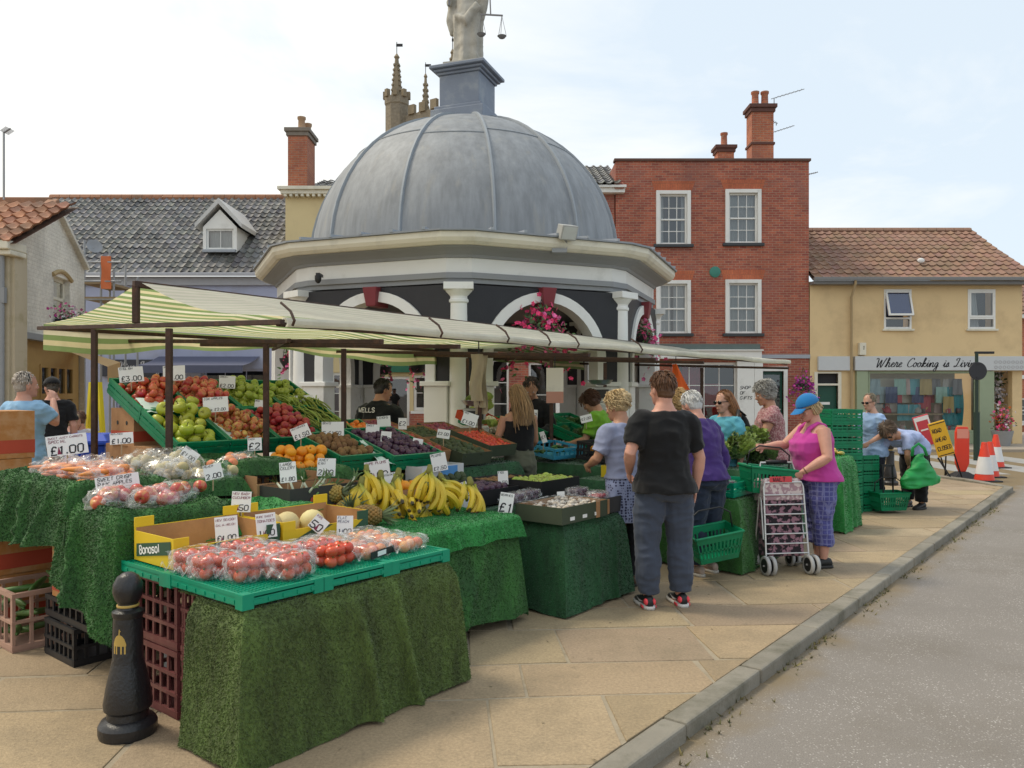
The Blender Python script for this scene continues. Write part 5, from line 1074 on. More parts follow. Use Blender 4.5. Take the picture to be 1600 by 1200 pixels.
# ------------------------------------------------------------------ produce meshes
def m_fruit(name, c1, c2, rough=.35, sc=6, streak=False, th=(.4, .62), orand=.35, bump=0):
    t = NT(name); vec = None
    if streak: mp = t.nd('ShaderNodeMapping'); mp.inputs['Scale'].default_value = (30, 30, 6); t.ln(t.coord(), mp.inputs[0]); vec = mp.outputs[0]
    of = t.nd('ShaderNodeVectorMath', operation='ADD'); t.ln(vec if vec else t.coord(), of.inputs[0]); cx_ = t.nd('ShaderNodeCombineXYZ'); t.ln(t.math('MULTIPLY', t.objrand(), 50.0), cx_.inputs[0]); t.ln(cx_.outputs[0], of.inputs[1])
    c = t.mix(t.ramp(t.noise(sc if not streak else 1.2, 3, of.outputs[0]), [(th[0], 0), (th[1], 1)]), c1, c2)
    h = t.nd('ShaderNodeHueSaturation'); t.ln(t.math('ADD', t.math('MULTIPLY', t.objrand(), orand), 1 - orand * .5), h.inputs['Value']); t.ln(t.math('ADD', t.math('MULTIPLY', t.objrand(), orand * .07), .5 - orand * .035), h.inputs['Hue']); t.ln(c, h.inputs['Color'])
    t.base(h.outputs[0]); t.sets(Roughness=rough)
    if bump: t.bump(t.noise(90, 3), bump, .004)
    return t.m
def apple_mesh(name, m, r=.04, squash=.9, stem=True, n=14):
    b = MB(); pr = [(.002, -.72), (.2, -.82), (.5, -.85), (.8, -.6), (.97, -.15), (1, .15), (.93, .5), (.72, .78), (.45, .88), (.22, .82), (.05, .62)]
    b.lathe([(a * r, z * r * squash) for a, z in pr], n)
    if stem: b.tube([(0, 0, r * .55), (r * .06, 0, r * .95), (r * .2, 0, r * 1.15)], r * .05, 5, 1)
    return b.mesh(name, [m, mat('stem_brown', (.07, .045, .02), .8)], True)
def ball_mesh(name, m, r, sq=(1, 1, 1), nub=None, n=14):
    b = MB(); b.ell((0, 0, 0), (r * sq[0], r * sq[1], r * sq[2]), n, 9)
    if nub: b.lathe([(r * .18, r * .97), (r * .1, r * 1.03), (.001, r * 1.02)], 6, mi=1)
    return b.mesh(name, [m, nub or m], True)
FR = {}
FR['red_apple'] = ('apple', apple_mesh('red_apple', m_fruit('red_apple_skin', (.55, .16, .045), (.50, .035, .03), .3, streak=True)), .042)
FR['pink_apple'] = ('apple', apple_mesh('pink_apple', m_fruit('pink_apple_skin', (.55, .30, .10), (.52, .06, .05), .3, streak=True, th=(.3, .55))), .038)
FR['green_apple'] = ('apple', apple_mesh('green_apple', m_fruit('green_apple_skin', (.26, .34, .03), (.34, .40, .06), .35)), .038)
FR['cooking_apple'] = ('apple', apple_mesh('cooking_apple', m_fruit('cooking_apple_skin', (.32, .37, .02), (.42, .42, .05), .35), .054, .82), .054)
FR['small_apple'] = ('apple', apple_mesh('small_apple', m_fruit('small_apple_skin', (.55, .36, .09), (.5, .09, .04), .35, streak=True, th=(.38, .6)), .036), .036)
FR['nectarine'] = ('nectarine', ball_mesh('nectarine', m_fruit('nectarine_skin', (.5, .2, .06), (.36, .025, .03), .4, 5, th=(.25, .5)), .036, (1, 1, .95)), .036)
FR['tangerine'] = ('orange', ball_mesh('tangerine', m_fruit('tangerine_skin', (.75, .19, .01), (.7, .14, .01), .45, bump=.3, orand=.2), .034, (1, 1, .85), mat('calyx', (.1, .16, .03), .8)), .034)
FR['orange'] = ('orange', ball_mesh('orange', m_fruit('orange_skin', (.8, .33, .012), (.78, .27, .012), .45, bump=.3, orand=.15), .045, (1, 1, .97), mat('calyx', (.1, .16, .03))), .045)
FR['tomato'] = ('tomato', ball_mesh('tomato', m_fruit('tomato_skin', (.62, .075, .025), (.55, .05, .02), .25, orand=.2), .032, (1, 1, .85), mat('tomato_calyx', (.06, .14, .02))), .032)
FR['kiwi'] = ('kiwi fruit', ball_mesh('kiwi', m_fruit('kiwi_skin', (.24, .13, .05), (.18, .1, .04), .9, bump=.5), .028, (1, 1, 1.25)), .029)
FR['plum'] = ('plum', ball_mesh('plum', m_fruit('plum_skin', (.05, .02, .05), (.09, .035, .06), .45), .027, (1, 1, 1.15)), .027)
FR['peach'] = ('peach', ball_mesh('peach', m_fruit('peach_skin', (.7, .32, .12), (.62, .13, .08), .6, 5), .037), .037)
FR['potato'] = ('potato', ball_mesh('potato', m_fruit('potato_skin', (.5, .42, .24), (.42, .33, .17), .8), .036, (1.25, .9, .85)), .036)
FR['avocado'] = ('avocado', ball_mesh('avocado', m_fruit('avocado_skin', (.03, .05, .015), (.055, .075, .025), .6, bump=.8), .036, (1, 1, 1.4)), .036)
FR['onion'] = ('onion', apple_mesh('onion', m_fruit('onion_skin', (.3, .05, .09), (.22, .03, .07), .4), .034, .9), .034)
FR['melon'] = ('melon', ball_mesh('melon', m_fruit('melon_skin', (.6, .5, .25), (.55, .42, .2), .7, bump=.6), .075, (1, 1, .95)), .075)
def fill(fk, M, L, Wd, z0, where, rows=None, heap=1, skip=0, x0=0, y0=0, seed=1, name=None, jit=.14):
    cat, me, r_ = FR[fk]; rr = random.Random(seed); n = 0; lab = '%s %s' % (fk.replace('_', ' '), where)
    st2 = r_ * 1.93
    for lay in range(heap + 1):
        ny = int((Wd - 2 * r_) / (st2 * .9)) + 1; yy = y0 + r_ + lay * r_ * 1.1; k = 0
        while yy < y0 + Wd - r_ * .9 - lay * r_ * .4:
            xx = x0 + r_ + (k % 2) * r_ * .9 + lay * r_
            while xx < x0 + L - r_ * .95:
                if rr.random() > skip * (1 + 1.5 * lay) and (lay == 0 or rr.random() < .72):
                    p = (xx + rr.gauss(0, r_ * jit), yy + rr.gauss(0, r_ * jit), z0 + r_ * .9 + lay * r_ * 1.25 + rr.gauss(0, r_ * .1))
                    o = inst(name or fk, me, M @ TRS(p, (rr.gauss(0, .7), rr.gauss(0, .7), rr.uniform(0, 6)), rr.uniform(.84, 1.1))); tag(o, lab, cat, '%ss %s' % (fk.replace('_', ' '), where)); n += 1
                xx += st2
            yy += st2 * .9; k += 1
    return n
GC6 = crate_mesh('green_crate', .43, .6, .13, GCRATE, 6, 2, 3)
KC6 = crate_mesh('black_crate', .5, .6, .2, KCRATE, 9, 2)
# ------------------------------------------------------------------ the sloping bank of green crates
TILT = 24; cT, sT = math.cos(rad(TILT)), math.sin(rad(TILT)); TR = .1
def bank(fk, what, u, row, where, lab, L=.43, heap=1, skip=0, **kw):
    v = 2.6 + row * .615 * cT; z = 1.10 + row * .615 * sT
    M = place('green_crate', lab, 'crate', GC6, u, v, z, TILT, 'sloping green plastic fruit crates'); fill(fk, M, L - .03, .57, .055, where, heap=heap, skip=skip, x0=.015, y0=.015, **kw); return M
bank('cooking_apple', '', 1.04, 0, 'in the lowest front green crate of the bank', 'green crate of big cooking apples at the stall end', seed=3, heap=2)
bank('small_apple', '', 1.48, 0, 'beside the cooking apples in the front crates', 'green crate of small red and yellow apples with torn tissue', seed=4, skip=.1, heap=2)
bank('nectarine', '', 1.92, 0, 'in the crate next to the runner beans', 'green crate of dark red nectarines in the front row', seed=5, heap=2)
bank('red_apple', '', 1.04, 1, 'in the top crate at the stall end', 'green crate of large red apples at the top end of the bank', seed=6, skip=.04, heap=2)
bank('pink_apple', '', 1.48, 1, 'in the second top crate', 'green crate of pinkish red apples in the upper row', seed=7, heap=2)
bank('green_apple', '', 1.92, 1, 'in the third top crate', 'green crate of small green apples in the upper row', seed=8, heap=2)
bank('green_apple', '', 2.36, 1, 'at the far end of the upper row', 'green crate holding the last green apples of the upper row', seed=18, skip=.15)
def sheet(name, label, M, pts, mt, cat='tissue'):
    b = MB(); b.grid(lambda a, q: M @ (V(pts[0]).lerp(V(pts[1]), a).lerp(V(pts[3]).lerp(V(pts[2]), a), q) + V((0, 0, .02 * noise.noise(V((a * 4, q * 4, pts[0][0] * 9)))))), 8, 8); tag(b.build(name, mt, None, True), label, cat)
MM = Matrix.Translation(S(1.04, 2.6, 1.10)) @ Matrix.Rotation(KA, 4, 'Z') @ Matrix.Rotation(rad(TILT), 4, 'X')
sheet('tissue_liner', 'crumpled pale tissue under the small red apples', MM, [(.42, .0, .1), (.68, .0, .1), (.6, .3, .12), (.44, .34, .12)], TISSUE)
sheet('tissue_liner', 'pale tissue showing below the large red apples at the top', MM, [(.02, .56, .12), (.3, .56, .12), (.26, .72, .15), (.02, .78, .15)], TISSUE)
# runner beans
bm = MB()
for i in range(1): bm.tube(crom([(0, 0, 0), (.01, .08, .012), (.0, .17, .004), (-.02, .25, -.01)], 3), [(.004, .003)] + [(.008, .006)] * 8 + [(.003, .003)], 6)
BEAN = bm.mesh('runner_bean', [m_fruit('bean_skin', (.20, .26, .035), (.27, .33, .06), .5)], True)
Mb = place('green_crate', 'green crate of long runner beans behind the nectarines', 'crate', GC6, 2.36, 2.62, 1.10, TILT, 'sloping green plastic fruit crates')
rr = random.Random(4)
for i in range(85): o = inst('runner_bean', BEAN, Mb @ TRS((rr.uniform(.02, .4), rr.uniform(.02, .62), .1 + .07 * rr.random()), (rr.gauss(0, .12), rr.uniform(0, 6) if rr.random() < .2 else rr.gauss(0, .4), rr.gauss(0, .22)))); tag(o, 'pale green runner bean lying in the sloping bean crate', 'bean', 'runner beans in the sloping crate')
Mt = place('green_crate', 'green crate heaped with tangerines by the central post', 'crate', GC6, 2.8, 2.6, .99, TILT - 3, 'sloping green plastic fruit crates'); fill('tangerine', Mt, .4, .57, .06, 'in the crate by the middle post', heap=1, x0=.015, y0=.015, seed=9)
# cartons propping up the bank at its open end
CB = carton_mesh('carton', .5, .4, .3, CARD, CARD, lid=True, band=REDBAND, holes=True)
for i, (u, v, z, dy, lb) in enumerate(((1.06, 2.98, .86, 0, 'brown carton with red band propping the apple crates, lower'), (1.08, 3.42, .86, 0, 'brown carton with red band at the back of the bank end'), (1.07, 3.3, 1.16, 0, 'brown carton with hand holes directly under the top apple crate'))): place('carton', lb, 'carton', CB, u, v, z, 0, 'cartons under the fruit bank')
trestle('trestle table carrying the sloping fruit bank', 1.03, 4.6, 2.66, 3.9, .855)
drape('turf_cloth', 'dark turf cloth hanging in front of the sloping fruit bank', 1.45, 4.6, 2.63, 2.75, .87, [('S', .05, 0, 1)], TDK, 3000, .02, seed=31)
# ------------------------------------------------------------------ the low display at the stall end
C1 = drape('turf_cloth', 'green turf cloth lining the left crate of bagged carrots', .02, .52, 1.8, 2.95, 1.09, [('W', (.62, .72), 0, 1), ('S', .9, 0, 1), ('N', .8, 0, 1)], TMD, 36000, .011, .045, 12, 2, dip=.1, bulge=.03)
C2 = drape('turf_cloth', 'green turf cloth hanging long under the bags of apples', .0, .62, 1.16, 1.76, .975, [('W', (.5, .30), 0, 1), ('S', (.42, .8), 0, 1)], TMD, 42000, .011, .05, 13, 5, dip=.04, bulge=.025)
drape('turf_cloth', 'turf cloth under the bags of pale potatoes', .54, 1.0, 1.74, 2.5, 1.04, [('S', .93, 0, 1)], TMD, 20000, .011, .015, 9, 6, dip=.05)
drape('turf_cloth', 'turf lined empty crate below the cooking apples', 1.0, 1.46, 1.86, 2.58, 1.13, [('S', 1.02, 0, 1), ('W', 1.0, 0, 1)], TMD, 20000, .011, .015, 9, 7, dip=.12, bulge=.02)
drape('turf_cloth', 'turf cloth crumpled over the black crates behind the melon boxes', .5, 1.12, 1.14, 1.62, .9, [('S', (.78, .84), 0, 1), ('E', .75, 0, 1)], TBR, 22000, .011, .02, 12, 8, dip=.07, bulge=.03)
drape('turf_cloth', 'turf cloth under the loose oranges', 1.48, 1.95, 1.8, 2.3, 1.04, [('S', .93, 0, 1)], TMD, 9000, .016, .01, 9, 9, dip=.05)
trestle('trestle table under the low end display', .3, 2.2, 1.3, 2.6, .74)
KC = crate_mesh('black_crate', .52, .42, .22, KCRATE, 10, 2)
for i, (u, v, z, lb) in enumerate(((.03, 1.82, 0, 'black plastic crate on the flags left of the bollard'), (.56, 1.15, .62, 'black crate under the crumpled turf behind the melon box'), (.56, 1.75, .75, 'black crate supporting the potato bags'), (1.04, 1.85, .8, 'black crate under the empty turf lined crate'), (.05, 1.85, .68, 'black crate inside the left turf drape'), (.05, 2.4, .68, 'black crate at the back of the left turf drape'), (.05, 1.18, .66, 'black crate holding up the apple bags'), (1.5, 1.82, .78, 'black crate beneath the oranges'))): place('black_crate', lb, 'crate', KC, u, v, z, 0, 'black plastic crates')
CO = carton_mesh('carton', .5, .46, .36, CARDRED, CARD, lid=True, band=REDBAND, holes=True)
place('carton', 'orange wood-grain carton with red edge under the left turf drape', 'carton', carton_mesh('carton', .5, .5, .3, CARDRED, CARD, lid=True, band=REDBAND), .05, 1.68, .36, 0, 'orange cartons')
place('black_crate', 'second black crate stacked under the orange carton', 'crate', crate_mesh('black_crate', .5, .62, .13, KCRATE, 8, 1), .05, 1.66, .225, 0, 'black plastic crates')
for i in range(4): place('carton', ('orange carton at the bottom of the left stack', 'second orange carton from the bottom of the left stack', 'third orange carton of the left stack', 'topmost orange carton of the left stack beside the man in blue')[i], 'carton', CO, -.02 + .02 * (i % 2), 3.72, .362 * i, 0, 'orange cartons')
for i in range(2): place('carton', ('lower orange carton half hidden behind the left turf drape', 'upper orange carton half hidden behind the left turf drape')[i], 'carton', CO, .0, 2.96, .362 * i, 0, 'orange cartons')
PCm = crate_mesh('pink_crate', .42, .5, .36, PCRATE, 6, 2, t=.022); MP = place('pink_crate', 'faded pink slatted crate on the flags at far left', 'crate', PCm, -.1, 2.38, 0, 0)
b = MB(); b.ell((0, 0, 0), (.022, .022, .16), 8, 6); CUC = b.mesh('cucumber', [m_fruit('cucumber_skin', (.05, .12, .02), (.1, .2, .05), .5)], True)
for i in range(14): o = inst('cucumber', CUC, MP @ TRS((rr.uniform(.06, .36), rr.uniform(.06, .44), .06 + .025 * i), (rad(80), rr.uniform(0, 6), rr.uniform(0, 6)))); tag(o, 'cucumber lying inside the faded pink crate', 'cucumber', 'cucumbers in the pink crate')
DK = carton_mesh('dark_tray', .5, .36, .11, DKBOX, DKBOX); place('dark_tray', 'dark tray with white liner behind the pink crate', 'tray', DK, .0, 4.05, 0, 0, 'dark trays on the flags'); place('dark_tray', 'dark tray resting crooked on another at far left', 'tray', DK, .03, 4.1, .11, 3, 'dark trays on the flags', 6)
sheet('paper_liner', 'white paper liner in the dark tray at far left', Matrix.Translation(S(.05, 4.12, .22)) @ Matrix.Rotation(KA, 4, 'Z'), [(0, 0, 0), (.4, 0, 0), (.4, .3, .04), (0, .3, .02)], PAPER, 'paper')
# ------------------------------------------------------------------ nearest table: maroon crates, olive turf, green trays
MC_ = crate_mesh('maroon_crate', .4, .56, .33, MCRATE, 9, 3)
k = 0
for u in (.04, .44, .84):
    for v in (.06, .66):
        for z in (0, .335): k += 1; place('maroon_crate', 'maroon slatted crate %s, %s under the green punnet trays' % ({.04: 'at the bollard end', .44: 'in the middle', .84: 'at the far end'}[u], ('front' if v < .3 else 'rear') + (' bottom' if z == 0 else ' top')), 'crate', MC_, u, v, z, 0, 'maroon crates under the punnets')
TRY = MB(); L, Wd = .42, .66
TRY.b2((0, 0, .0), (L, Wd, .006))
for i in range(22): x = .012 + (L - .03) * i / 21; TRY.b2((x, .02, .006), (x + .006, Wd - .02, .017))
for i in range(26): y = .015 + (Wd - .03) * i / 25; TRY.b2((.012, y, .006), (L - .012, y + .005, .0155))
for q in (((0, 0), (L, .014)), ((0, Wd - .014), (L, Wd)), ((0, .014), (.014, Wd - .014)), ((L - .014, .014), (L, Wd - .014))): TRY.b2((q[0][0], q[0][1], -.032), (q[1][0], q[1][1], .021))
for i in range(5): x = .05 + .075 * i; TRY.b2((x, -.004, -.026), (x + .045, .0, -.008))
for i in range(7): y = .06 + .08 * i; TRY.b2((-.004, y, -.026), (0, y + .05, -.008))
for q in ((0, 0), (L - .05, 0), (0, Wd - .05), (L - .05, Wd - .05)): TRY.b2((q[0] - .003, q[1] - .003, -.045), (q[0] + .053, q[1] + .053, .019))
TRM = TRY.mesh('punnet_tray', [TRAYG])
for i, u in enumerate((-.03, .393, .816)):
    place('punnet_tray', ('green lattice tray nearest the bollard under the punnets', 'middle green lattice tray under the punnets', 'green lattice tray at the banana end under the punnets')[i], 'tray', TRM, u, -.02, .713, 0, 'green trays under the punnets')
    place('punnet_tray', ('rear green tray under the printed yellow box end', 'rear green tray under the middle of the yellow boxes', 'rear green tray at the pineapple end')[i], 'tray', TRM, u, .642, .711, 0, 'green trays under the punnets')
drape('turf_cloth', 'olive green turf cloth hanging to the ground in front of the punnet table', -.012, 1.225, -.012, .55, .664, [('S', .012, 0, 1), ('W', .02, .3, 1), ('E', .02, 0, .9)], TOL, 52000, .0105, .034, 9, 4, flare=.055, wd=.0028, nz=26)
# ------------------------------------------------------------------ yellow fruit boxes
YB = lambda: carton_mesh('yellow_box', .6, .4, .165, YELBOX, CARD, front=.62, ends=.9)
def yellow_box(u, v, z, lab, text, dy=0):
    t_ = thing('yellow_box', lab, 'box', S(u, v, z), KA + rad(dy), 'yellow printed fruit boxes'); o = bpy.data.objects.new('tray', YB()); COL.objects.link(o); o.parent = t_
    b = MB(); b.add([(-.003, .37, .02), (-.003, .37, .085), (-.003, .02, .135), (-.003, .02, .07)], [(0, 1, 2, 3)]); b.add([(.04, -.003, .03), (.22, -.003, .1), (.34, -.003, .1), (.16, -.003, .03)], [(0, 1, 2, 3)]); b.add([(.46, -.003, .035), (.56, -.003, .1), (.598, -.003, .1), (.598, -.003, .05), (.57, -.003, .035)], [(0, 1, 2, 3, 4)])
    b.build('green_stripe', GRNBOX, t_)
    if text:
        b = MB(); T = Matrix.Translation((-.005, .33, .038)) @ Matrix.Rotation(rad(-90), 4, 'Z') @ Matrix.Rotation(rad(-9.5), 4, 'Y'); strokes(b, 'Bonasol', 0, 0, .04, T, .22, 0, .05, 0, .9); b.build('lettering', PAPER, t_)
    for x in (.0, .5):
        b = MB(); b.b2((x, .392, .165), (x + .1, .402, .215)); b.build('corner_tab', YELBOX, t_)
    for x in (0, .52): b = MB(); b.b2((x, -.002, .1), (x + .08, .006, .15)); b.build('corner_tab', GRNBOX if x else YELBOX, t_)
    return t_
yb1 = yellow_box(.02, .66, .735, 'yellow fruit box with green stripe and white name, nearest the bollard', True)
yb2 = yellow_box(.64, .66, .735, 'yellow fruit box holding pale melons beside the pineapples', False)
for i, (x, y) in enumerate(((.2, .25), (.34, .2), (.1, .27))): tag(inst('melon', FR['melon'][1], Matrix.Translation(S(.64 + x, .66 + y, .825)) @ TRS((0, 0, 0), (rnd(-1, 1), 1, rnd(0, 6)))), 'pale netted melon in the second yellow box', 'melon', 'melons in the yellow box')
# ------------------------------------------------------------------ punnets
PUNP = mat('clear_pink_plastic', (.6, .35, .35), .2)
def punnet_proto(L=.22, Wd=.145, H=.1, fk='tomato', wrap=True, n=(3, 2), lays=2):
    t_ = thing('fruit_punnet', '', 'punnet'); b = MB(); i = .012
    b.loft([[(i, i, 0), (L - i, i, 0), (L - i, Wd - i, 0), (i, Wd - i, 0)], [(0, 0, H), (L, 0, H), (L, Wd, H), (0, Wd, H)], [(-.008, -.008, H), (L + .008, -.008, H), (L + .008, Wd + .008, H), (-.008, Wd + .008, H)]], 0, False); b.build('tub', CLEARP, t_, True)
    rr = random.Random(int(L * 1000 + H * 333)); me = FR[fk][1]; k = (L - 2 * i) / n[0] / 2 / FR[fk][2] * .98
    for lay in range(lays):
        for a in range(n[0]):
            for c in range(n[1]): inst('fruit', me, TRS((i + (L - 2 * i) * (a + .5) / n[0] + rr.gauss(0, .002), i + (Wd - 2 * i) * (c + .5) / n[1] + rr.gauss(0, .002), .02 + lay * FR[fk][2] * 1.5 * k + .006), (rr.gauss(0, .5), rr.gauss(0, .5), rr.uniform(0, 6)), k), t_)
    if wrap:
        b = MB(); nu, nv = 26, 18; c = V((L / 2, Wd / 2, H * .5))
        def wr(a, q):
            th = a * 2 * PI; ph = (q - .5) * PI; s = lambda x, p: math.copysign(abs(x) ** p, x)
            p = V((s(math.cos(ph), .35) * s(math.cos(th), .4) * (L / 2 + .01), s(math.cos(ph), .35) * s(math.sin(th), .4) * (Wd / 2 + .01), s(math.sin(ph), .5) * (H * .5 + .012)))
            q_ = noise.noise(p * 38 + V((L * 50, 0, 0))); return c + p * (1 + .10 * q_) + V((0, 0, .004 * noise.noise(p * 90)))
        b.grid(wr, nu, nv)
        for sx_ in (-1, 1): b.grid(lambda a, q: (L / 2 + sx_ * (L / 2 + .01 + .05 * q), Wd / 2 + (a - .5) * Wd * (1 - .35 * q) , H * .45 + .02 * math.sin(a * 12 + q * 5) + .03 * q * noise.noise(V((a * 6, q * 3, sx_)))), 12, 5)
        b.build('film_wrap', FILM, t_, True)
    return t_
PP = [punnet_proto(), punnet_proto(.22, .145, .095, 'tomato', False), punnet_proto(.22, .145, .065, 'peach', True, (3, 2), 1), punnet_proto(.19, .12, .08, 'plum', True, (4, 3)), punnet_proto(.18, .12, .06, 'nectarine', True, (4, 3), 1)]
used = set()
def punnet(kd, u, v, z, lab, dy=0, grp='wrapped punnets on the green trays'):
    p = PP[kd] if kd not in used else copy_tree(PP[kd]); used.add(kd); p.location = S(u, v, z); p.rotation_euler = (0, 0, KA + rad(dy)); p['label'] = lab; p['group'] = grp
for a in ((0, -.01, .33, 'film wrapped tomato punnet at the tray corner by the bollard', 4), (0, .05, .17, 'film wrapped tomato punnet second from the tray corner', -8), (0, .0, .5, 'film wrapped tomato punnet behind the corner one', 8), (0, .235, .02, 'film wrapped tomato punnet at the front edge of the trays', 20), (0, .28, .21, 'film wrapped tomato punnet behind the front edge one', 10),
          (0, .25, .37, 'film wrapped punnet in the middle of the trays', -6), (0, .25, .53, 'film wrapped punnet in front of the first yellow box', 3), (1, .51, .07, 'open clear punnet of tomatoes without film', 12), (0, .5, .24, 'film wrapped punnet behind the open tomato punnet', 4), (2, .5, .42, 'flat film wrapped punnet of peaches at the back of the trays', 0),
          (2, .75, .08, 'flat peach punnet with a dark paper label at the front edge', 16), (2, .74, .26, 'flat peach punnet behind the labelled one', 5), (2, .72, .48, 'flat peach punnet in front of the melon box', -4), (2, .98, .26, 'flat peach punnet near the far tray corner', 8), (2, .98, .44, 'flat peach punnet at the far back of the trays', 0), (2, 1.0, .07, 'flat peach punnet on the last tray by the bananas', 14)):
    punnet(a[0], a[1], a[2], .735, a[3], a[4])
    if 'dark paper label' in a[3]:
        b = MB(); b.b2((.0, -.014, .008), (.22, -.0115, .045)); lo = b.build('paper_label', BLACK, [o for o in COL.objects if o.get('label') == a[3]][0]); b = MB(); b.b2((.06, -.0155, .014), (.14, -.0145, .038)); b.build('white_print', PAPER, lo)
# ------------------------------------------------------------------ bags
def bag(lab, p, fk, n, r=(.17, .13, .08), seed=1, grp='clear bags of produce', tie=True, long=False):
    t_ = thing('produce_bag', lab, 'bag', p, KA, grp); rr = random.Random(seed)
    for i in range(n):
        q = V((rr.gauss(0, .45), rr.gauss(0, .45), rr.uniform(0, .8))); me = FR[fk][1] if fk in FR else fk
        inst('vegetable' if fk in ('potato',) or fk not in FR else 'fruit', me, TRS((q.x * r[0], q.y * r[1], .03 + q.z * r[2]), (rad(90) if long else rr.uniform(0, 6), rr.uniform(0, 6), rr.gauss(.6, .5))), t_)
    b = MB()
    def f(a, q):
        th = a * 2 * PI; ph = (q - .42) * PI / .92; ph = max(-PI / 2, min(PI / 2, ph)); s = V((math.cos(ph) * math.cos(th), math.cos(ph) * math.sin(th), math.sin(ph)))
        k = 1 + .22 * noise.noise(s * 3 + V((seed * 5, 0, 0))) + .12 * noise.noise(s * 9 + V((seed, 3, 0))); return V((s.x * r[0] * 1.12 * k, s.y * r[1] * 1.12 * k, max(.002, r[2] * .55 + s.z * (r[2] * .75 + .03) * k)))
    b.grid(f, 28, 18)
    if tie: b.grid(lambda a, q: V((r[0] * .5 * q + .02 * math.sin(a * 9), (a - .5) * .1 * (.3 + q), r[2] * 1.0 + .06 * q + .02 * math.sin(a * 14 + q * 4))), 12, 5)
    b.build('clear_bag', BAG, t_, True); return t_
b = MB(); b.tube([(0, 0, -.08), (0, 0, -.04), (0, 0, .05), (0, 0, .07)], [.004, .013, .02, .012], 9); CARR = b.mesh('carrot', [m_fruit('carrot_skin', (.72, .22, .05), (.66, .17, .03), .55)], True)
for i, (u, v, l) in enumerate(((.26, 2.62, 'bag of carrots at the back of the left turf crate'), (.2, 2.3, 'bag of carrots in the middle of the left turf crate'), (.3, 2.02, 'bag of carrots at the front of the left turf crate'), (.38, 2.42, 'bag of carrots beside the potato bags'))): bag('clear ' + l, S(u, v, 1.02), CARR, 34, (.16, .14, .1), 3 + i, long=True)
for i, (u, v, z, l) in enumerate(((.66, 2.3, 1.03, 'clear bag of pale potatoes at the back left, tallest'), (.8, 2.05, 1.02, 'clear bag of pale potatoes in the middle'), (.64, 1.92, 1.0, 'clear bag of pale potatoes over the apple card'), (.9, 1.84, 1.0, 'clear bag of pale potatoes at the front right'), (.88, 2.32, 1.03, 'clear bag of pale potatoes against the empty turf crate'))): bag(l, S(u, v, z), 'potato', 16, (.15, .13, .11 if i != 3 else .06), 11 + i)
for i, (u, v, l) in enumerate(((.12, 1.52, 'clear bag of pink apples at the left of the front turf'), (.3, 1.38, 'clear bag of pink apples at the front turf edge'), (.46, 1.5, 'clear bag of pink apples behind the front turf edge'))): bag(l, S(u, v, .95), 'pink_apple', 9, (.14, .11, .07), 21 + i, tie=False)
bag('clear bag of peaches right of the potato bags', S(1.2, 2.0, 1.06), 'peach', 7, (.14, .1, .06), 31); bag('clear bag of peaches by the empty turf crate card', S(1.08, 1.92, 1.06), 'peach', 6, (.12, .09, .05), 32)
# oranges and front cartons
fill('orange', Matrix.Translation(S(1.5, 1.84, .985)) @ Matrix.Rotation(KA, 4, 'Z'), .44, .42, .01, 'loose on turf below the apple crates', heap=2, seed=5)
CT = carton_mesh('carton', .5, .35, .17, CARD, CARD, front=.7)
place('carton', 'brown carton under the peach bags behind the dark vegetable box', 'carton', CT, 1.1, 1.62, .86, 0, 'open brown cartons')
# dark vegetable box with red pepper emblem
db = thing('dark_vegetable_box', 'dark grey carton of leeks with a red pepper emblem', 'box', S(1.12, 1.28, .78), KA); o = bpy.data.objects.new('carton', carton_mesh('dark_carton', .62, .34, .19, DKBOX, CARD)); COL.objects.link(o); o.parent = db
T = TRS((.2, -.004, .1), (rad(90), 0, 0)); b = MB()
for x, y in ((-.018, 0), (.018, 0), (0, -.012)): b.lathe([(.001, 0), (.026, 0), (.026, .002), (.001, .002)], 16, (x, y, 0), M=T)
b.build('pepper_emblem', REDBAND, o); b = MB(); b.tube([T @ V(q) for q in ((0, .02, .003), (.004, .04, .003), (.02, .05, .003))], .006, 5); b.build('pepper_stalk', mat('emblem_green', (.2, .35, .1), .7), o)
b = MB(); b.b2((.32, -.003, .11), (.4, 0, .145)); b.b2((.43, -.004, .05), (.6, 0, .17)); b.b2((.16, -.002, .045), (.25, 0, .05)); b.b2((.18, -.002, .032), (.23, 0, .037)); b.build('paper_label', PAPER, o); b = MB(); b.b2((.32, -.003, .03), (.4, 0, .055)); b.build('red_print', REDBAND, o)
b = MB()
for k in range(4): strokes(b, 'ORGANIC'[k:] + 'FARM', .445, .145 - .026 * k, .013, Matrix.Translation((0, -.004, 0)), .16, 0, 0, -.001, .8)
b.build('small_print', INKB, o)
b = MB(); b.tube([(0, 0, 0), (.0, 0, .15), (0, 0, .22)], [.012, .011, .008], 7, 0)
for k in range(4): a = k * 1.6; b.grid(lambda s, q: (.05 * q * math.cos(a) + .012 * (s - .5), .05 * q * math.sin(a), .2 + .16 * q - .07 * q * q), 2, 4, 1)
LEEK = b.mesh('leek', [mat('leek_white', (.62, .66, .5), .5), mat('leek_green', (.12, .2, .07), .6)], True)
for i in range(12): tag(inst('leek', LEEK, Matrix.Translation(S(1.22 + rr.uniform(0, .4), 1.36 + rr.uniform(0, .2), .86)) @ TRS((0, 0, 0), (rr.gauss(.3, .35), rr.gauss(-.4, .5), rr.uniform(0, 6)), .8)), 'leek standing in the dark grey vegetable box', 'leek', 'leeks in the dark box')
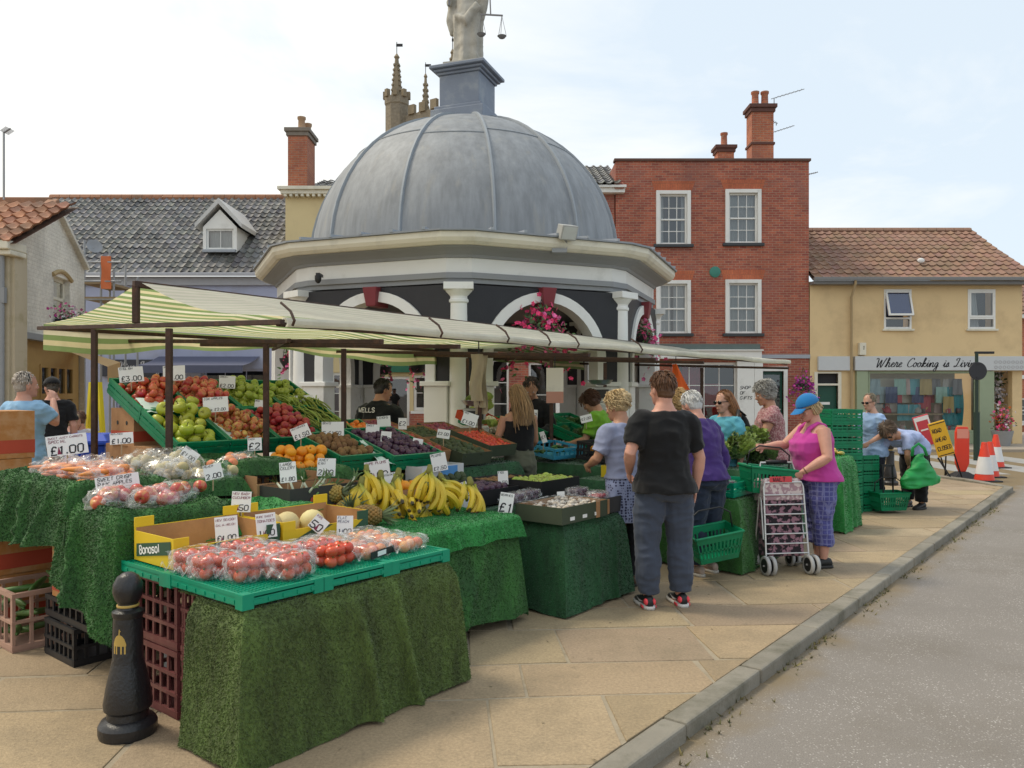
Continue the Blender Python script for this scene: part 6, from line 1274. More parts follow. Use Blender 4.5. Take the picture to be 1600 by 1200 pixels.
# ------------------------------------------------------------------ banana table
trestle('trestle table under the bananas', 1.28, 2.3, .5, 1.5, .72)
drape('turf_cloth', 'bright green turf cloth over the banana table', 1.24, 2.36, .44, 1.5, .745, [('S', .6, 0, 1), ('E', .58, 0, .5)], TBR, 30000, .010, .012, 12, 14, flare=.03)
drape('turf_cloth', 'dark green turf skirt below the bananas', 1.25, 2.34, .46, .6, .7, [('S', (.16, .05), 0, 1), ('E', .04, 0, 1)], TMD, 22000, .011, .03, 7, 15, flare=.06)
def banana_mesh():
    b = MB(); P = crom([(0, 0, 0), (.012, 0, -.03), (.045, 0, -.09), (.05, 0, -.15), (.02, 0, -.205), (.006, 0, -.22)], 3); n = len(P); b.tube(P, [.007 + .0125 * min(1, max(0, (i - 2) / 3)) * (1 if i < n - 4 else max(.25, (n - 1 - i) / 4)) for i in range(n)], 6, 0); return b
t = NT('banana_skin'); sp = t.nd('ShaderNodeSeparateXYZ'); t.ln(t.coord(), sp.inputs[0]); c = t.mix(t.ramp(t.math('ADD', sp.outputs[2], t.math('MULTIPLY', t.noise(20, 3), .04)), [(.0, (.62, .44, .03)), (.01, (.62, .44, .03))]), (.6, .42, .025), (.6, .42, .025))
mrp = t.nd('ShaderNodeMapRange'); mrp.inputs[1].default_value = -.09; mrp.inputs[2].default_value = 0; t.ln(sp.outputs[2], mrp.inputs[0]); c = t.mix(mrp.outputs[0], (.64, .45, .03), (.30, .33, .04)); mr2 = t.nd('ShaderNodeMapRange'); mr2.inputs[1].default_value = -.21; mr2.inputs[2].default_value = -.217; t.ln(sp.outputs[2], mr2.inputs[0]); c = t.mix(mr2.outputs[0], c, (.05, .035, .015))
c = t.mix(t.ramp(t.noise(45, 4), [(.66, 0), (.74, .7)]), c, (.12, .07, .02)); t.base(c); t.sets(Roughness=.45); BANM = t.m
BN = banana_mesh().mesh('banana', [BANM], 50)
def bunch_proto(n, spread, name='banana_bunch'):
    t_ = thing(name, '', 'bananas'); rr = random.Random(n)
    for i in range(n): a = (i - (n - 1) / 2) * spread / n; k = i % 2; inst('banana', BN, TRS((.012 * (i - n / 2), .012 * k, .2 - .01 * k), (rr.gauss(0, .05), rad(-12 - 14 * k), a + rr.gauss(0, .06)), rr.uniform(.9, 1.08)), t_)
    b = MB(); b.tube([(-.02, 0, .235), (0, 0, .2), (.0, .01, .18)], [.016, .022, .02], 8); b.build('stalk', mat('banana_stalk', (.2, .19, .04), .7), t_, True); return t_
BP = [bunch_proto(7, 2.6), bunch_proto(6, 2.0), bunch_proto(9, 3.6)]; bu = set()
def bunch(k, x, y, z, rot, lab, sc=1):
    p = BP[k] if k not in bu else copy_tree(BP[k]); bu.add(k); p.location = px(x, y, z); p.rotation_euler = rot; p.scale = (sc * 1.12,) * 3; p['label'] = lab; p['group'] = 'banana bunches on the green table'
bunch(0, 557, 806, .76, (rad(-8), 0, rad(-90)), 'banana bunch with stalks up at the left, beside the pineapple'); bunch(2, 612, 800, .76, (rad(-5), 0, rad(-110)), 'upright greenish banana bunch behind the pineapple', .95); bunch(1, 582, 795, .8, (rad(-15), 0, rad(-60)), 'greenest banana bunch at the back, stalks towards the bench'); bunch(2, 641, 806, .76, (rad(60), 0, rad(-150)), 'banana bunch lying tips outward in the centre', 1); bunch(0, 655, 785, .84, (rad(-20), 0, rad(-60)), 'banana bunch on top of the pile in the centre'); bunch(1, 672, 803, .76, (rad(70), 0, rad(150)), 'spotty ripe banana bunch, tips facing the street'); bunch(1, 690, 795, .78, (rad(40), 0, rad(-30)), 'banana bunch right of the pile centre'); bunch(0, 722, 800, .755, (rad(-30), rad(8), rad(-15)), 'rightmost banana bunch curling to the right'); bunch(2, 705, 787, .77, (rad(20), 0, rad(-80)), 'banana bunch behind the rightmost one', .9); bunch(0, 630, 790, .8, (rad(15), 0, rad(-130)), 'banana bunch with stalks up in the middle of the pile'); bunch(1, 600, 812, .75, (rad(75), 0, rad(170)), 'banana bunch lying low in front of the greenish one'); bunch(2, 662, 812, .75, (rad(80), 0, rad(-170)), 'banana bunch lying lowest at the front of the pile', .9); bunch(0, 580, 780, .86, (rad(10), 0, rad(-100)), 'banana bunch highest at the back left of the pile', .9)
def pineapple(p, rot, lab):
    t_ = thing('pineapple', lab, 'pineapple', p, 0, 'pineapples beside the bananas', rot); b = MB(); 
    for k in range(13):
        z = -.09 + .18 * k / 12; r_ = .062 * math.sqrt(max(.02, 1 - (z / .105) ** 2)) 
        for j in range(13): a = (j + .5 * (k % 2)) * 2 * PI / 13; b.ell((0, 0, 0), (.0155, .012, .0125), 6, 4, 0, TRS((r_ * math.cos(a), r_ * math.sin(a), z), (0, 0, a + PI / 2)))
    b.ell((0, 0, 0), (.06, .06, .1), 12, 8); b.build('fruit_body', m_fruit('pineapple_skin', (.42, .25, .06), (.28, .2, .06), .7, 25), t_, True); b = MB(); r2 = random.Random(5)
    for k in range(34): a = k * 2.4; ln = .05 + .1 * (1 - k / 34); sp_ = .3 + .7 * k / 34; d = V((math.cos(a), math.sin(a), 0)); e = V((-d.y, d.x, 0)) * .009; q = V((0, 0, .09)) + d * .012; m1 = q + d * ln * .5 * (1.2 - sp_ * .6) + V((0, 0, ln * .6)); b.add([q - e, q + e, m1 + e * .7, m1 - e * .7, m1 + d * ln * .35 + V((0, 0, ln * .3))], [(0, 1, 2, 3), (3, 2, 4)], 0, None, r2.uniform(.7, 1.3))
    b.build('leaf_tuft', turf_mat('pineapple_leaf', (.1, .14, .06), (.2, .24, .11)), t_); return t_
pineapple(px(572, 806, .81), (rad(90), 0, rad(100)), 'pineapple lying with its base towards the street'); pineapple(px(515, 772, .9), (rad(80), 0, rad(80)), 'pineapple behind the dark vegetable box'); pineapple(px(540, 797, .8), (rad(75), 0, rad(30)), 'pineapple between the yellow box and the bananas')
# ------------------------------------------------------------------ mushroom stand, dark crates
trestle('trestle table under the mushroom crates', 2.72, 3.44, .3, 1.2, .62)
drape('turf_cloth', 'dark green turf cloth wrapped round the square mushroom stand', 2.7, 3.45, .25, 1.2, .64, [('W', .02, .45, 1), ('S', .015, 0, 1), ('E', .02, 0, 1)], TDK, 22000, .011, .018, 9, 16, flare=.06)
drape('turf_cloth', 'dark turf skirt between the banana table and the mushroom stand', 2.34, 2.72, .95, 1.5, .66, [('S', .02, 0, 1)], TDK, 5000, .018, .02, 9, 17, flare=.02)
OB = carton_mesh('olive_box', .62, .42, .12, OLBOX, CARD); place('olive_box', 'olive green mushroom carton on the corner of the square stand', 'box', OB, 2.62, .2, .655, 0, 'dark fruit cartons on the middle tables'); sheet('film_sheet', 'clear film over the olive mushroom carton', Matrix.Translation(S(2.62, .2, .655)) @ Matrix.Rotation(KA, 4, 'Z'), [(.0, .0, .125), (.62, .0, .125), (.62, .42, .13), (0, .42, .13)], FILM, 'film')
place('black_carton', 'black carton with a white sticker at the right of the square stand', 'box', carton_mesh('black_carton', .34, .42, .12, BLACK, DKBOX), 3.26, .24, .655, 0, 'dark fruit cartons on the middle tables')
b = MB(); b.lathe([(.006, 0), (.007, .02), (.02, .022), (.018, .034), (.008, .042), (.0005, .043)], 10); MUSH = b.mesh('mushroom', [mat('mushroom_cap', (.6, .52, .42), .7)], True)
for i in range(60): tag(inst('mushroom', MUSH, Matrix.Translation(S(2.66 + rr.uniform(0, .54), .24 + rr.uniform(0, .34), .72 + rr.uniform(0, .025))) @ TRS((0, 0, 0), (rr.gauss(0, .6), rr.gauss(0, .6), 0))), 'pale mushroom in the olive carton under film', 'mushroom', 'mushrooms in the olive carton')
b = MB()
for x, d in ((.1, .05), (.26, .05), (.42, .05)): b.b2((x, -.003, .02), (x + .055, 0, .045))
def extra(name, m, u, v, z, lab, cat): b.build(name, m, None)
tgm = [o for o in COL.objects if o.get('label') == 'olive green mushroom carton on the corner of the square stand'][0]; b.build('mushroom_print', PAPER, tgm); b = MB(); b.b2((.44, -.004, .0), (.49, 0, .12)); b.b2((.6, -.004, .01), (.624, 0, .12)); b.build('brown_tape', CARD, tgm)
tgm = [o for o in COL.objects if o.get('label') == 'black carton with a white sticker at the right of the square stand'][0]; b = MB(); b.b2((.24, -.003, .03), (.3, 0, .1)); b.build('sticker', PAPER, tgm)
for a in ((4, 3.3, .33, .74, 'film wrapped pinkish punnet on the black carton'), (3, 3.26, .5, .74, 'film wrapped dark punnet behind the pinkish one'), (3, 2.66, .68, .74, 'clear punnet of dark blueberries left on the stand'), (3, 2.9, .72, .74, 'clear punnet of dark blueberries in the middle of the stand')): punnet(a[0], a[1], a[2], a[3], a[4], 5, 'punnets on the dark crates')
trestle('trestle table under the berry crates', 2.0, 4.3, 1.0, 2.0, .66)
drape('turf_cloth', 'dark turf cloth over the berry crate table', 1.98, 4.3, .98, 2.0, .68, [('S', .03, 0, 1), ('E', .03, 0, 1)], TDK, 2500, .02, .02, 8, 18)
def tray(u, v, z, L, Wd, H, mo, lab, fk=None, where='', tilt=0, heap=0, seed=1, mi=None, front=1, nm='fruit_carton', grp='fruit cartons on the middle tables'):
    M = place(nm, lab, 'box', carton_mesh(nm, L, Wd, H, mo, mi or mo, front=front), u, v, z, tilt, grp)
    if fk: fill(fk, M, L - .02, Wd - .02, .012 if H < .1 else H - .06, where, heap=heap, x0=.01, y0=.01, seed=seed)
    return M
tray(1.98, 1.0, .7, .58, .38, .1, WHTBOX, 'white carton of wrapped plums behind the bananas', 'nectarine', 'in the white carton behind the bananas', seed=41)
tray(2.6, 1.05, .7, .6, .4, .12, BLACK, 'black carton of dark plums behind the mushroom stand', 'plum', 'in the black carton behind the mushrooms', heap=1, seed=42); tray(3.24, .85, .7, .56, .4, .16, BLACK, 'black carton with white sticker beside the wrapped punnets', 'green_apple', 'in the black carton by the cardboard flap', seed=43); tray(3.25, 1.3, .7, .56, .4, .13, DKBOX, 'dark grey carton at the woman in grey shorts', 'kiwi', 'in the dark carton near the woman in shorts', seed=44)
tray(2.0, 1.42, .7, .5, .36, .18, CARD, 'brown carton of orange peppers behind the leeks', 'orange', 'in the brown carton behind the leeks', front=.8, seed=45, mi=CARD); tray(2.52, 1.5, .7, .62, .4, .15, DKBOX, 'dark carton with blue film near the middle post', 'avocado', 'in the dark carton behind the white one', seed=46, heap=1)
tray(1.72, 1.36, .74, .34, .3, .16, mat('orange_red_carton', (.62, .07, .02), .6), 'bright orange red carton below the kiwi crate', seed=47)
for q in (('blue and pink crumpled bag on the dark cartons', px(748, 725, .86), (.02, .08, .4)), ('pink crumpled bag lying on the blue one', px(752, 715, .92), (.5, .05, .2))):
    b = MB(); b.ell((0, 0, 0), (.09, .07, .045), 16, 10); 
    for i, p in enumerate(b.v): s = 1 + .35 * noise.noise(V(p) * 25); b.v[i] = (p[0] * s, p[1] * s, p[2] * s)
    tag(b.build('crumpled_bag', mat('bag_' + q[0][:4], q[2], .35), None, True, loc=q[1]), q[0], 'bag')
# tilted kiwi and plum crates
M = place('green_crate', 'green crate of brown kiwi fruit sloping towards the street', 'crate', GC6, 2.0, 1.9, .97, 16, 'sloping green plastic fruit crates'); fill('kiwi', M, .4, .57, .06, 'in the sloping kiwi crate', heap=1, x0=.015, y0=.015, seed=12); sheet('tissue_liner', 'white liner slipping out of the kiwi crate', M, [(.3, -.1, .1), (.5, -.12, .06), (.46, .3, .14), (.42, .3, .14)], TISSUE)
M = place('green_crate', 'green crate of dark purple plums beside the kiwi crate', 'crate', crate_mesh('green_crate', .58, .7, .13, GCRATE, 6, 2, 3), 2.46, 1.8, .95, 17, 'sloping green plastic fruit crates'); fill('plum', M, .55, .67, .06, 'in the sloping plum crate', heap=1, x0=.015, y0=.015, seed=13)
M = place('blue_white_box', 'white box with light blue print below the plum crate', 'box', carton_mesh('blue_white_box', .5, .2, .14, WHTBOX, WHTBOX), 2.62, 1.6, .84); b = MB(); b.b2((.22, -.003, .02), (.42, 0, .13)); b.build('blue_print', mat('sky_blue_print', (.1, .3, .62), .6), [o for o in COL.objects if o.get('label') == 'white box with light blue print below the plum crate'][0])
# second bank of brown and black cartons beyond
for i, (u, v, z, tl, mo, fk, nm) in enumerate(((3.08, 2.15, .93, 16, CARD, 'nectarine', 'red nectarines'), (3.28, 2.75, .99, 12, CARD, 'tangerine', 'small tangerines'), (3.52, 2.0, .9, 14, OLBOX, 'avocado', 'green avocados'), (3.72, 2.62, .98, 14, CARD, 'avocado', 'dark avocados'), (3.96, 2.05, .95, 15, OLBOX, 'tomato', 'red tomatoes'), (4.16, 2.72, 1.0, 14, BLACK, 'onion', 'red onions'), (3.3, 3.33, 1.0, 10, DKBOX, 'potato', 'new potatoes'), (3.75, 3.3, 1.05, 12, CARD, 'onion', 'purple onions'))):
    tray(u, v, z, .43, .58, .12, mo, 'sloping %s carton of %s in the far bank' % ({CARD: 'brown', OLBOX: 'olive', BLACK: 'black', DKBOX: 'dark grey'}[mo], nm), fk, 'as %s in the far bank' % nm, tl, 0, 50 + i, CARD, grp='cartons of the far sloping bank')
trestle('trestle table under the far sloping bank', 3.1, 4.4, 2.05, 3.8, .84); drape('turf_cloth', 'dark turf skirt of the far sloping bank', 3.1, 4.42, 2.02, 2.7, .88, [('S', .03, 0, 1), ('E', .03, 0, 1)], TDK, 3500, .02, .02, 8, 19)
tray(4.95, 2.95, 1.12, .42, .5, .1, mat('orange_red_carton', (.62, .07, .02)), 'bright red tray sloping behind the woman in black', 'tomato', 'in the bright red tray', 20, 0, 71)
# island beyond the woman: broccoli, cauliflower, greens
trestle('trestle table under the green vegetables', 5.25, 7.6, 1.2, 3.1, .78); drape('turf_cloth', 'very dark turf cloth under the green vegetables', 5.2, 7.7, 1.15, 3.1, .8, [('W', .03, 0, 1), ('S', .03, 0, 1), ('E', .03, 0, 1)], TDK, 2500, .02, .02, 8, 20)
def veg(name, kindv, seed):
    b = MB(); r2 = random.Random(seed)
    if kindv == 'broc':
        for i in range(46): d = V((r2.gauss(0, 1), r2.gauss(0, 1), abs(r2.gauss(0, 1)))).normalized(); b.ell(tuple(d * .055), (.02, .02, .018), 6, 5)
        b.tube([(0, 0, -.06), (0, 0, .02)], .025, 8)
    else:
        for i in range(26):
            a = i * 2.4; tl_ = .5 + .9 * (i / 26); d = V((math.cos(a), math.sin(a), 0)); e = V((-d.y, d.x, 0)); L = .11
            b.grid(lambda s, q: V((0, 0, -.03)) + d * (L * q * math.sin(tl_) * (1.1 - .3 * q)) + V((0, 0, L * q * math.cos(tl_) * 1.1)) + e * ((s - .5) * .11 * math.sin(PI * min(1, q * .8 + .12))) + d * .012 * math.sin(s * 9 + q * 7), 5, 5, 0, .7 + .5 * (i / 26))
    return b
BRO = veg('broccoli', 'broc', 1).mesh('broccoli', [m_fruit('broccoli_skin', (.03, .075, .02), (.05, .12, .03), .9, 40, bump=1)], True); CAU = veg('cauliflower', 'broc', 2).mesh('cauliflower', [m_fruit('cauliflower_skin', (.6, .57, .42), (.5, .46, .33), .9, 40, bump=1)], True); CAB = veg('cabbage', 'leaf', 3).mesh('cabbage', [turf_mat('cabbage_leaf', (.06, .15, .03), (.13, .25, .06))], True); LET = veg('lettuce', 'leaf', 4).mesh('lettuce', [turf_mat('lettuce_leaf', (.25, .38, .05), (.36, .48, .1))], True)
def pile(me, nm, cat, lab, u0, u1, v0, v1, z, n, seed, dz=.08, sc=1):
    r2 = random.Random(seed)
    for i in range(n): tag(inst(nm, me, Matrix.Translation(S(r2.uniform(u0, u1), r2.uniform(v0, v1), z + r2.uniform(0, dz))) @ TRS((0, 0, 0), (r2.gauss(0, .4), r2.gauss(0, .4), r2.uniform(0, 6)), r2.uniform(.85, 1.15) * sc)), lab, cat, lab.replace('a ', '') + 's' if False else nm.replace('_', ' ') + ' pile ' + str(seed))
BT = crate_mesh('blue_crate', .6, .45, .12, BLUECR, 6, 1); BD = crate_mesh('dark_blue_crate', .6, .45, .17, DBLUECR, 8, 2)
place('blue_crate', 'light blue crate of courgettes in front of the dark greens', 'crate', BT, 5.15, 2.1, .84, 8); place('dark_blue_crate', 'dark blue crate of mushrooms by the blonde shopper', 'crate', BD, 6.1, 1.6, .84, 8)
for i in range(18): tag(inst('courgette', CUC, Matrix.Translation(S(5.2 + rr.uniform(0, .5), 2.15 + rr.uniform(0, .35), .9 + rr.uniform(0, .06))) @ TRS((0, 0, 0), (rad(90), 0, rr.gauss(0, .4)), .8)), 'dark green courgette in the light blue crate', 'courgette', 'courgettes in the light blue crate')
for i in range(40): tag(inst('mushroom', MUSH, Matrix.Translation(S(6.15 + rr.uniform(0, .5), 1.65 + rr.uniform(0, .35), .97 + rr.uniform(0, .05))) @ TRS((0, 0, 0), (rr.gauss(0, .6), rr.gauss(0, .6), 0), 1.5)), 'white mushroom in the dark blue crate', 'mushroom', 'mushrooms in the dark blue crate')
place('black_crate', 'black crate of yellow peppers beside the blue crates', 'crate', KC6, 5.35, 1.35, .8, 5, 'black plastic crates'); fill('orange', Matrix.Translation(S(5.4, 1.4, .9)) @ Matrix.Rotation(KA, 4, 'Z'), .36, .4, .02, 'in the black crate by the blue crates', seed=61)
for i, (u, v) in enumerate(((5.3, 2.65), (5.95, 2.2), (6.0, 2.75), (6.6, 2.1), (6.65, 2.7))): place('green_crate', 'green crate of dark greens %s' % ('behind the courgettes', 'beside the mushrooms', 'at the back middle', 'in front of the woman in green', 'at the far back')[i], 'crate', GC6, u, v, .86 + (v - 2) * .2, 18, 'green crates of dark vegetables'); pile((BRO, CAB, BRO, CAB, BRO)[i], ('broccoli', 'cabbage', 'broccoli', 'cabbage', 'broccoli')[i], ('broccoli', 'cabbage')[i % 2], ('head of broccoli behind the courgettes', 'dark cabbage beside the blue mushroom crate', 'head of broccoli at the back middle', 'dark cabbage in front of the woman in green', 'head of broccoli at the far back')[i], u + .08, u + .35, v + .1, v + .5, .98 + (v - 2) * .2, 10, 70 + i)
pile(LET, 'lettuce', 'lettuce', 'pale green leafy lettuce hanging behind the trader', 5.1, 5.5, 3.0, 3.5, 1.25, 8, 81, .3); pile(CAU, 'cauliflower', 'cauliflower', 'yellowish cauliflower in the middle of the stall', 5.05, 5.4, 2.85, 3.2, 1.1, 8, 82, .15)
place('green_crate', 'green crate raised behind the tank top woman', 'crate', GC6, 5.42, 3.25, 1.0, 20, 'green crates of dark vegetables')
M = place('yellow_tray', 'yellow carton with bagged onions beside the blonde shopper', 'box', carton_mesh('yellow_tray', .5, .36, .12, YELBOX, CARD), 4.95, 1.0, .72); bag('clear bag of red onions in the yellow carton', S(5.1, 1.15, .83), 'onion', 9, (.13, .1, .07), 91)
trestle('small table under the yellow onion carton', 4.75, 5.6, .85, 1.5, .7); drape('turf_cloth', 'dark turf cloth below the yellow onion carton', 4.72, 5.62, .84, 1.5, .715, [('W', .03, 0, 1), ('S', .03, 0, 1), ('E', .03, 0, 1)], TDK, 3500, .02, .02, 8, 22)
# far front stand by the woman in purple
trestle('small table under the green salad tray', 4.75, 5.35, -.15, .9, .62); drape('turf_cloth', 'olive turf cloth on the stand beside the trolley', 4.72, 5.4, -.2, .9, .64, [('W', .02, 0, 1), ('S', .015, 0, 1), ('E', .02, 0, 1)], TMD, 12000, .013, .02, 9, 23, flare=.05)
place('green_crate', 'bright green open tray of packets beside the purple jumper', 'crate', crate_mesh('green_tray', .56, .42, .13, TRAYG, 6, 1, 2), 4.74, -.16, .655, 0); place('green_crate', 'green tray of tomato punnets behind the front tray', 'crate', crate_mesh('green_tray', .56, .4, .13, TRAYG, 6, 1, 2), 4.76, .3, .66, 0)
for i, a in enumerate(((0, 4.8, .34, .76, 'tomato punnet on the far tray by the trolley handle'), (0, 5.02, .36, .76, 'second tomato punnet on the far tray by the trolley handle'), (3, 4.8, -.08, .7, 'blue wrapped packet in the bright green tray'), (0, 4.9, .52, .78, 'tomato punnet at the back of the far tray'))): punnet(a[0], a[1], a[2], a[3], a[4], 0, 'punnets on the far green trays')
trestle('table of leafy salads beyond the purple jumper', 5.6, 7.2, .0, .9, .8); drape('turf_cloth', 'dark turf cloth under the leafy salads', 5.55, 7.25, -.05, .95, .82, [('W', .03, 0, 1), ('S', .03, 0, 1), ('E', .03, 0, 1)], TDK, 3000, .02, .02, 8, 24)
pile(LET, 'lettuce', 'lettuce', 'pale celery like lettuce beside the backpack', 5.7, 6.6, .1, .8, .9, 20, 83, .25, 1.4); pile(CAB, 'cabbage', 'cabbage', 'green cabbage near the trolley lady hand', 5.6, 7.0, -.02, .5, .88, 12, 84, .1, 1.1)
drape('turf_cloth', 'bright green turf stand beyond the pink vest topped with sweetcorn', 7.35, 7.85, -.3, .25, .84, [('W', .02, 0, 1), ('S', .02, 0, 1), ('E', .02, 0, 1)], TBR, 7000, .02, .02, 9, 25); trestle('small table under the sweetcorn stand', 7.4, 7.8, -.25, .2, .82)
b = MB(); b.ell((0, 0, 0), (.022, .022, .1), 10, 7, 0); b.tube([(0, 0, -.13), (0, 0, -.07), (0, 0, 0)], [.012, .024, .024], 8, 1); CORN = b.mesh('sweetcorn', [mat('corn_yellow', (.65, .45, .08), .5, bump=.8, bsc=160), mat('husk', (.4, .42, .14), .7)], True)
for i in range(10): tag(inst('sweetcorn', CORN, Matrix.Translation(S(7.45 + rr.uniform(0, .35), -.22 + rr.uniform(0, .35), .87 + .02 * (i % 3))) @ TRS((0, 0, 0), (rad(85), 0, rr.gauss(0, .5)))), 'sweetcorn cob on the bright green stand by the pink vest', 'sweetcorn', 'sweetcorn cobs on the bright stand')
GST = crate_mesh('green_crate', .6, .42, .15, GCRATE, 6, 1, 2)
for i in range(9): M_ = Matrix.Translation(pd(1300, 800, 10.25) * V((1, 1, 0)) if False else V(((1300 - 800) / F * 10.2, 10.2, .152 * i))) @ Matrix.Rotation(rad(8), 4, 'Z'); tag(inst('green_crate', GST, M_ @ TRS((0, 0, 0), (0, 0, 0), (.72, 1, 1))), 'empty green crate number %s from the ground in the tall stack' % ('one', 'two', 'three', 'four', 'five', 'six', 'seven', 'eight', 'nine')[i], 'crate', 'empty green crates stacked by the women in blue')
for i in range(5): M_ = Matrix.Translation(V(((1349 - 800) / F * 10.4, 10.4, .15 * i))) @ Matrix.Rotation(rad(12), 4, 'Z'); tag(inst('green_crate', GST, M_ @ TRS((0, 0, 0), (0, 0, 0), (.4, .8, 1))), 'small green crate %s in the shorter stack' % ('at the bottom', 'second up', 'in the middle', 'fourth up', 'at the top')[i], 'crate', 'small green crates in the shorter stack')
# ------------------------------------------------------------------ price cards
CK = 0; CLAB = set()
def card(cx, cy, wp, hp, d, price, lines=(), where='', tilt=0, mk=INK, rr=random.Random(77)):
    p = pd(cx, cy, d); k = d / F; w, h = wp * k, hp * k
    t_ = thing('price_card', 'white price card reading %s %s' % (price, where), 'price card', p, 0, 'handwritten price cards', (rad(-12), 0, math.atan2(p.x, p.y) * -1 + rad(rr.uniform(-8, 8)))); T = Matrix.Rotation(rad(tilt), 4, 'Y')
    b = MB(); b.b2((-w / 2, -.0015, -h / 2), (w / 2, .0015, h / 2), 0, T); b.build('board', PAPER, t_)
    b = MB(); n = len(lines); fs = h * (.5 if n else .62); ww = sum(5.4 if c not in '.1I' else 3.6 for c in price) / 6; fs = min(fs, w * .86 / ww)
    strokes(b, price, -ww * fs / 2, -h * .42 if n else -fs / 2, fs, T, .17, 0, .08, -.0035, 1, rr)
    if mk is not INK:
        x = -ww * fs / 2 + fs * .75; b.add([(x, -.0036, -h * .42), (x + fs * .45, -.0036, -h * .42), (x + fs * .22, -.0036, -h * .42 + fs)], [(0, 1, 2)], 1, T)
    for i, l in enumerate(lines):
        s2 = min(h * .13, w * .9 / max(1, sum(5.4 for c in l) / 6)); strokes(b, l, -w * .45, h * (.33 - .19 * i), s2, T, .16, 1, .15, -.0035, 1, rr)
    b.build('lettering', [INK, mk], t_); b = MB(); b.bar((0, .004, -h / 2 + .005), (0, .02, -h / 2 - .07), .008); b.build('stick', mat('bare_wood', (.4, .3, .18), .8), t_); return t_
for a in ((105, 695, 56, 32, 5.0, '£1.00', ('SWEET JUICY CARROTS', 'SPECIAL'), 'standing over the bagged carrots', -6, INKR), (205, 585, 35, 24, 6.35, '£3.00', ('ENGLISH',), 'on the topmost red apples', -5), (272, 583, 32, 24, 6.6, '£3.00', ('PINK',), 'behind the front post', -3), (355, 597, 24, 20, 7.0, '£2.00', ('GREEN',), 'on the small green apples', 3), (337, 632, 37, 24, 6.2, '30p £2.00', ('COX APPLES',), 'between the upper and lower apples', -4), (408, 634, 20, 18, 6.9, '£1.00', ('RED',), 'on the red nectarines', 6), (190, 685, 33, 18, 5.3, '£1.00', ('POTATOES',), 'behind the pale potato bags', -4), (297, 710, 26, 16, 5.25, '£1.00', ('SWEET',), 'tilted in the empty turf crate', 36), (333, 737, 27, 24, 4.95, '2.00', ('PEACH',), 'on the peach bag', -12), (185, 762, 62, 40, 4.55, '£1.00', ('SWEET CRISP', 'PINK APPLES'), 'behind the bagged pink apples', -6),
          (398, 694, 21, 20, 5.8, '£2', ('EACH',), 'over the loose oranges', -2), (377, 784, 29, 32, 4.5, '1.50', ('NEW BABY', 'CUCUMBER'), 'on the crumpled bright turf', 4, INKR), (450, 738, 25, 32, 5.1, '£1.80', ('LARGE', 'CELERY'), 'over the leeks', -5), (510, 730, 28, 28, 5.55, '2.00', ('JUICY', 'KIWI'), 'below the kiwi crate', 2), (354, 827, 34, 40, 4.1, '£1.00', ('NEW SEASON', 'GALIA MELON'), 'in the first yellow box', -5, INKR), (416, 821, 30, 38, 4.2, '1.00', ('RIPE SWEET', 'TOMATOES'), 'at the join of the yellow boxes', -4, INKR), (498, 819, 24, 24, 4.4, '50', ('RIPE',), 'tilted diamond-wise before the melons', 42, INKR), (539, 821, 25, 30, 4.5, '1.00', ('FLAT', 'PEACH'), 'at the right end of the melon box', 3, INKB),
          (470, 675, 28, 20, 6.2, '£1.50', ('NECTARINES',), 'slanting below the nectarines', -22), (520, 670, 34, 22, 6.6, '5 £1.50', ('BEANS',), 'beside the middle post', 0), (468, 628, 42, 20, 7.4, '65p £2.00', (), 'above the runner beans', -3), (600, 662, 21, 24, 7.3, '£1.00', ('LEMONS',), 'in front of the trader in black', -6), (582, 673, 21, 20, 6.9, '£1.00', ('SWEET',), 'right of the tangerines', 4), (603, 684, 16, 20, 6.8, '50p', (), 'right of the plum crate', 5), (629, 662, 13, 18, 7.6, '£2', (), 'beside the far potatoes', 2), (590, 735, 38, 30, 6.0, '2.00', ('RIPE PLUMS',), 'below the dark plums', -8, INKR), (608, 752, 24, 26, 5.8, '1.00', ('BANANAS',), 'behind the bananas', -8), (686, 722, 24, 28, 6.5, '£2.50', ('PLUMS',), 'at the dark film carton', -10), (723, 765, 19, 22, 5.9, '£1', ('PUNNET',), 'leaning behind the rightmost bananas', -22), (786, 747, 16, 22, 6.6, '1.50', ('FIGS',), 'before the grey shorts', -4), (791, 786, 22, 32, 5.75, '£1', ('BERRIES',), 'at the left of the blueberry punnets', 8), (877, 779, 12, 22, 6.2, '£1', (), 'on the black carton of pink punnets', -4), (734, 655, 24, 20, 7.9, '£1.00', ('RED',), 'on the purple onions', 20), (693, 678, 20, 14, 7.4, '£2.00', (), 'on the far avocados', 8), (834, 648, 12, 16, 9.0, '£1', (), 'over the yellowish cauliflowers', 4), (652, 694, 16, 18, 6.9, '50p', (), 'in the far brown carton', 12), (849, 683, 8, 18, 8.6, '£1', (), 'at the courgettes', -20), (916, 654, 18, 12, 8.8, '£2.00', (), 'in the green woman hand side crate', -14)): card(*a)
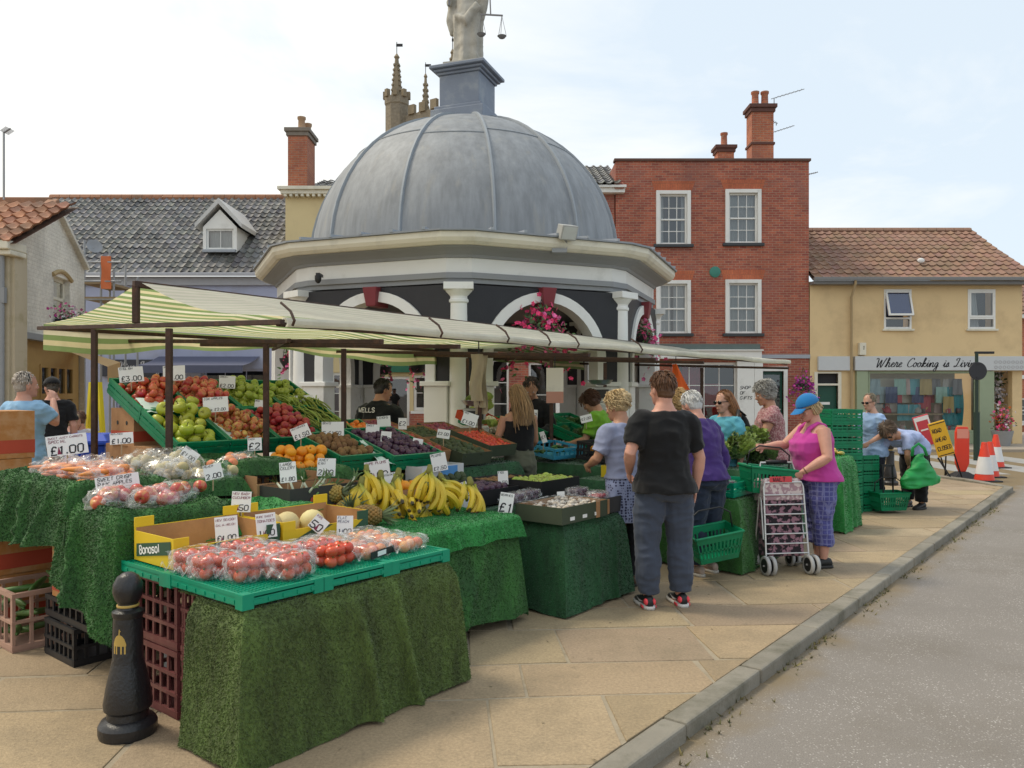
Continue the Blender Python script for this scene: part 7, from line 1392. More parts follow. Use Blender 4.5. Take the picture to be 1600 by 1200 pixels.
# ------------------------------------------------------------------ people (local: y forward, x to their right, drawn at 1.75 m and scaled)
def m_skin(name, c):
    if name in MATS: return MATS[name]
    return mat(name, c, .5, .1, 14, .12, 160, sub=.08)
SK1 = m_skin('fair_skin', (.55, .31, .22)); SK2 = m_skin('pink_skin', (.58, .30, .22)); SK3 = m_skin('tanned_skin', (.46, .24, .15))
def cloth(name, c, var=.12, pattern=None, c2=None, sc=40):
    if name in MATS: return MATS[name]
    t = NT(name); base = t.mix(t.noise(3.5, 5), tuple(k * (1 - var) for k in c), tuple(k * (1 + var) for k in c))
    if pattern == 'dots':
        v_ = t.nd('ShaderNodeTexVoronoi'); v_.inputs['Scale'].default_value = sc; v_.inputs['Randomness'].default_value = .35; t.ln(t.coord(), v_.inputs[0]); base = t.mix(t.ramp(v_.outputs['Distance'], [(.36, 1), (.44, 0)]), base, c2)
    elif pattern == 'blotch': base = t.mix(t.ramp(t.noise(sc, 2), [(.48, 0), (.55, 1)]), base, c2)
    elif pattern == 'check':
        sp = t.nd('ShaderNodeSeparateXYZ'); t.ln(t.coord(), sp.inputs[0]); f = None
        for k in range(3):
            q = t.math('GREATER_THAN', t.math('SINE', t.math('MULTIPLY', sp.outputs[k], sc)), .82); f = q if f is None else t.math('MAXIMUM', f, q)
        base = t.mix(t.math('MULTIPLY', f, .7), base, c2)
    t.base(base); t.sets(Roughness=.9); t.p.inputs['Specular IOR Level'].default_value = .2; t.p.inputs['Sheen Weight'].default_value = .15
    t.bump(t.mix(.4, t.noise(9, 4), t.noise(260, 2)), .35, .01); MATS[name] = t.m; return t.m
def m_hair(name, c):
    if name in MATS: return MATS[name]
    t = NT(name); mp = t.nd('ShaderNodeMapping'); mp.inputs['Scale'].default_value = (60, 60, 9); t.ln(t.coord(), mp.inputs[0])
    k = t.mix(1.0, t.mix(t.noise(2, 4, mp.outputs[0]), tuple(x * .55 for x in c), tuple(min(1, x * 1.3) for x in c)), t.attr(), 'MULTIPLY'); t.base(k); t.sets(Roughness=.5); t.bump(t.noise(2, 3, mp.outputs[0]), .5, .01); MATS[name] = t.m; return t.m
def person(label, pos, yaw, h=1.7, fat=1.0, lean=0, head=(0, 0), L=None, Rr=None, top=None, bottom=None, hair=None, shoes=None, skin=None, legs=(0, 0, .1), belly=0, bust=0, sit=False, curl=(.6, .6), vox=.0075, sh=1.0, seed=1, eyes=True, twist=0):
    pr = thing('person', label, 'person', (pos[0], pos[1], 0), rad(yaw)); k = h / 1.75; skin = skin or SK1; pr.scale = (k, k, k)
    drop = -.44 if sit else 0
    def B(p):
        p = V(p); z0 = .93
        if p.z > z0:
            a = -rad(lean) * min(1, (p.z - z0) / .3); q = V((p.x, p.y, p.z - z0)); q.rotate(Matrix.Rotation(a, 3, 'X')); tw = rad(twist) * min(1, (p.z - z0) / .4); q.rotate(Matrix.Rotation(tw, 3, 'Z')); p = q + V((0, 0, z0))
        return p + V((0, 0, drop))
    HM = Matrix.Translation((0, -.012, 1.52)) @ Matrix.Rotation(rad(head[1]), 4, 'Z') @ Matrix.Rotation(-rad(head[0]), 4, 'X') @ Matrix.Translation((0, .012, -1.52))
    def H(p): return B(HM @ (V(p) + V((0, .012, 1.63))))
    f = fat
    TS = [(.80, .13, .1, 0), (.86, .165 * f, .118 * f, -.012), (.93, .172 * f, .122 * f, -.008), (1.02, .158 * f, .115 * f + belly * .5, belly * .6), (1.1, .152 * f, .112 * f + belly * .6, belly * .8), (1.2, .16 * f, .118 * f + belly * .3 + bust * .4, belly * .4 + bust * .5), (1.29, .172 * f, .122 * f + bust * .5, bust * .6), (1.37, .18 * sh, .105 * f, 0), (1.43, .155 * sh, .085, -.012), (1.475, .085, .065, -.014), (1.53, .056, .06, -.008)]
    def tsec(z, infl=0):
        for a, b_ in zip(TS, TS[1:]):
            if a[0] <= z <= b_[0]:
                t_ = (z - a[0]) / (b_[0] - a[0]); q = [a[i] + (b_[i] - a[i]) * t_ for i in range(4)]; break
        else: q = list(TS[0] if z < .8 else TS[-1])
        n = 22; out = []
        for j in range(n):
            a = 2 * PI * j / n; cx_, sy = math.cos(a), math.sin(a); pw = .86
            out.append(B((math.copysign(abs(cx_) ** pw, cx_) * (q[1] + infl), q[3] + math.copysign(abs(sy) ** pw, sy) * (q[2] + infl), z)))
        return out
    def torso(mb, z0, z1, infl=0, flare=0):
        zs = [z0] + [s[0] for s in TS if z0 + .01 < s[0] < z1 - .01] + [z1]
        mb.loft([tsec(max(z, .8) if z >= .8 else .8, infl + flare * max(0, (1.04 - z) / .2)) if z >= .8 else [p + V((0, 0, z - .8)) for p in tsec(.86, infl + flare)] for z in zs])
    LD = {-1: (L or ((-.24, -.02, 1.13), (-.24, .06, .87))), 1: (Rr or ((.24, -.02, 1.13), (.24, .06, .87)))}
    arms = {}
    for s in (-1, 1):
        shd = B((s * .165 * sh * (1 + (f - 1) * .4), -.005, 1.405)); e, w_ = (V(q) + V((0, 0, drop)) for q in LD[s]); arms[s] = (shd, e, w_)
    def armpath(s, t0=0, t1=1, infl=0):
        a, e, w_ = arms[s]; P = [a, a.lerp(e, .35), a.lerp(e, .75), e, e.lerp(w_, .3), e.lerp(w_, .7), w_]; RD = [.058, .053, .044, .04, .043, .034, .026]
        g = 1 + (f - 1) * .8; n = len(P) - 1; pts, rr_ = [], []
        for i in range(13):
            t_ = (t0 + (t1 - t0) * i / 12) * n; j = min(int(t_), n - 1); u = t_ - j; pts.append(P[j].lerp(P[j + 1], u)); rr_.append((RD[j] + (RD[j + 1] - RD[j]) * u) * (g if t_ < 5 else 1 + (f - 1) * .4) + infl)
        return pts, rr_
    LG = {}
    for s in (-1, 1):
        st = legs[0] if s < 0 else legs[1]; sp = legs[2] * (1 + (f - 1) * .35)
        if sit: LG[s] = [V((s * .09, 0, .52)), V((s * .12, .22, .51)), V((s * .13, .43, .5)), V((s * .13, .42, .28)), V((s * .13, .40, .085))]
        else: LG[s] = [V((s * .09 * f ** .5, -.005, .9)), V((s * (.09 + sp) / 2 * f ** .4, st * .3 + .01, .7)), V((s * sp, st * .55 + .015, .49)), V((s * sp, st * .75 - .01, .28)), V((s * sp, st, .085))]
    def leg(mb, s, t1=1, infl=0, fl=0, n=16):
        P = LG[s]; RD = [.092 * f, .083 * f, .056 * (1 + (f - 1) * .6), .056 * (1 + (f - 1) * .6), .036]; pts, rr_ = [], []
        for i in range(n + 1):
            t_ = t1 * 4 * i / n; j = min(int(t_), 3); u = t_ - j; pts.append(P[j].lerp(P[j + 1], u)); rr_.append(RD[j] + (RD[j + 1] - RD[j]) * u + infl + fl * i / n)
        mb.tube(pts, rr_, 14)
    # --- body
    b = MB(); torso(b, .8, 1.53)
    b.tube([B((0, -.02, 1.44)), B((0, -.014, 1.5)), H((0, -.03, -.06))], .055 * (1 + (f - 1) * .5), 12)
    fx = 1 + (f - 1) * .25
    hs = [(-.118, .024, .03, .058), (-.1, .046, .056, .04), (-.06, .063, .083, .014), (-.01, .071, .096, .002), (.04, .075, .1, -.004), (.085, .067, .09, -.008), (.112, .045, .064, -.012), (.122, .018, .03, -.012)]
    b.loft([[H((rx * fx * math.cos(2 * PI * j / 18), y + ry * math.sin(2 * PI * j / 18), z)) for j in range(18)] for z, rx, ry, y in hs])
    def hell(c, r): b.loft([[H((c[0] + r[0] * math.sin(PI * (i + .1) / 6.2) * math.cos(2 * PI * j / 8), c[1] + r[1] * math.sin(PI * (i + .1) / 6.2) * math.sin(2 * PI * j / 8), c[2] - r[2] * math.cos(PI * (i + .1) / 6.2))) for j in range(8)] for i in range(7)])
    hell((0, .1, -.025), (.015, .024, .018)); hell((0, .094, 0), (.011, .016, .03)); hell((0, .09, -.07), (.024, .014, .012)); hell((0, .083, .024), (.05, .016, .012)); hell((0, .085, -.1), (.02, .014, .014))
    for s in (-1, 1): hell((s * .076 * fx, -.008, -.012), (.012, .022, .034)); hell((s * .042, .072, -.032), (.022, .016, .02))
    for s in (-1, 1):
        p, r_ = armpath(s); b.tube(p, r_, 12); a, e, w_ = arms[s]; d = (w_ - e).normalized(); pn = V((-s, .25, 0)); pn = (pn - d * pn.dot(d)).normalized(); t_ = pn.cross(d) * s; t_ = -t_ if t_.y < 0 and abs(d.z) > .6 else t_
        cu = curl[0 if s < 0 else 1]
        b.tube([w_, w_ + d * .03, w_ + d * .075, w_ + d * .095], [(.018, .026), (.016, .035), (.014, .04), (.01, .034)], 10, 0, tuple(pn))
        for i, (o_, ln) in enumerate(((.03, .072), (.01, .082), (-.011, .076), (-.03, .06))):
            q = w_ + d * .09 + t_ * o_; P = [q - d * .01]; an = cu * .35
            for sg in (.42, .33, .25): dd = d * math.cos(an) + pn * math.sin(an) + t_ * (o_ * 1.6); q = q + dd * ln * sg; P.append(q); an += cu
            b.tube(P, [.0095, .009, .0085, .007], 7)
        q = w_ + d * .03 + t_ * .03; b.tube([w_ + d * .02 + t_ * .012, q + t_ * .012, q + d * .028 + t_ * .026 + pn * .012, q + d * .052 + t_ * .026 + pn * .022], [.014, .0125, .0105, .008], 8)
        leg(b, s)
        ak = LG[s][4]; b.tube([ak + V((0, -.03, -.02)), ak + V((0, .02, -.035)), ak + V((0, .09, -.055)), ak + V((0, .15, -.065))], [(.034, .035), (.036, .036), (.042, .024), (.03, .014)], 12)
    put(fuse(b, vox, 3), 'body', skin, pr)
    if eyes:
        for s in (-1, 1): m = MB(); m.ell(tuple(H((s * .031, .0865, .004))), (.0105, .0085, .0075), 8, 6); m.ell(tuple(H((s * .031, .0935, .004))), (.0045, .004, .0045), 6, 5, 1); m.build('eye', [mat('eye_white', (.7, .68, .65), .3), BLACK], pr, True)
        m = MB(); m.tube([H((-.022, .098, -.07)), H((0, .106, -.068)), H((.022, .098, -.07))], .0045, 6); m.build('mouth', mat('lip_skin', (.36, .13, .1), .5), pr, True)
    # --- clothes
    if bottom:
        kd, bm, *o_ = bottom; m = MB(); infl = .016
        if kd == 'skirt':
            zl, fl = o_; n = 40; secs = []
            for i in range(9):
                z = 1.04 + (zl - 1.04) * i / 8; q = tsec(max(z, .86) , .014)
                secs.append([V((p.x * (1 + fl * i / 8), p.y * (1 + fl * i / 8) + .008 * i / 8 * math.sin(9 * math.atan2(p.y, p.x)), z + drop)) for p in q])
            m.loft(secs)
        if kd != 'skirt':
            zl = o_[0]; 
            m.loft([tsec(z, q_) for z, q_ in ((.80, .03), (.86, .034), (.9, .03), (.94, .016), (.965 if len(o_) < 2 else o_[1], .008 if len(o_) < 2 else .018))])
            for s in (-1, 1): leg(m, s, zl, infl + .009, .012 if zl < .9 else .018)
        put(fuse(m, .0095, 4, .019 if kd != 'skirt' else .008, 9, seed), 'skirt' if kd == 'skirt' else ('shorts' if kd == 'shorts' else 'trousers'), bm, pr)
    if top:
        kd, tm, hem, *o_ = top; m = MB(); nk = o_[0] if o_ else 1.465; infl = .017
        torso(m, hem, nk, infl, .055)
        if kd != 'vest':
            t1 = {'short': .36, 'mid': .5, 'long': .96, 'rolled': .62, 'cap': .2}[kd]
            for s in (-1, 1):
                p, r_ = armpath(s, 0, t1, .019); p[0] = p[0] + (B((0, 0, 1.38)) - p[0]) * .35; r_ = [q + (.006 + .008 * i / 12 if t1 < .6 else .006) for i, q in enumerate(r_)]; m.tube(p, r_, 14)
        else:
            if nk > 1.37:
                for s in (-1, 1): m.tube([B((s * .09, .1 + bust, 1.33)), B((s * .098, .07 + bust * .4, 1.42)), B((s * .1, .0, 1.468)), B((s * .095, -.07, 1.44)), B((s * .085, -.1, 1.36))], (.036, .022), 10, 0, (1, 0, 0))
            else:
             for s in (-1, 1): m.tube([B((s * .085, .1 + bust * .7, nk - .03)), B((s * .09, .06, 1.42)), B((s * .088, -.01, 1.482)), B((s * .08, -.1, 1.41)), B((s * .06, -.115 * f, nk - .03))], (.02, .013), 8, 0, (1, 0, 0))
        tp_ = put(fuse(m, .0095, 4, .022 if kd != 'vest' else .011, 8, seed + 5), {'long': 'jumper', 'rolled': 'shirt', 'vest': 'vest_top'}.get(kd, 't_shirt'), tm, pr)
    if shoes:
        sm, sole = shoes
        for s in (-1, 1):
            ak = LG[s][4]; m = MB(); y0 = ak.y; x = ak.x
            def fs(y, w, zt, z0=.016): return [V((x + s * .006 + w * math.cos(2 * PI * j / 14), y0 + y, z0 + (zt - z0) * (.5 + .5 * math.sin(2 * PI * j / 14)))) for j in range(14)]
            m.loft([fs(-.085, .02, .07), fs(-.07, .035, .095), fs(-.03, .041, .105), fs(.02, .044, .1), (fs(.07, .05, .08)), fs(.12, .052, .062), fs(.17, .043, .052), fs(.19, .022, .04)]); o_ = m.build('shoe', sm, pr, True)
            m = MB(); pts = [(-.085, .02), (-.09, 0)]; m.loft([[V((x + s * .006 + a * 1.06, y0 + b_, z)) for a, b_ in ((-.022, -.092), (.022, -.092), (.042, -.06), (.046, .02), (.055, .1), (.05, .165), (.026, .197), (-.026, .197), (-.05, .165), (-.055, .1), (-.046, .02), (-.042, -.06))] for z in (0.001, .026)]); m.build('sole', sole, o_, True)
            if sm.name == 'trainer_black':
                m = MB(); 
                for sx_ in (-1, 1):
                    xx = x + s * .006 + sx_ * .051; m.add([(xx, y0 - .055, .06), (xx + sx_ * .004, y0 + .02, .045), (xx + sx_ * .004, y0 + .1, .075), (xx + sx_ * .004, y0 + .03, .06)], [(0, 1, 2, 3)])
                m.build('side_flash', mat('silver_grey', (.5, .5, .52), .4), o_); m = MB()
                for sx_ in (-1, 1):
                    m.ell((x + s * .006 + sx_ * .03, y0 - .062, .058), (.016, .03, .025), 10, 6); m.b2((x + s * .006 + sx_ * .047, y0 - .06, .008), (x + s * .006 + sx_ * .053, y0 + .0, .028))
                m.build('heel_panel', mat('hot_coral', (.8, .07, .09), .5), o_, True)
    if hair:
        st_y, hc, *ho = hair; hm = m_hair('hair_%03d%03d%03d' % tuple(int(c * 999) for c in hc), hc); m = MB(); r2 = random.Random(seed)
        big = {'curly': 1.16, 'bob': 1.07, 'bun': 1.05, 'long': 1.05, 'short': 1.0, 'crop': .975}[st_y]
        def he(c, r, n=16, nv=10): m.loft([[H((c[0] + r[0] * math.sin(PI * (i + .1) / (nv + .2)) * math.cos(2 * PI * j / n), c[1] + r[1] * math.sin(PI * (i + .1) / (nv + .2)) * math.sin(2 * PI * j / n), c[2] - r[2] * math.cos(PI * (i + .1) / (nv + .2)))) for j in range(n)] for i in range(nv + 1)])
        he((0, -.02, .034), (.083 * big * fx, .099 * big, .099 * big))
        if st_y in ('short', 'crop'): he((0, -.045, -.015), (.073 * fx, .066, .075))
        if st_y in ('bob', 'curly'): he((0, -.045, -.02), (.09 * big * fx, .08 * big, .085))
        if st_y == 'bun': he((0, -.05, 0), (.076, .07, .08)); he((.01, -.1, .06), (.06, .06, .055))
        if st_y == 'long':
            m.loft([[H((rx * math.cos(2 * PI * j / 18), y + ry * math.sin(2 * PI * j / 18), z)) for j in range(18)] for z, rx, ry, y in ((.03, .083, .07, -.04), (-.06, .096, .065, -.06), (-.16, .105, .05, -.075), (-.27, .1, .032, -.1), (-.34, .07, .02, -.11))])
        me = fuse(m, .008, 2, .02 if st_y in ('curly', 'bun') else .009, 22 if st_y == 'curly' else 14, seed); tri = MB(); at = me.color_attributes.new('Col', 'FLOAT_COLOR', 'CORNER'); at.data.foreach_set('color', [.75] * (4 * len(me.loops)))
        ho_ = put(me, 'hair', hm, pr); ns = 420 if st_y in ('long', 'bob', 'bun', 'curly') else 300; ln = {'long': .0, 'bob': .1, 'curly': .07, 'bun': .07, 'short': .045, 'crop': .03}[st_y]
        for i in range(ns):
            th = r2.uniform(0, 2 * PI); ph = r2.uniform(-.15, 1.45); d = V((math.cos(ph) * math.cos(th), math.cos(ph) * math.sin(th), math.sin(ph)))
            if (d.y > .45 and d.z < .55) or (ho and d.z > .3): continue
            P = []; a = r2.uniform(.75, 1.25); nst = 6; L2 = ln or r2.uniform(.25, .42)
            q = V((d.x * .083 * big * fx, -.02 + d.y * .099 * big, .034 + d.z * .099 * big)) * 1.0; out = V((d.x, d.y, d.z)); dn = V((d.x * .6, d.y * .6 - .15, -1)); tn = (dn - out * dn.dot(out)); tn = tn.normalized() if tn.length > .01 else V((0, -1, 0)); wav = r2.uniform(0, 6); sd2 = V((-d.y, d.x, 0))
            for j in range(nst + 1):
                u = j / nst; vv = q + tn * (L2 * u) + out * (.004 + .006 * math.sin(u * 3 + wav))
                if st_y in ('curly', 'bun'): vv += sd2 * .016 * math.sin(u * 7 + wav) + out * .012 * math.cos(u * 6 + wav)
                if st_y == 'long':
                    vv = V((q.x * (1 + .35 * min(1, u * 1.6)), q.y - .05 * u - .035 * math.sin(u * 2.4), q.z - L2 * u * (1.05 - .25 * max(0, d.z) * (1 - u)))); vv += sd2 * .006 * math.sin(u * 5 + wav) + out * .012
                P.append(H(vv))
            tri.tube(P, [.0022 + .0022 * math.sin(PI * (.15 + .8 * j / nst)) for j in range(nst + 1)], 3, 0, (1, 0, 0), False, r2.uniform(.6, 1.45))
        tri.build('hair_strands', hm, ho_, True)
    def part(mb, name, mt, smooth=True): return mb.build(name, mt, pr, smooth)
    return pr, H, B, arms, part
def shades(H, part):
    m = MB()
    for s in (-1, 1): m.loft([[H((s * .034 + .03 * math.cos(2 * PI * j / 12), .094 + dy - .25 * abs(s * .034 + .03 * math.cos(2 * PI * j / 12)) ** 1.6, .006 + .02 * math.sin(2 * PI * j / 12))) for j in range(12)] for dy in (.004, .012)]); m.tube([H((s * .062, .088, .012)), H((s * .08, .03, .012)), H((s * .081, -.02, .004))], .004, 6)
    part(m, 'sunglasses', mat('dark_lens', (.012, .01, .012), .15))
JEAN = cloth('dark_jeans', (.025, .035, .06), .3); BLK = cloth('black_cotton', (.012, .012, .013), .25); NAVY = cloth('navy_trousers', (.016, .018, .028)); LBLUE = cloth('pale_blue_linen', (.30, .43, .66)); LBLUE2 = cloth('pale_lilac_blue_linen', (.36, .43, .66))
BSH = (mat('dark_shoe', (.02, .018, .018), .5), mat('dark_sole', (.03, .028, .026), .7)); SND = (mat('brown_sandal', (.09, .05, .03), .6), mat('dark_sole', (.03, .028, .026)))
def at(p, y, d): return ((p - 800) / F * d, d)
# man in black t-shirt, back to us
person('man in black t-shirt and grey joggers seen from behind, hand on hip', at(1038, 0, 5.82), 9, 1.74, 1.1, 1, (4, 14), ((-.285, -.06, 1.16), (-.235, .12, 1.0)), ((.28, -.0, 1.11), (.26, .04, .86)), ('short', BLK, .86), ('trousers', cloth('blue_grey_jersey', (.055, .068, .10), .15), .965), ('short', (.16, .075, .035)), (mat('trainer_black', (.02, .02, .022), .5), mat('trainer_white_sole', (.6, .58, .56), .6)), SK2, (.0, .02, .125), .02, vox=.0065, seed=3, curl=(.9, .45), sh=1.02)
pr, H, B, arms, part = person('blonde woman in grey top and dotted skirt, hair pinned up', at(977, 0, 6.38), 38, 1.6, 1.06, 6, (10, 10), ((-.25, .1, 1.16), (-.16, .3, 1.08)), ((.25, .0, 1.13), (.22, .2, .95)), ('short', cloth('grey_lilac_jersey', (.26, .29, .42)), .98), ('skirt', cloth('dotted_lace', (.25, .29, .45), .1, 'dots', (.03, .035, .08), 42), .6, .16), ('bun', (.62, .46, .24)), SND, SK3, (0, .05, .09), vox=.0075, seed=4)
m = MB(); 
for s in (-1, 1): m.tube([V((s * .085, 0, .75)), V((s * .1, .01, .5)), V((s * .095, .0, .28)), V((s * .095, .02, .1))], [.085, .07, .062, .05], 14)
put(fuse(m, .01, 3, .014, 8, 4), 'trousers', cloth('charcoal_trousers', (.016, .017, .022)), pr)
pr, H, B, arms, part = person('white haired person in purple jumper and jeans leaning over the salads', at(1103, 0, 6.85), 28, 1.62, 1.12, 14, (12, 5), ((-.24, .22, 1.13), (-.2, .42, 1.02)), ((.28, .08, 1.07), (.25, .1, .84)), ('long', cloth('purple_knit', (.055, .028, .15), .2), .9, 1.47), ('trousers', JEAN, .97), ('short', (.72, .72, .70)), (mat('beige_trainer', (.42, .32, .26), .7), mat('pale_sole', (.5, .47, .42), .7)), SK2, (0, .06, .1), .03, vox=.0075, seed=5, curl=(.5, 1.1))
pr, H, B, arms, part = person('woman in turquoise t-shirt and sunglasses with auburn hair and backpack', at(1133, 0, 8.3), 125, 1.6, 1.0, 0, (5, -5), None, ((.23, .08, 1.13), (.16, .26, 1.1)), ('short', cloth('turquoise_cotton', (.1, .36, .46)), .9), ('trousers', NAVY, .97), ('long', (.33, .15, .06)), BSH, SK1, seed=6, vox=.009); shades(H, part)
bp = thing('backpack', 'black backpack worn by the woman in turquoise', 'backpack', (*at(1154, 0, 8.36), .93), rad(125)); m = MB()
m.ell((0, 0, .2), (.15, .1, .25), 16, 12); m.ell((0, -.07, .13), (.11, .07, .13), 14, 8); put(fuse(m, .012, 2, .01, 8, 2), 'pack', BLK, bp); m = MB()
for s in (-1, 1): m.tube([(s * .1, .02, .42), (s * .12, .15, .48), (s * .12, .2, .3), (s * .12, .1, .05)], (.022, .008), 8)
m.build('strap', BLACK, bp, True)
pr, H, B, arms, part = person('woman with curly golden hair mostly hidden behind the man in black', at(1066, 0, 7.9), 70, 1.61, 1.0, 4, (8, 0), None, None, ('short', NAVY, .9), ('trousers', BLK, .97), ('curly', (.55, .36, .15)), BSH, SK1, seed=7, vox=.01); shades(H, part)
person('grey haired woman in dusty rose patterned blouse choosing greens', at(1208, 0, 8.6), 84, 1.71, 1.06, 5, (14, 8), ((-.22, .16, 1.13), (-.14, .4, 1.12)), ((.22, .16, 1.12), (.12, .4, 1.08)), ('cap', cloth('rose_print', (.30, .12, .13), .1, 'blotch', (.45, .28, .27), 60), .85), ('trousers', JEAN, .97), ('curly', (.36, .35, .32)), BSH, SK3, bust=.02, seed=8, vox=.008)
pr, H, B, arms, part = person('stout woman in pink vest and blue cap pushing a shopping trolley', at(1278, 0, 7.2), 97, 1.57, 1.28, 6, (16, 6), ((-.3, .06, 1.13), (-.2, .27, .98)), ((.25, .24, 1.22), (.17, .5, 1.21)), ('vest', cloth('magenta_jersey', (.50, .055, .30), .1), .88, 1.375), ('trousers', cloth('blue_check', (.075, .078, .25), .1, 'check', (.2, .21, .4), 130), .83), ('bob', (.60, .45, .25), 1), (mat('black_clog', (.02, .02, .02), .6), mat('dark_sole', (.03, .028, .026))), SK2, (.0, -.06, .1), .05, .06, vox=.0068, seed=9, curl=(1.15, 1.15)); shades(H, part)
m = MB(); m.loft([[H((.106 * math.cos(2 * PI * j / 20) * math.sqrt(max(0, 1 - (i / 8.2) ** 2)), -.014 + .124 * math.sin(2 * PI * j / 20) * math.sqrt(max(0, 1 - (i / 8.2) ** 2)), .042 + .112 * i / 8)) for j in range(20)] for i in range(9)])
m.grid(lambda a, q: H((.095 * math.sin((a - .5) * 2.6) * (1 - .12 * q), .06 + .045 * math.cos((a - .5) * 2.6) + .095 * q * math.cos((a - .5) * 1.9), .042 - .03 * q - .02 * abs(a - .5))), 14, 6); part(m, 'cap', cloth('blue_cap_cotton', (.02, .17, .42), .15))
m = MB(); w_ = arms[-1][2]; e = arms[-1][1]; d = (w_ - e).normalized(); o1 = d.orthogonal().normalized(); o2 = d.cross(o1); c = w_ - d * .03
m.tube([c + o1 * .036 * math.cos(k * PI / 6) + o2 * .036 * math.sin(k * PI / 6) for k in range(13)], .005, 6); part(m, 'bracelet', mat('bead_brown', (.15, .08, .04), .5))
pr, H, B, arms, part = person('woman in long pale blue shirt and sunglasses standing by the crate stack', at(1364, 0, 10.7), 112, 1.57, .98, 4, (6, 4), ((-.24, .04, 1.15), (-.17, .26, 1.02)), ((.22, .12, 1.14), (.14, .3, 1.05)), ('rolled', LBLUE, .74), ('trousers', NAVY, .97), ('crop', (.30, .26, .19)), BSH, SK1, seed=10, vox=.0085); shades(H, part)
pr, H, B, arms, part = person('woman in pale lilac shirt bending to a wheeled basket, green bag on arm', at(1428, 0, 10.75), 124, 1.62, 1.0, 73, (-14, 10), ((-.2, .54, .83), (-.14, .4, .68)), ((.2, .58, .78), (.24, .62, .52)), ('short', LBLUE2, .8), ('trousers', BLK, .97), ('bob', (.16, .11, .075)), BSH, SK3, (.02, -.06, .12), seed=11, vox=.0085); shades(H, part)
gb = thing('shopping_bag', 'bulging bright green shopping bag on the arm of the bending woman', 'bag', (*at(1438, 0, 10.25), .36), rad(15)); gb.scale = (1.3, 1.1, .9); m = MB()
m.loft([[((.30 - .07 * abs(i - 1.2)) * (1 - .16 * i) * math.cos(2 * PI * j / 20) * 1.0, .13 * (1 - .18 * i) * math.sin(2 * PI * j / 20), .12 * i + .03 * math.cos(2 * PI * j / 20) * (i == 0)) for j in range(20)] for i in range(5)]); put(fuse(m, .012, 3, .035, 7, 4), 'bag_body', mat('green_bag_cloth', (.01, .27, .06), .5, .15), gb)
m = MB(); m.tube([(-.1, 0, .44), (-.09, 0, .56), (-.02, 0, .62), (.05, 0, .55), (.08, 0, .44)], (.02, .006), 8); m.build('handle', mat('green_bag_cloth', (.01, .27, .06)), gb, True)
pr, H, B, arms, part = person('balding man in light blue t-shirt seen from behind, hand at mouth', at(36, 0, 8.0), -14, 1.79, 1.08, 2, (-2, -22), ((-.29, -.03, 1.13), (-.3, .06, .88)), ((.26, .13, 1.25), (.12, .25, 1.48)), ('short', cloth('light_blue_cotton', (.26, .45, .66), .08), .82), ('shorts', BLK, .5), ('crop', (.5, .44, .38)), BSH, SK2, belly=.02, seed=12, vox=.0075, sh=1.02)
m = MB(); m.tube([H((.085 * math.cos(k * PI / 8), -.02 + .02 * math.sin(k), .03 + .108 * math.sin(k * PI / 8))) for k in range(9)], .005, 6); part(m, 'sunglasses', BLACK)
pr, H, B, arms, part = person('man in black t-shirt, shorts and cap standing outside the cafe', at(82, 0, 10.2), 25, 1.78, 1.02, 2, (8, 20), ((-.25, .04, 1.13), (-.17, .25, 1.05)), None, ('short', BLK, .82), ('shorts', BLK, .52), ('crop', (.08, .06, .04), 1), BSH, SK2, seed=13, vox=.01)
m = MB(); m.loft([[H((.097 * math.cos(2 * PI * j / 16) * math.sqrt(max(0, 1 - (i / 6.2) ** 2)), -.014 + .118 * math.sin(2 * PI * j / 16) * math.sqrt(max(0, 1 - (i / 6.2) ** 2)), .04 + .1 * i / 6)) for j in range(16)] for i in range(7)]); m.grid(lambda a, q: H((.08 * math.sin((a - .5) * 2.4), .06 + .03 * math.cos((a - .5) * 2.4) + .08 * q, .045 - .02 * q)), 8, 3); part(m, 'cap', BLK)
person('seated cafe customer in a white top facing the street', at(126, 0, 12.2), 60, 1.72, 1.05, 2, (5, 0), ((-.25, .08, 1.12), (-.15, .3, 1.12)), None, ('short', cloth('white_cotton', (.6, .58, .62), .06), .86), ('trousers', NAVY, .95), ('crop', (.2, .1, .06)), BSH, SK2, sit=True, seed=14, vox=.011)
person('seated cafe customer in a slate blue top with bare arms', at(102, 0, 12.0), -50, 1.68, 1.0, 8, (5, 0), ((-.24, .1, 1.12), (-.12, .34, 1.12)), ((.24, .1, 1.12), (.12, .34, 1.12)), ('short', cloth('slate_cotton', (.08, .09, .12), .1), .86), ('trousers', BLK, .95), ('short', (.4, .3, .18)), BSH, SK2, sit=True, seed=15, vox=.011)
pr, H, B, arms, part = person('stall trader in black jacket with white lettering, seen from behind', at(590, 0, 9.1), -14, 1.75, 1.12, 6, (14, -40), None, ((.25, .1, 1.12), (.16, .34, 1.05)), ('long', cloth('black_fleece', (.013, .015, .016), .2), .86, 1.49), ('trousers', BLK, .97), ('short', (.025, .02, .018)), BSH, SK3, seed=16, vox=.009, sh=1.12)
m = MB(); strokes(m, 'WELLS', 0, 0, .05, Matrix.Translation((-.18, -.125, 1.365)) @ Matrix.Rotation(rad(-10), 4, 'Z') @ Matrix.Rotation(rad(-6), 4, 'X'), .2); part(m, 'lettering', PAPER, False)
person('woman in black strappy top and olive shorts with long blonde hair', at(811, 0, 8.3), 20, 1.66, .96, 2, (10, 14), ((-.26, .02, 1.13), (-.33, .24, 1.22)), ((.22, .06, 1.13), (.2, .26, 1.0)), ('vest', BLK, 1.03, 1.36), ('shorts', cloth('olive_grey_cotton', (.13, .135, .095)), .38, 1.05), ('long', (.46, .29, .14)), BSH, SK3, seed=17, vox=.0075)
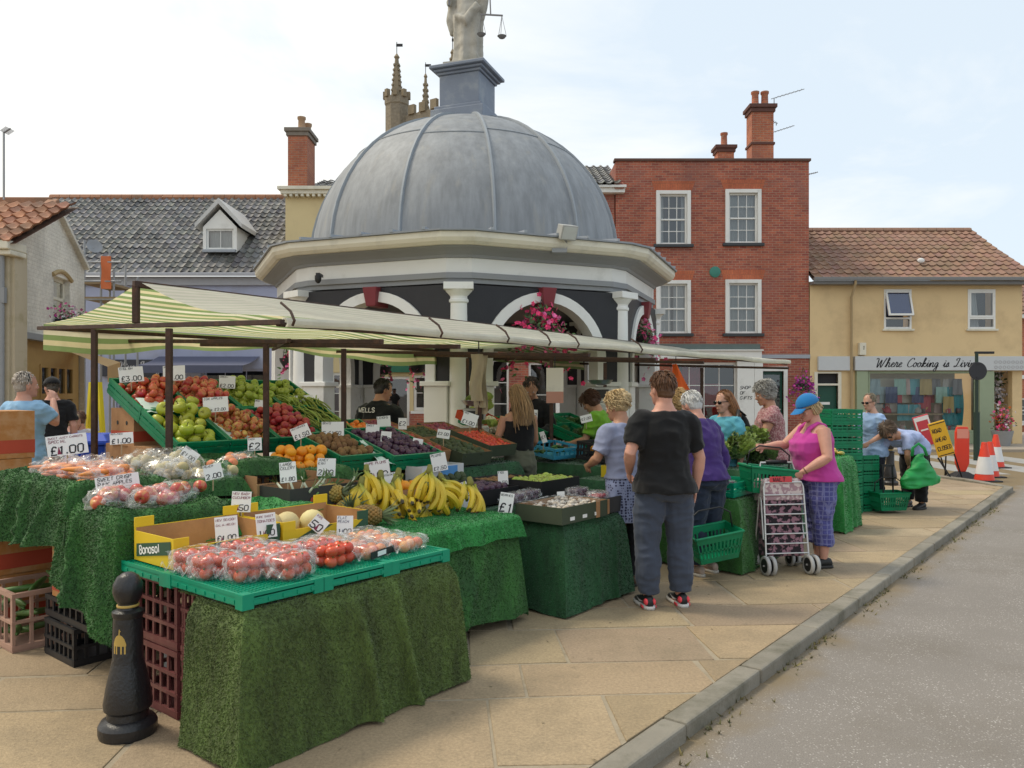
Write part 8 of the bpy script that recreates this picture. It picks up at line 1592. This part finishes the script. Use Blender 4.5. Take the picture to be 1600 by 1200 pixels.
for i in range(4): tag(inst('lettuce', LET, Matrix.Translation(V((*at(757 + 5 * i, 0, 8.45), 1.26))) @ TRS((0, 0, 0), (i * .7, i, i), .5)), 'small green bunch in the hands of the woman in the black top', 'herbs', 'bunches held by the blonde woman')
person('second stall trader with short hair and black top looking down', at(832, 0, 9.9), 168, 1.8, 1.02, 8, (26, 8), ((-.25, .1, 1.12), (-.16, .3, 1.05)), ((.25, .1, 1.12), (.16, .3, 1.05)), ('long', BLK, .88, 1.48), ('trousers', BLK, .97), ('short', (.05, .035, .03)), BSH, SK3, seed=18, vox=.009)
person('woman in lime green top with brown bob bending over the vegetables', at(948, 0, 9.3), 64, 1.64, 1.1, 14, (26, 10), ((-.24, .2, 1.1), (-.2, .42, 1.05)), ((.24, .2, 1.12), (.16, .4, 1.12)), ('short', cloth('lime_cotton', (.16, .36, .03), .1), .88), ('trousers', NAVY, .97), ('bob', (.11, .05, .028)), BSH, SK3, seed=19, vox=.009, bust=.02)
# ------------------------------------------------------------------ trolley, baskets
ALU = mat('trolley_tube', (.62, .62, .62), .35, .05, metal=.5)
tr = thing('shopping_trolley', 'four wheeled shopping trolley with floral bag in a silver frame', 'trolley', (*at(1232, 0, 6.85), 0), rad(8)); T = Matrix.Rotation(rad(9), 4, 'X')
T = Matrix.Rotation(rad(-7), 4, 'X')
m = MB(); 
def tb(pts, r=.0085): m.tube([T @ V(p) for p in pts], r, 8)
tb([(-.2, 0, .1), (-.185, 0, .76), (-.17, 0, .8), (.17, 0, .8), (.185, 0, .76), (.2, 0, .1)]); tb([(-.19, .05, .3), (-.17, .1, .9), (-.15, .11, .98), (.15, .11, .98), (.17, .1, .9), (.19, .05, .3)])
for i in range(7): z = .18 + .085 * i; tb([(-.2 + .006 * i * .2, -.004, z), (.2 - .006 * i * .2, -.004, z)], .006)
for s in (-1, 1): tb([(s * .2, 0, .1), (s * .2, .28, .06)]); tb([(s * .19, .28, .06), (s * .18, .1, .7)], .007)
m.build('frame', ALU, tr, smooth=40)
FLO = cloth('black_floral', (.025, .02, .025), .2, 'blotch', (.30, .16, .2), 22); FLO2 = cloth('pale_floral', (.38, .24, .27), .1, 'blotch', (.62, .52, .5), 26)
m = MB(); m.loft([[T @ V((sx_ * (.172 - .0), y, z)) for sx_, y in ((-1, .015), (1, .015), (1, .2), (-1, .2))] for z in (.15, .3, .5, .66)]); o = put(fuse(m, .012, 5, .01, 8, 2), 'bag', FLO, tr)
m = MB(); m.loft([[T @ V((sx_ * w_, y, z)) for sx_, y in ((-1, .004), (1, .004), (1, .22), (-1, .22))] for z, w_ in ((.64, .18), (.7, .19), (.8, .185), (.84, .16))]); put(fuse(m, .012, 5, .012, 8, 3), 'bag_flap', FLO2, tr)
m = MB(); m.loft([[T @ V((.15 * math.cos(2 * PI * j / 16), .12 + .07 * math.sin(2 * PI * j / 16), z)) for j in range(16)] for z in (.82, .88, .92)]); put(fuse(m, .012, 3, .02, 9, 5), 'top_pouch', BLK, tr); m = MB(); m.b2((-.13, -.012, .8), (.08, -.004, .85), 0, T); lb = m.build('red_tag', mat('coral_red', (.6, .06, .07), .6), tr, bevel=.01); m = MB(); strokes(m, 'WALT', -.1, .808, .034, T @ Matrix.Translation((0, -.012, 0)), .18); m.build('lettering', INK, lb)
m = MB(); m.tube([T @ V((-.1, .11, .985)), T @ V((.1, .11, .985))], .017, 8); m.build('grip', BLACK, tr, True)
for s in (-1, 1):
    for y, r_ in ((-.03, .085), (.3, .075)):
        for o_ in (-.028, .028):
            M_ = TRS((s * .2 + o_, y, r_), (0, rad(90), 0)); m = MB(); m.lathe([(r_ * .72, -.012), (r_ * .95, -.016), (r_, -.006), (r_, .006), (r_ * .95, .016), (r_ * .72, .012)], 24, M=M_, cap=False); w_ = m.build('wheel', mat('grey_tyre', (.4, .4, .39), .7), tr, True); m = MB(); m.lathe([(.001, -.011), (r_ * .74, -.011), (r_ * .74, .011), (.001, .011)], 20, M=M_); m.build('hub', BLACK, w_, 40)
        m = MB(); m.bar((s * .2, y, r_), T @ V((s * .2, max(y, 0), .12)), .018); m.bar((s * .2 - .05, y, r_), (s * .2 + .05, y, r_), .012); m.build('axle', ALU, tr)
def basket_mesh(L=.44, Wd=.3, H=.23, m_=GCRATE):
    b = MB(); n = 12
    def q(z): k = .8 + .2 * z / H; return L / 2 * k, Wd / 2 * k
    for (sx_, sy) in ((0, -1), (0, 1), (-1, 0), (1, 0)):
        for (za, zb, full) in ((0, .045, 1), (.095, .11, 1), (H - .055, H, 1), (.045, H - .055, 0)):
            (l0, w0), (l1, w1) = q(za), q(zb); ks = range(1) if full else range(n)
            for k in ks:
                s0, s1 = (-1, 1) if full else (-1 + 2 * (k + .0) / n, -1 + 2 * (k + .45) / n); t_ = .006
                if sx_ == 0: A = [(l0 * s0, sy * w0, za), (l0 * s1, sy * w0, za), (l1 * s1, sy * w1, zb), (l1 * s0, sy * w1, zb)]; nn = V((0, -sy * t_, 0))
                else: A = [(sx_ * l0, w0 * s0, za), (sx_ * l0, w0 * s1, za), (sx_ * l1, w1 * s1, zb), (sx_ * l1, w1 * s0, zb)]; nn = V((-sx_ * t_, 0, 0))
                b.loft([A, [V(p) + nn for p in A]])
    l1, w1 = q(H); b.tube([(-l1, -w1, H), (l1, -w1, H), (l1, w1, H), (-l1, w1, H), (-l1, -w1, H)], .012, 6); l0, w0 = q(0); b.b2((-l0, -w0, 0), (l0, w0, .008)); return b.mesh('shopping_basket', [m_])
BM = basket_mesh(); BLAB = 'green plastic shopping baskets'
def shop_basket(lab, loc, rot, tall=True):
    t_ = thing('shopping_basket', lab, 'basket', loc, 0, BLAB, rot); o = bpy.data.objects.new('tub', BM); COL.objects.link(o); o.parent = t_
    m = MB(); m.tube([(-.2, 0, .23), (-.19, 0, .36), (-.1, 0, .42), (.1, 0, .42), (.19, 0, .36), (.2, 0, .23)], .007, 7); m.build('handle', BLACK, t_, True); return t_
shop_basket('green shopping basket hanging low beside the person in purple', (*at(1114, 0, 6.62), .2), (rad(6), rad(-8), rad(14))); sb = shop_basket('green shopping basket held out by the woman in the pink vest', (*at(1196, 0, 7.12), .68), (0, rad(6), rad(6)))
wb = shop_basket('green wheeled basket pulled by its tall black handle, on the flags', (*at(1388, 0, 10.35), .04), (0, 0, rad(8))); m = MB()
for s in (-1, 1): m.bar((s * .07, .0, .2), (s * .07, .02, .58), .016)
m.bar((-.09, .02, .58), (.09, .02, .58), .03); m.build('pull_handle', BLACK, wb); m = MB()
for s in (-1, 1): m.lathe([(.02, -.012), (.03, -.012), (.03, .012), (.02, .012)], 12, M=TRS((s * .15, .1, 0), (0, rad(90), 0)))
m.build('wheel', BLACK, wb)
# ------------------------------------------------------------------ bollards
IRON = mat('black_iron', (.018, .018, .02), .35, .25, 12, .35, 45, spec=.5); GOLD = mat('gold_paint', (.5, .34, .09), .45, .15)
BPROF = [(.01, 0), (.155, 0), (.16, .015), (.16, .05), (.145, .07), (.115, .08), (.112, .11), (.13, .125), (.133, .15), (.115, .24), (.093, .32), (.083, .36), (.08, .52), (.078, .545), (.085, .555), (.086, .575), (.06, .585), (.055, .605), (.055, .612), (.07, .63), (.083, .665), (.08, .7), (.06, .735), (.03, .752), (.002, .757)]
def bollard(loc, lab, rz, emblem=True):
    t_ = thing('bollard', lab, 'bollard', loc, rz); t_.scale = (.8, .8, 1); m = MB(); m.lathe(BPROF, 40); m.build('post', IRON, t_, smooth=35); m = MB(); m.lathe([(.055, .594), (.061, .596), (.061, .605), (.055, .607)], 30, cap=False); m.build('gold_band', GOLD, t_, True)
    if emblem:
        m = MB(); R_ = .083
        def cyl(pts): 
            vs = [(R_ * math.sin(x / R_), -R_ * math.cos(x / R_), z) for x, z in pts]; n = len(vs); m.add(vs + [(x * .93, y * .93, z) for x, y, z in vs], [tuple(range(n))] + [(i, (i + 1) % n, n + (i + 1) % n, n + i) for i in range(n)])
        z0 = .40
        for x in (-.034, -.017, .012, .033): cyl([(x - .0045, z0 - .01), (x + .0045, z0 - .01), (x + .0045, z0 + .03), (x - .0045, z0 + .03)])
        for k in range(8): a, b_ = -.04 + .01 * k, -.03 + .01 * k; f_ = lambda x: z0 + .036 + .042 * math.sqrt(max(0, 1 - (x / .036) ** 2)); cyl([(a, z0 + .026), (b_, z0 + .026), (b_, f_(b_)), (a, f_(a))])
        cyl([(-.004, z0 + .077), (.004, z0 + .077), (.003, z0 + .104), (-.001, z0 + .104)]); cyl([(-.001, z0 + .09), (.009, z0 + .094), (.009, z0 + .098), (-.001, z0 + .096)]); m.build('dome_emblem', GOLD, t_)
    return t_
bollard((-1.80, 3.66, 0), 'black iron bollard with gold domed emblem in front of the turf table', rad(-8)); bollard((*at(1391, 0, 13.4), 0), 'black iron bollard behind the bending woman', 0, False)
# ------------------------------------------------------------------ road furniture
ORW = mat('cone_red', (.75, .06, .03), .45, .08); REFL = mat('white_sleeve', (.7, .7, .7), .5)
for i, (x, y, d, s, l) in enumerate(((1538, 745, 14.6, 1.0, 'red and white traffic cone nearest the kerb corner'), (1547, 738, 15.3, .95, 'traffic cone half hidden behind the nearest cone'), (1556, 722, 17.2, 1.0, 'red and white traffic cone farthest back by the flowers'))):
    t_ = thing('traffic_cone', l, 'traffic cone', (*at(x, 0, d), -.075), 0, 'traffic cones at the road corner'); t_.scale = (s, s, s); m = MB(); m.b2((-.22, -.22, 0), (.22, .22, .03)); m.build('base', BLACK, t_, bevel=.01); m = MB(); m.lathe([(.17, .03), (.075, .56), (.045, .73), (.035, .73)], 24); m.build('body', ORW, t_, 40); m = MB(); m.lathe([(.152, .14), (.095, .46)], 24, cap=False); m.v = [(p[0] * 1.02, p[1] * 1.02, p[2]) for p in m.v]; m.lathe([(.087, .505), (.06, .66)], 24, cap=False) if False else None; m.build('sleeve', REFL, t_, True)
bd = thing('road_marker', 'tall orange red road marker panel on a black rubber foot', 'road marker', (*at(1503, 0, 15.0), -.075)); m = MB(); m.loft([[(-.3, -.2, 0), (.3, -.2, 0), (.3, .2, 0), (-.3, .2, 0)], [(-.08, -.08, .14), (.08, -.08, .14), (.08, .08, .14), (-.08, .08, .14)]]); m.build('foot', BLACK, bd); m = MB(); P = [(-.06, .14), (.06, .14), (.13, .3), (.13, .9), (.1, 1.0), (-.1, 1.0), (-.13, .9), (-.13, .3)]; m.loft([[(x, y, z) for x, z in P] for y in (-.03, .03)]); m.build('panel', ORW, bd, bevel=.01); m = MB(); m.b2((-.11, -.034, .78), (.11, -.03, .96)); m.build('reflective_band', mat('pale_coral_band', (.75, .3, .22), .5), bd)
for nm, lab, q, c, ln in (('road_sign', 'leaning yellow road works sign on thin black legs', (1492, 640, 14.6), (.75, .42, .02), ('ROAD', 'AHEAD', 'CLOSED')), ('road_sign', 'faded red and white sign leaning behind the yellow one', (1468, 635, 15.2), (.6, .06, .08), ('',))):
    t_ = thing(nm, lab, 'road sign', (*at(q[0], 0, q[2]), -.075), rad(-6), None, (rad(0), rad(-17), rad(-6))); yel = lab.startswith('leaning yellow'); w_, h_, z0 = (.3, .66, .5) if yel else (.3, .6, .66); m = MB(); m.b2((-w_ / 2, -.02, z0), (w_ / 2, .02, z0 + h_)); p = m.build('panel', mat('sign_yellow' if yel else 'sign_faded_red', c, .5, .1), t_, bevel=.01); m = MB(); m.bar((-.15, .03, z0), (-.02, .03, 0), .025); m.bar((.15, .03, z0), (.18, .1, 0), .025); m.bar((.0, .03, z0), (0, .4, 0.02), .02); m.build('leg', BLACK, t_); m = MB()
    if yel:
        for k, s in enumerate(ln): strokes(m, s, -.12, z0 + .46 - .17 * k, .075, Matrix.Translation((0, -.02, 0)), .18, 0, 0, -.003, .62)
        for z in (z0 + .02, z0 + h_ - .04): m.b2((-.14, -.024, z), (.14, -.02, z + .015))
        m.build('lettering', INK, p)
    else: m.b2((-.14, -.024, z0 + .02), (-.11, -.02, z0 + h_ - .02)); m.b2((.11, -.024, z0 + .02), (.14, -.02, z0 + h_ - .02)); m.b2((-.11, -.024, z0 + .5), (.11, -.02, z0 + .58)); m.b2((-.07, -.024, z0 + .3), (.07, -.02, z0 + .33)); m.build('white_print', PAPER, p)
sp_ = thing('round_sign_post', 'black sign post with the dark back of a round sign and small lamp', 'road sign', (*at(1526, 0, 19.0), -.1)); m = MB(); m.tube([(0, 0, 0), (0, 0, 1.2)], .07, 12); m.tube([(0, 0, 1.2), (0, 0, 2.65)], .038, 10); m.build('pole', mat('dark_green_post', (.02, .04, .03), .5), sp_, smooth=40); m = MB(); m.lathe([(.001, -.01), (.215, -.01), (.22, 0), (.215, .01), (.001, .01)], 32, M=TRS((0, -.05, 2.2), (rad(90), 0, 0))); m.b2((-.05, -.075, 2.37), (.05, -.06, 2.39)); m.b2((-.04, -.075, 2.03), (.04, -.06, 2.05)); m.build('disc', mat('dark_sign_back', (.03, .03, .035), .5), sp_, smooth=40); m = MB(); m.b2((-.03, -.03, 2.62), (.42, .05, 2.68)); m.build('lamp', BLACK, sp_, bevel=.01)
# planters of flowers by the passage
fp = thing('flower_tub', 'tub of white, pink and orange flowers at the passage by the kitchen shop', 'planter', (*at(1566, 0, 23.0), 0)); m = MB(); m.lathe([(.2, 0), (.3, .45), (.27, .45), (.25, .4)], 16); m.build('tub', GREYP, fp, 40); flowers(fp, (.0, 0, .75), (.24, .24, .4), 190, [WHF, PINK2, ORF, REDP], 9, sz=.045)
pt = thing('climbing_plant', 'dark leafy climbing plant on the passage wall by the kitchen shop', 'plant', (*at(1556, 0, 24.6), 0)); flowers(pt, (0, 0, 2.0), (.28, .2, 1.1), 220, [WHF], 10, sz=.07); m = MB(); m.tube([(0, 0, 0), (.05, 0, 1), (-.03, 0, 2.4)], [.04, .03, .015], 7); m.build('stem', mat('bark', (.1, .07, .05), .9), pt)
# cafe: table, chairs, A-board, blue bin, orange windsock bag
ab = thing('a_board', 'yellow painted A-frame outside the cafe', 'a-board', (*at(149, 0, 12.4), 0), rad(-20)); m = MB()
for s in (-1, 1): m.bar((s * .24, 0, 0), (s * .08, 0, 1.75), .07, .05)
m.bar((-.14, 0, .95), (.14, 0, .95), .06, .04); m.build('frame', mat('yellow_paint', (.7, .56, .02), .5), ab)
ct_ = thing('cafe_table', 'small round dark cafe table between the seated customers', 'table', (*at(116, 0, 11.7), 0)); m = MB(); m.lathe([(.001, .7), (.32, .7), (.32, .73), (.001, .73)], 24); m.build('table_top', DARKP, ct_, smooth=40); m = MB(); m.tube([(0, 0, 0), (0, 0, .7)], .03, 8); m.lathe([(.2, 0), (.2, .02), (.03, .05)], 16); m.build('leg', DARKP, ct_)
for i, (x, d, yaw, l) in enumerate(((126, 12.25, 60, 'dark cafe chair under the customer in white'), (101, 11.98, -50, 'dark cafe chair under the customer in slate blue'))):
    t_ = thing('cafe_chair', l, 'chair', (*at(x, 0, d), 0), rad(yaw), 'dark cafe chairs'); m = MB(); m.b2((-.21, -.18, .42), (.21, .22, .45)); m.build('seat', DARKP, t_, bevel=.01); m = MB(); m.b2((-.2, -.22, .5), (.2, -.19, .85)); m.build('backrest', DARKP, t_, bevel=.01)
    for a in (-.18, .18):
        for b_ in (-.19, .19): m = MB(); m.bar((a, b_, 0), (a, b_, .85 if b_ < 0 else .42), .025); m.build('leg', STEEL, t_)
bn = thing('wheelie_bin', 'blue wheelie bin behind the market stall post', 'bin', (*at(140, 0, 9.3), 0), rad(15)); m = MB(); m.loft([[(a * s, b_ * s, z) for a, b_ in ((-.22, -.25), (.22, -.25), (.22, .25), (-.22, .25))] for z, s in ((.05, .75), (.98, 1))]); BLUP = mat('blue_bin_plastic', (.01, .06, .45), .4); m.build('body', BLUP, bn, bevel=.02); m = MB(); m.b2((-.26, -.3, .98), (.26, .28, 1.02)); m.loft([[(-.26, -.3, 1.021), (.26, -.3, 1.021), (.26, .28, 1.021), (-.26, .28, 1.021)], [(-.2, -.2, 1.1), (.2, -.2, 1.1), (.2, .22, 1.1), (-.2, .22, 1.1)]]); m.build('lid', BLUP, bn, bevel=.01); m = MB()
for s in (-1, 1): m.lathe([(.03, -.02), (.1, -.02), (.1, .02), (.03, .02)], 16, M=TRS((s * .2, .22, .1), (0, rad(90), 0)))
m.build('wheel', BLACK, bn)
ob = thing('orange_flag', 'bright orange pennant hanging beside the red shop window', 'pennant', pd(1056, 590, 11.5)); m = MB(); m.grid(lambda a, q: ((a - .5) * .06 + .2 * a * q - .02, .03 * math.sin(a * 6 + q * 3), .2 - .38 * q), 6, 8); m.build('cloth', mat('bright_orange_cloth', (.8, .13, .02), .7), ob, True); m = MB(); m.bar((0, 0, .2), (0, 0, .35), .01); m.build('cord', BLACK, ob)
# weighing scales at the counters
for x, y, d, l in ((742, 668, 8.9, 'white market scales on the counter beside the hanging bags'), (938, 632, 9.9, 'grey market scales at the back of the vegetable island')):
    t_ = thing('market_scales', l, 'scales', pd(x, y, d)); m = MB(); m.b2((-.16, -.12, -.1), (.16, .12, .02)); m.loft([[(-.1, -.04, .02), (.1, -.04, .02), (.1, .04, .02), (-.1, .04, .02)], [(-.14, -.05, .22), (.14, -.05, .22), (.14, .05, .22), (-.14, .05, .22)]]); m.build('body', mat('scale_enamel', (.5, .5, .46), .4), t_, bevel=.02); m = MB(); m.lathe([(.02, .24), (.12, .26), (.16, .31), (.155, .31), (.11, .27)], 18); m.build('pan', STEEL, t_, smooth=40); m = MB(); m.b2((-.1, -.055, .08), (.1, -.05, .19)); m.build('dial', DKBOX, t_)

bpy.data.batch_remove(TRASH + [bpy.data.scenes['workshop']])
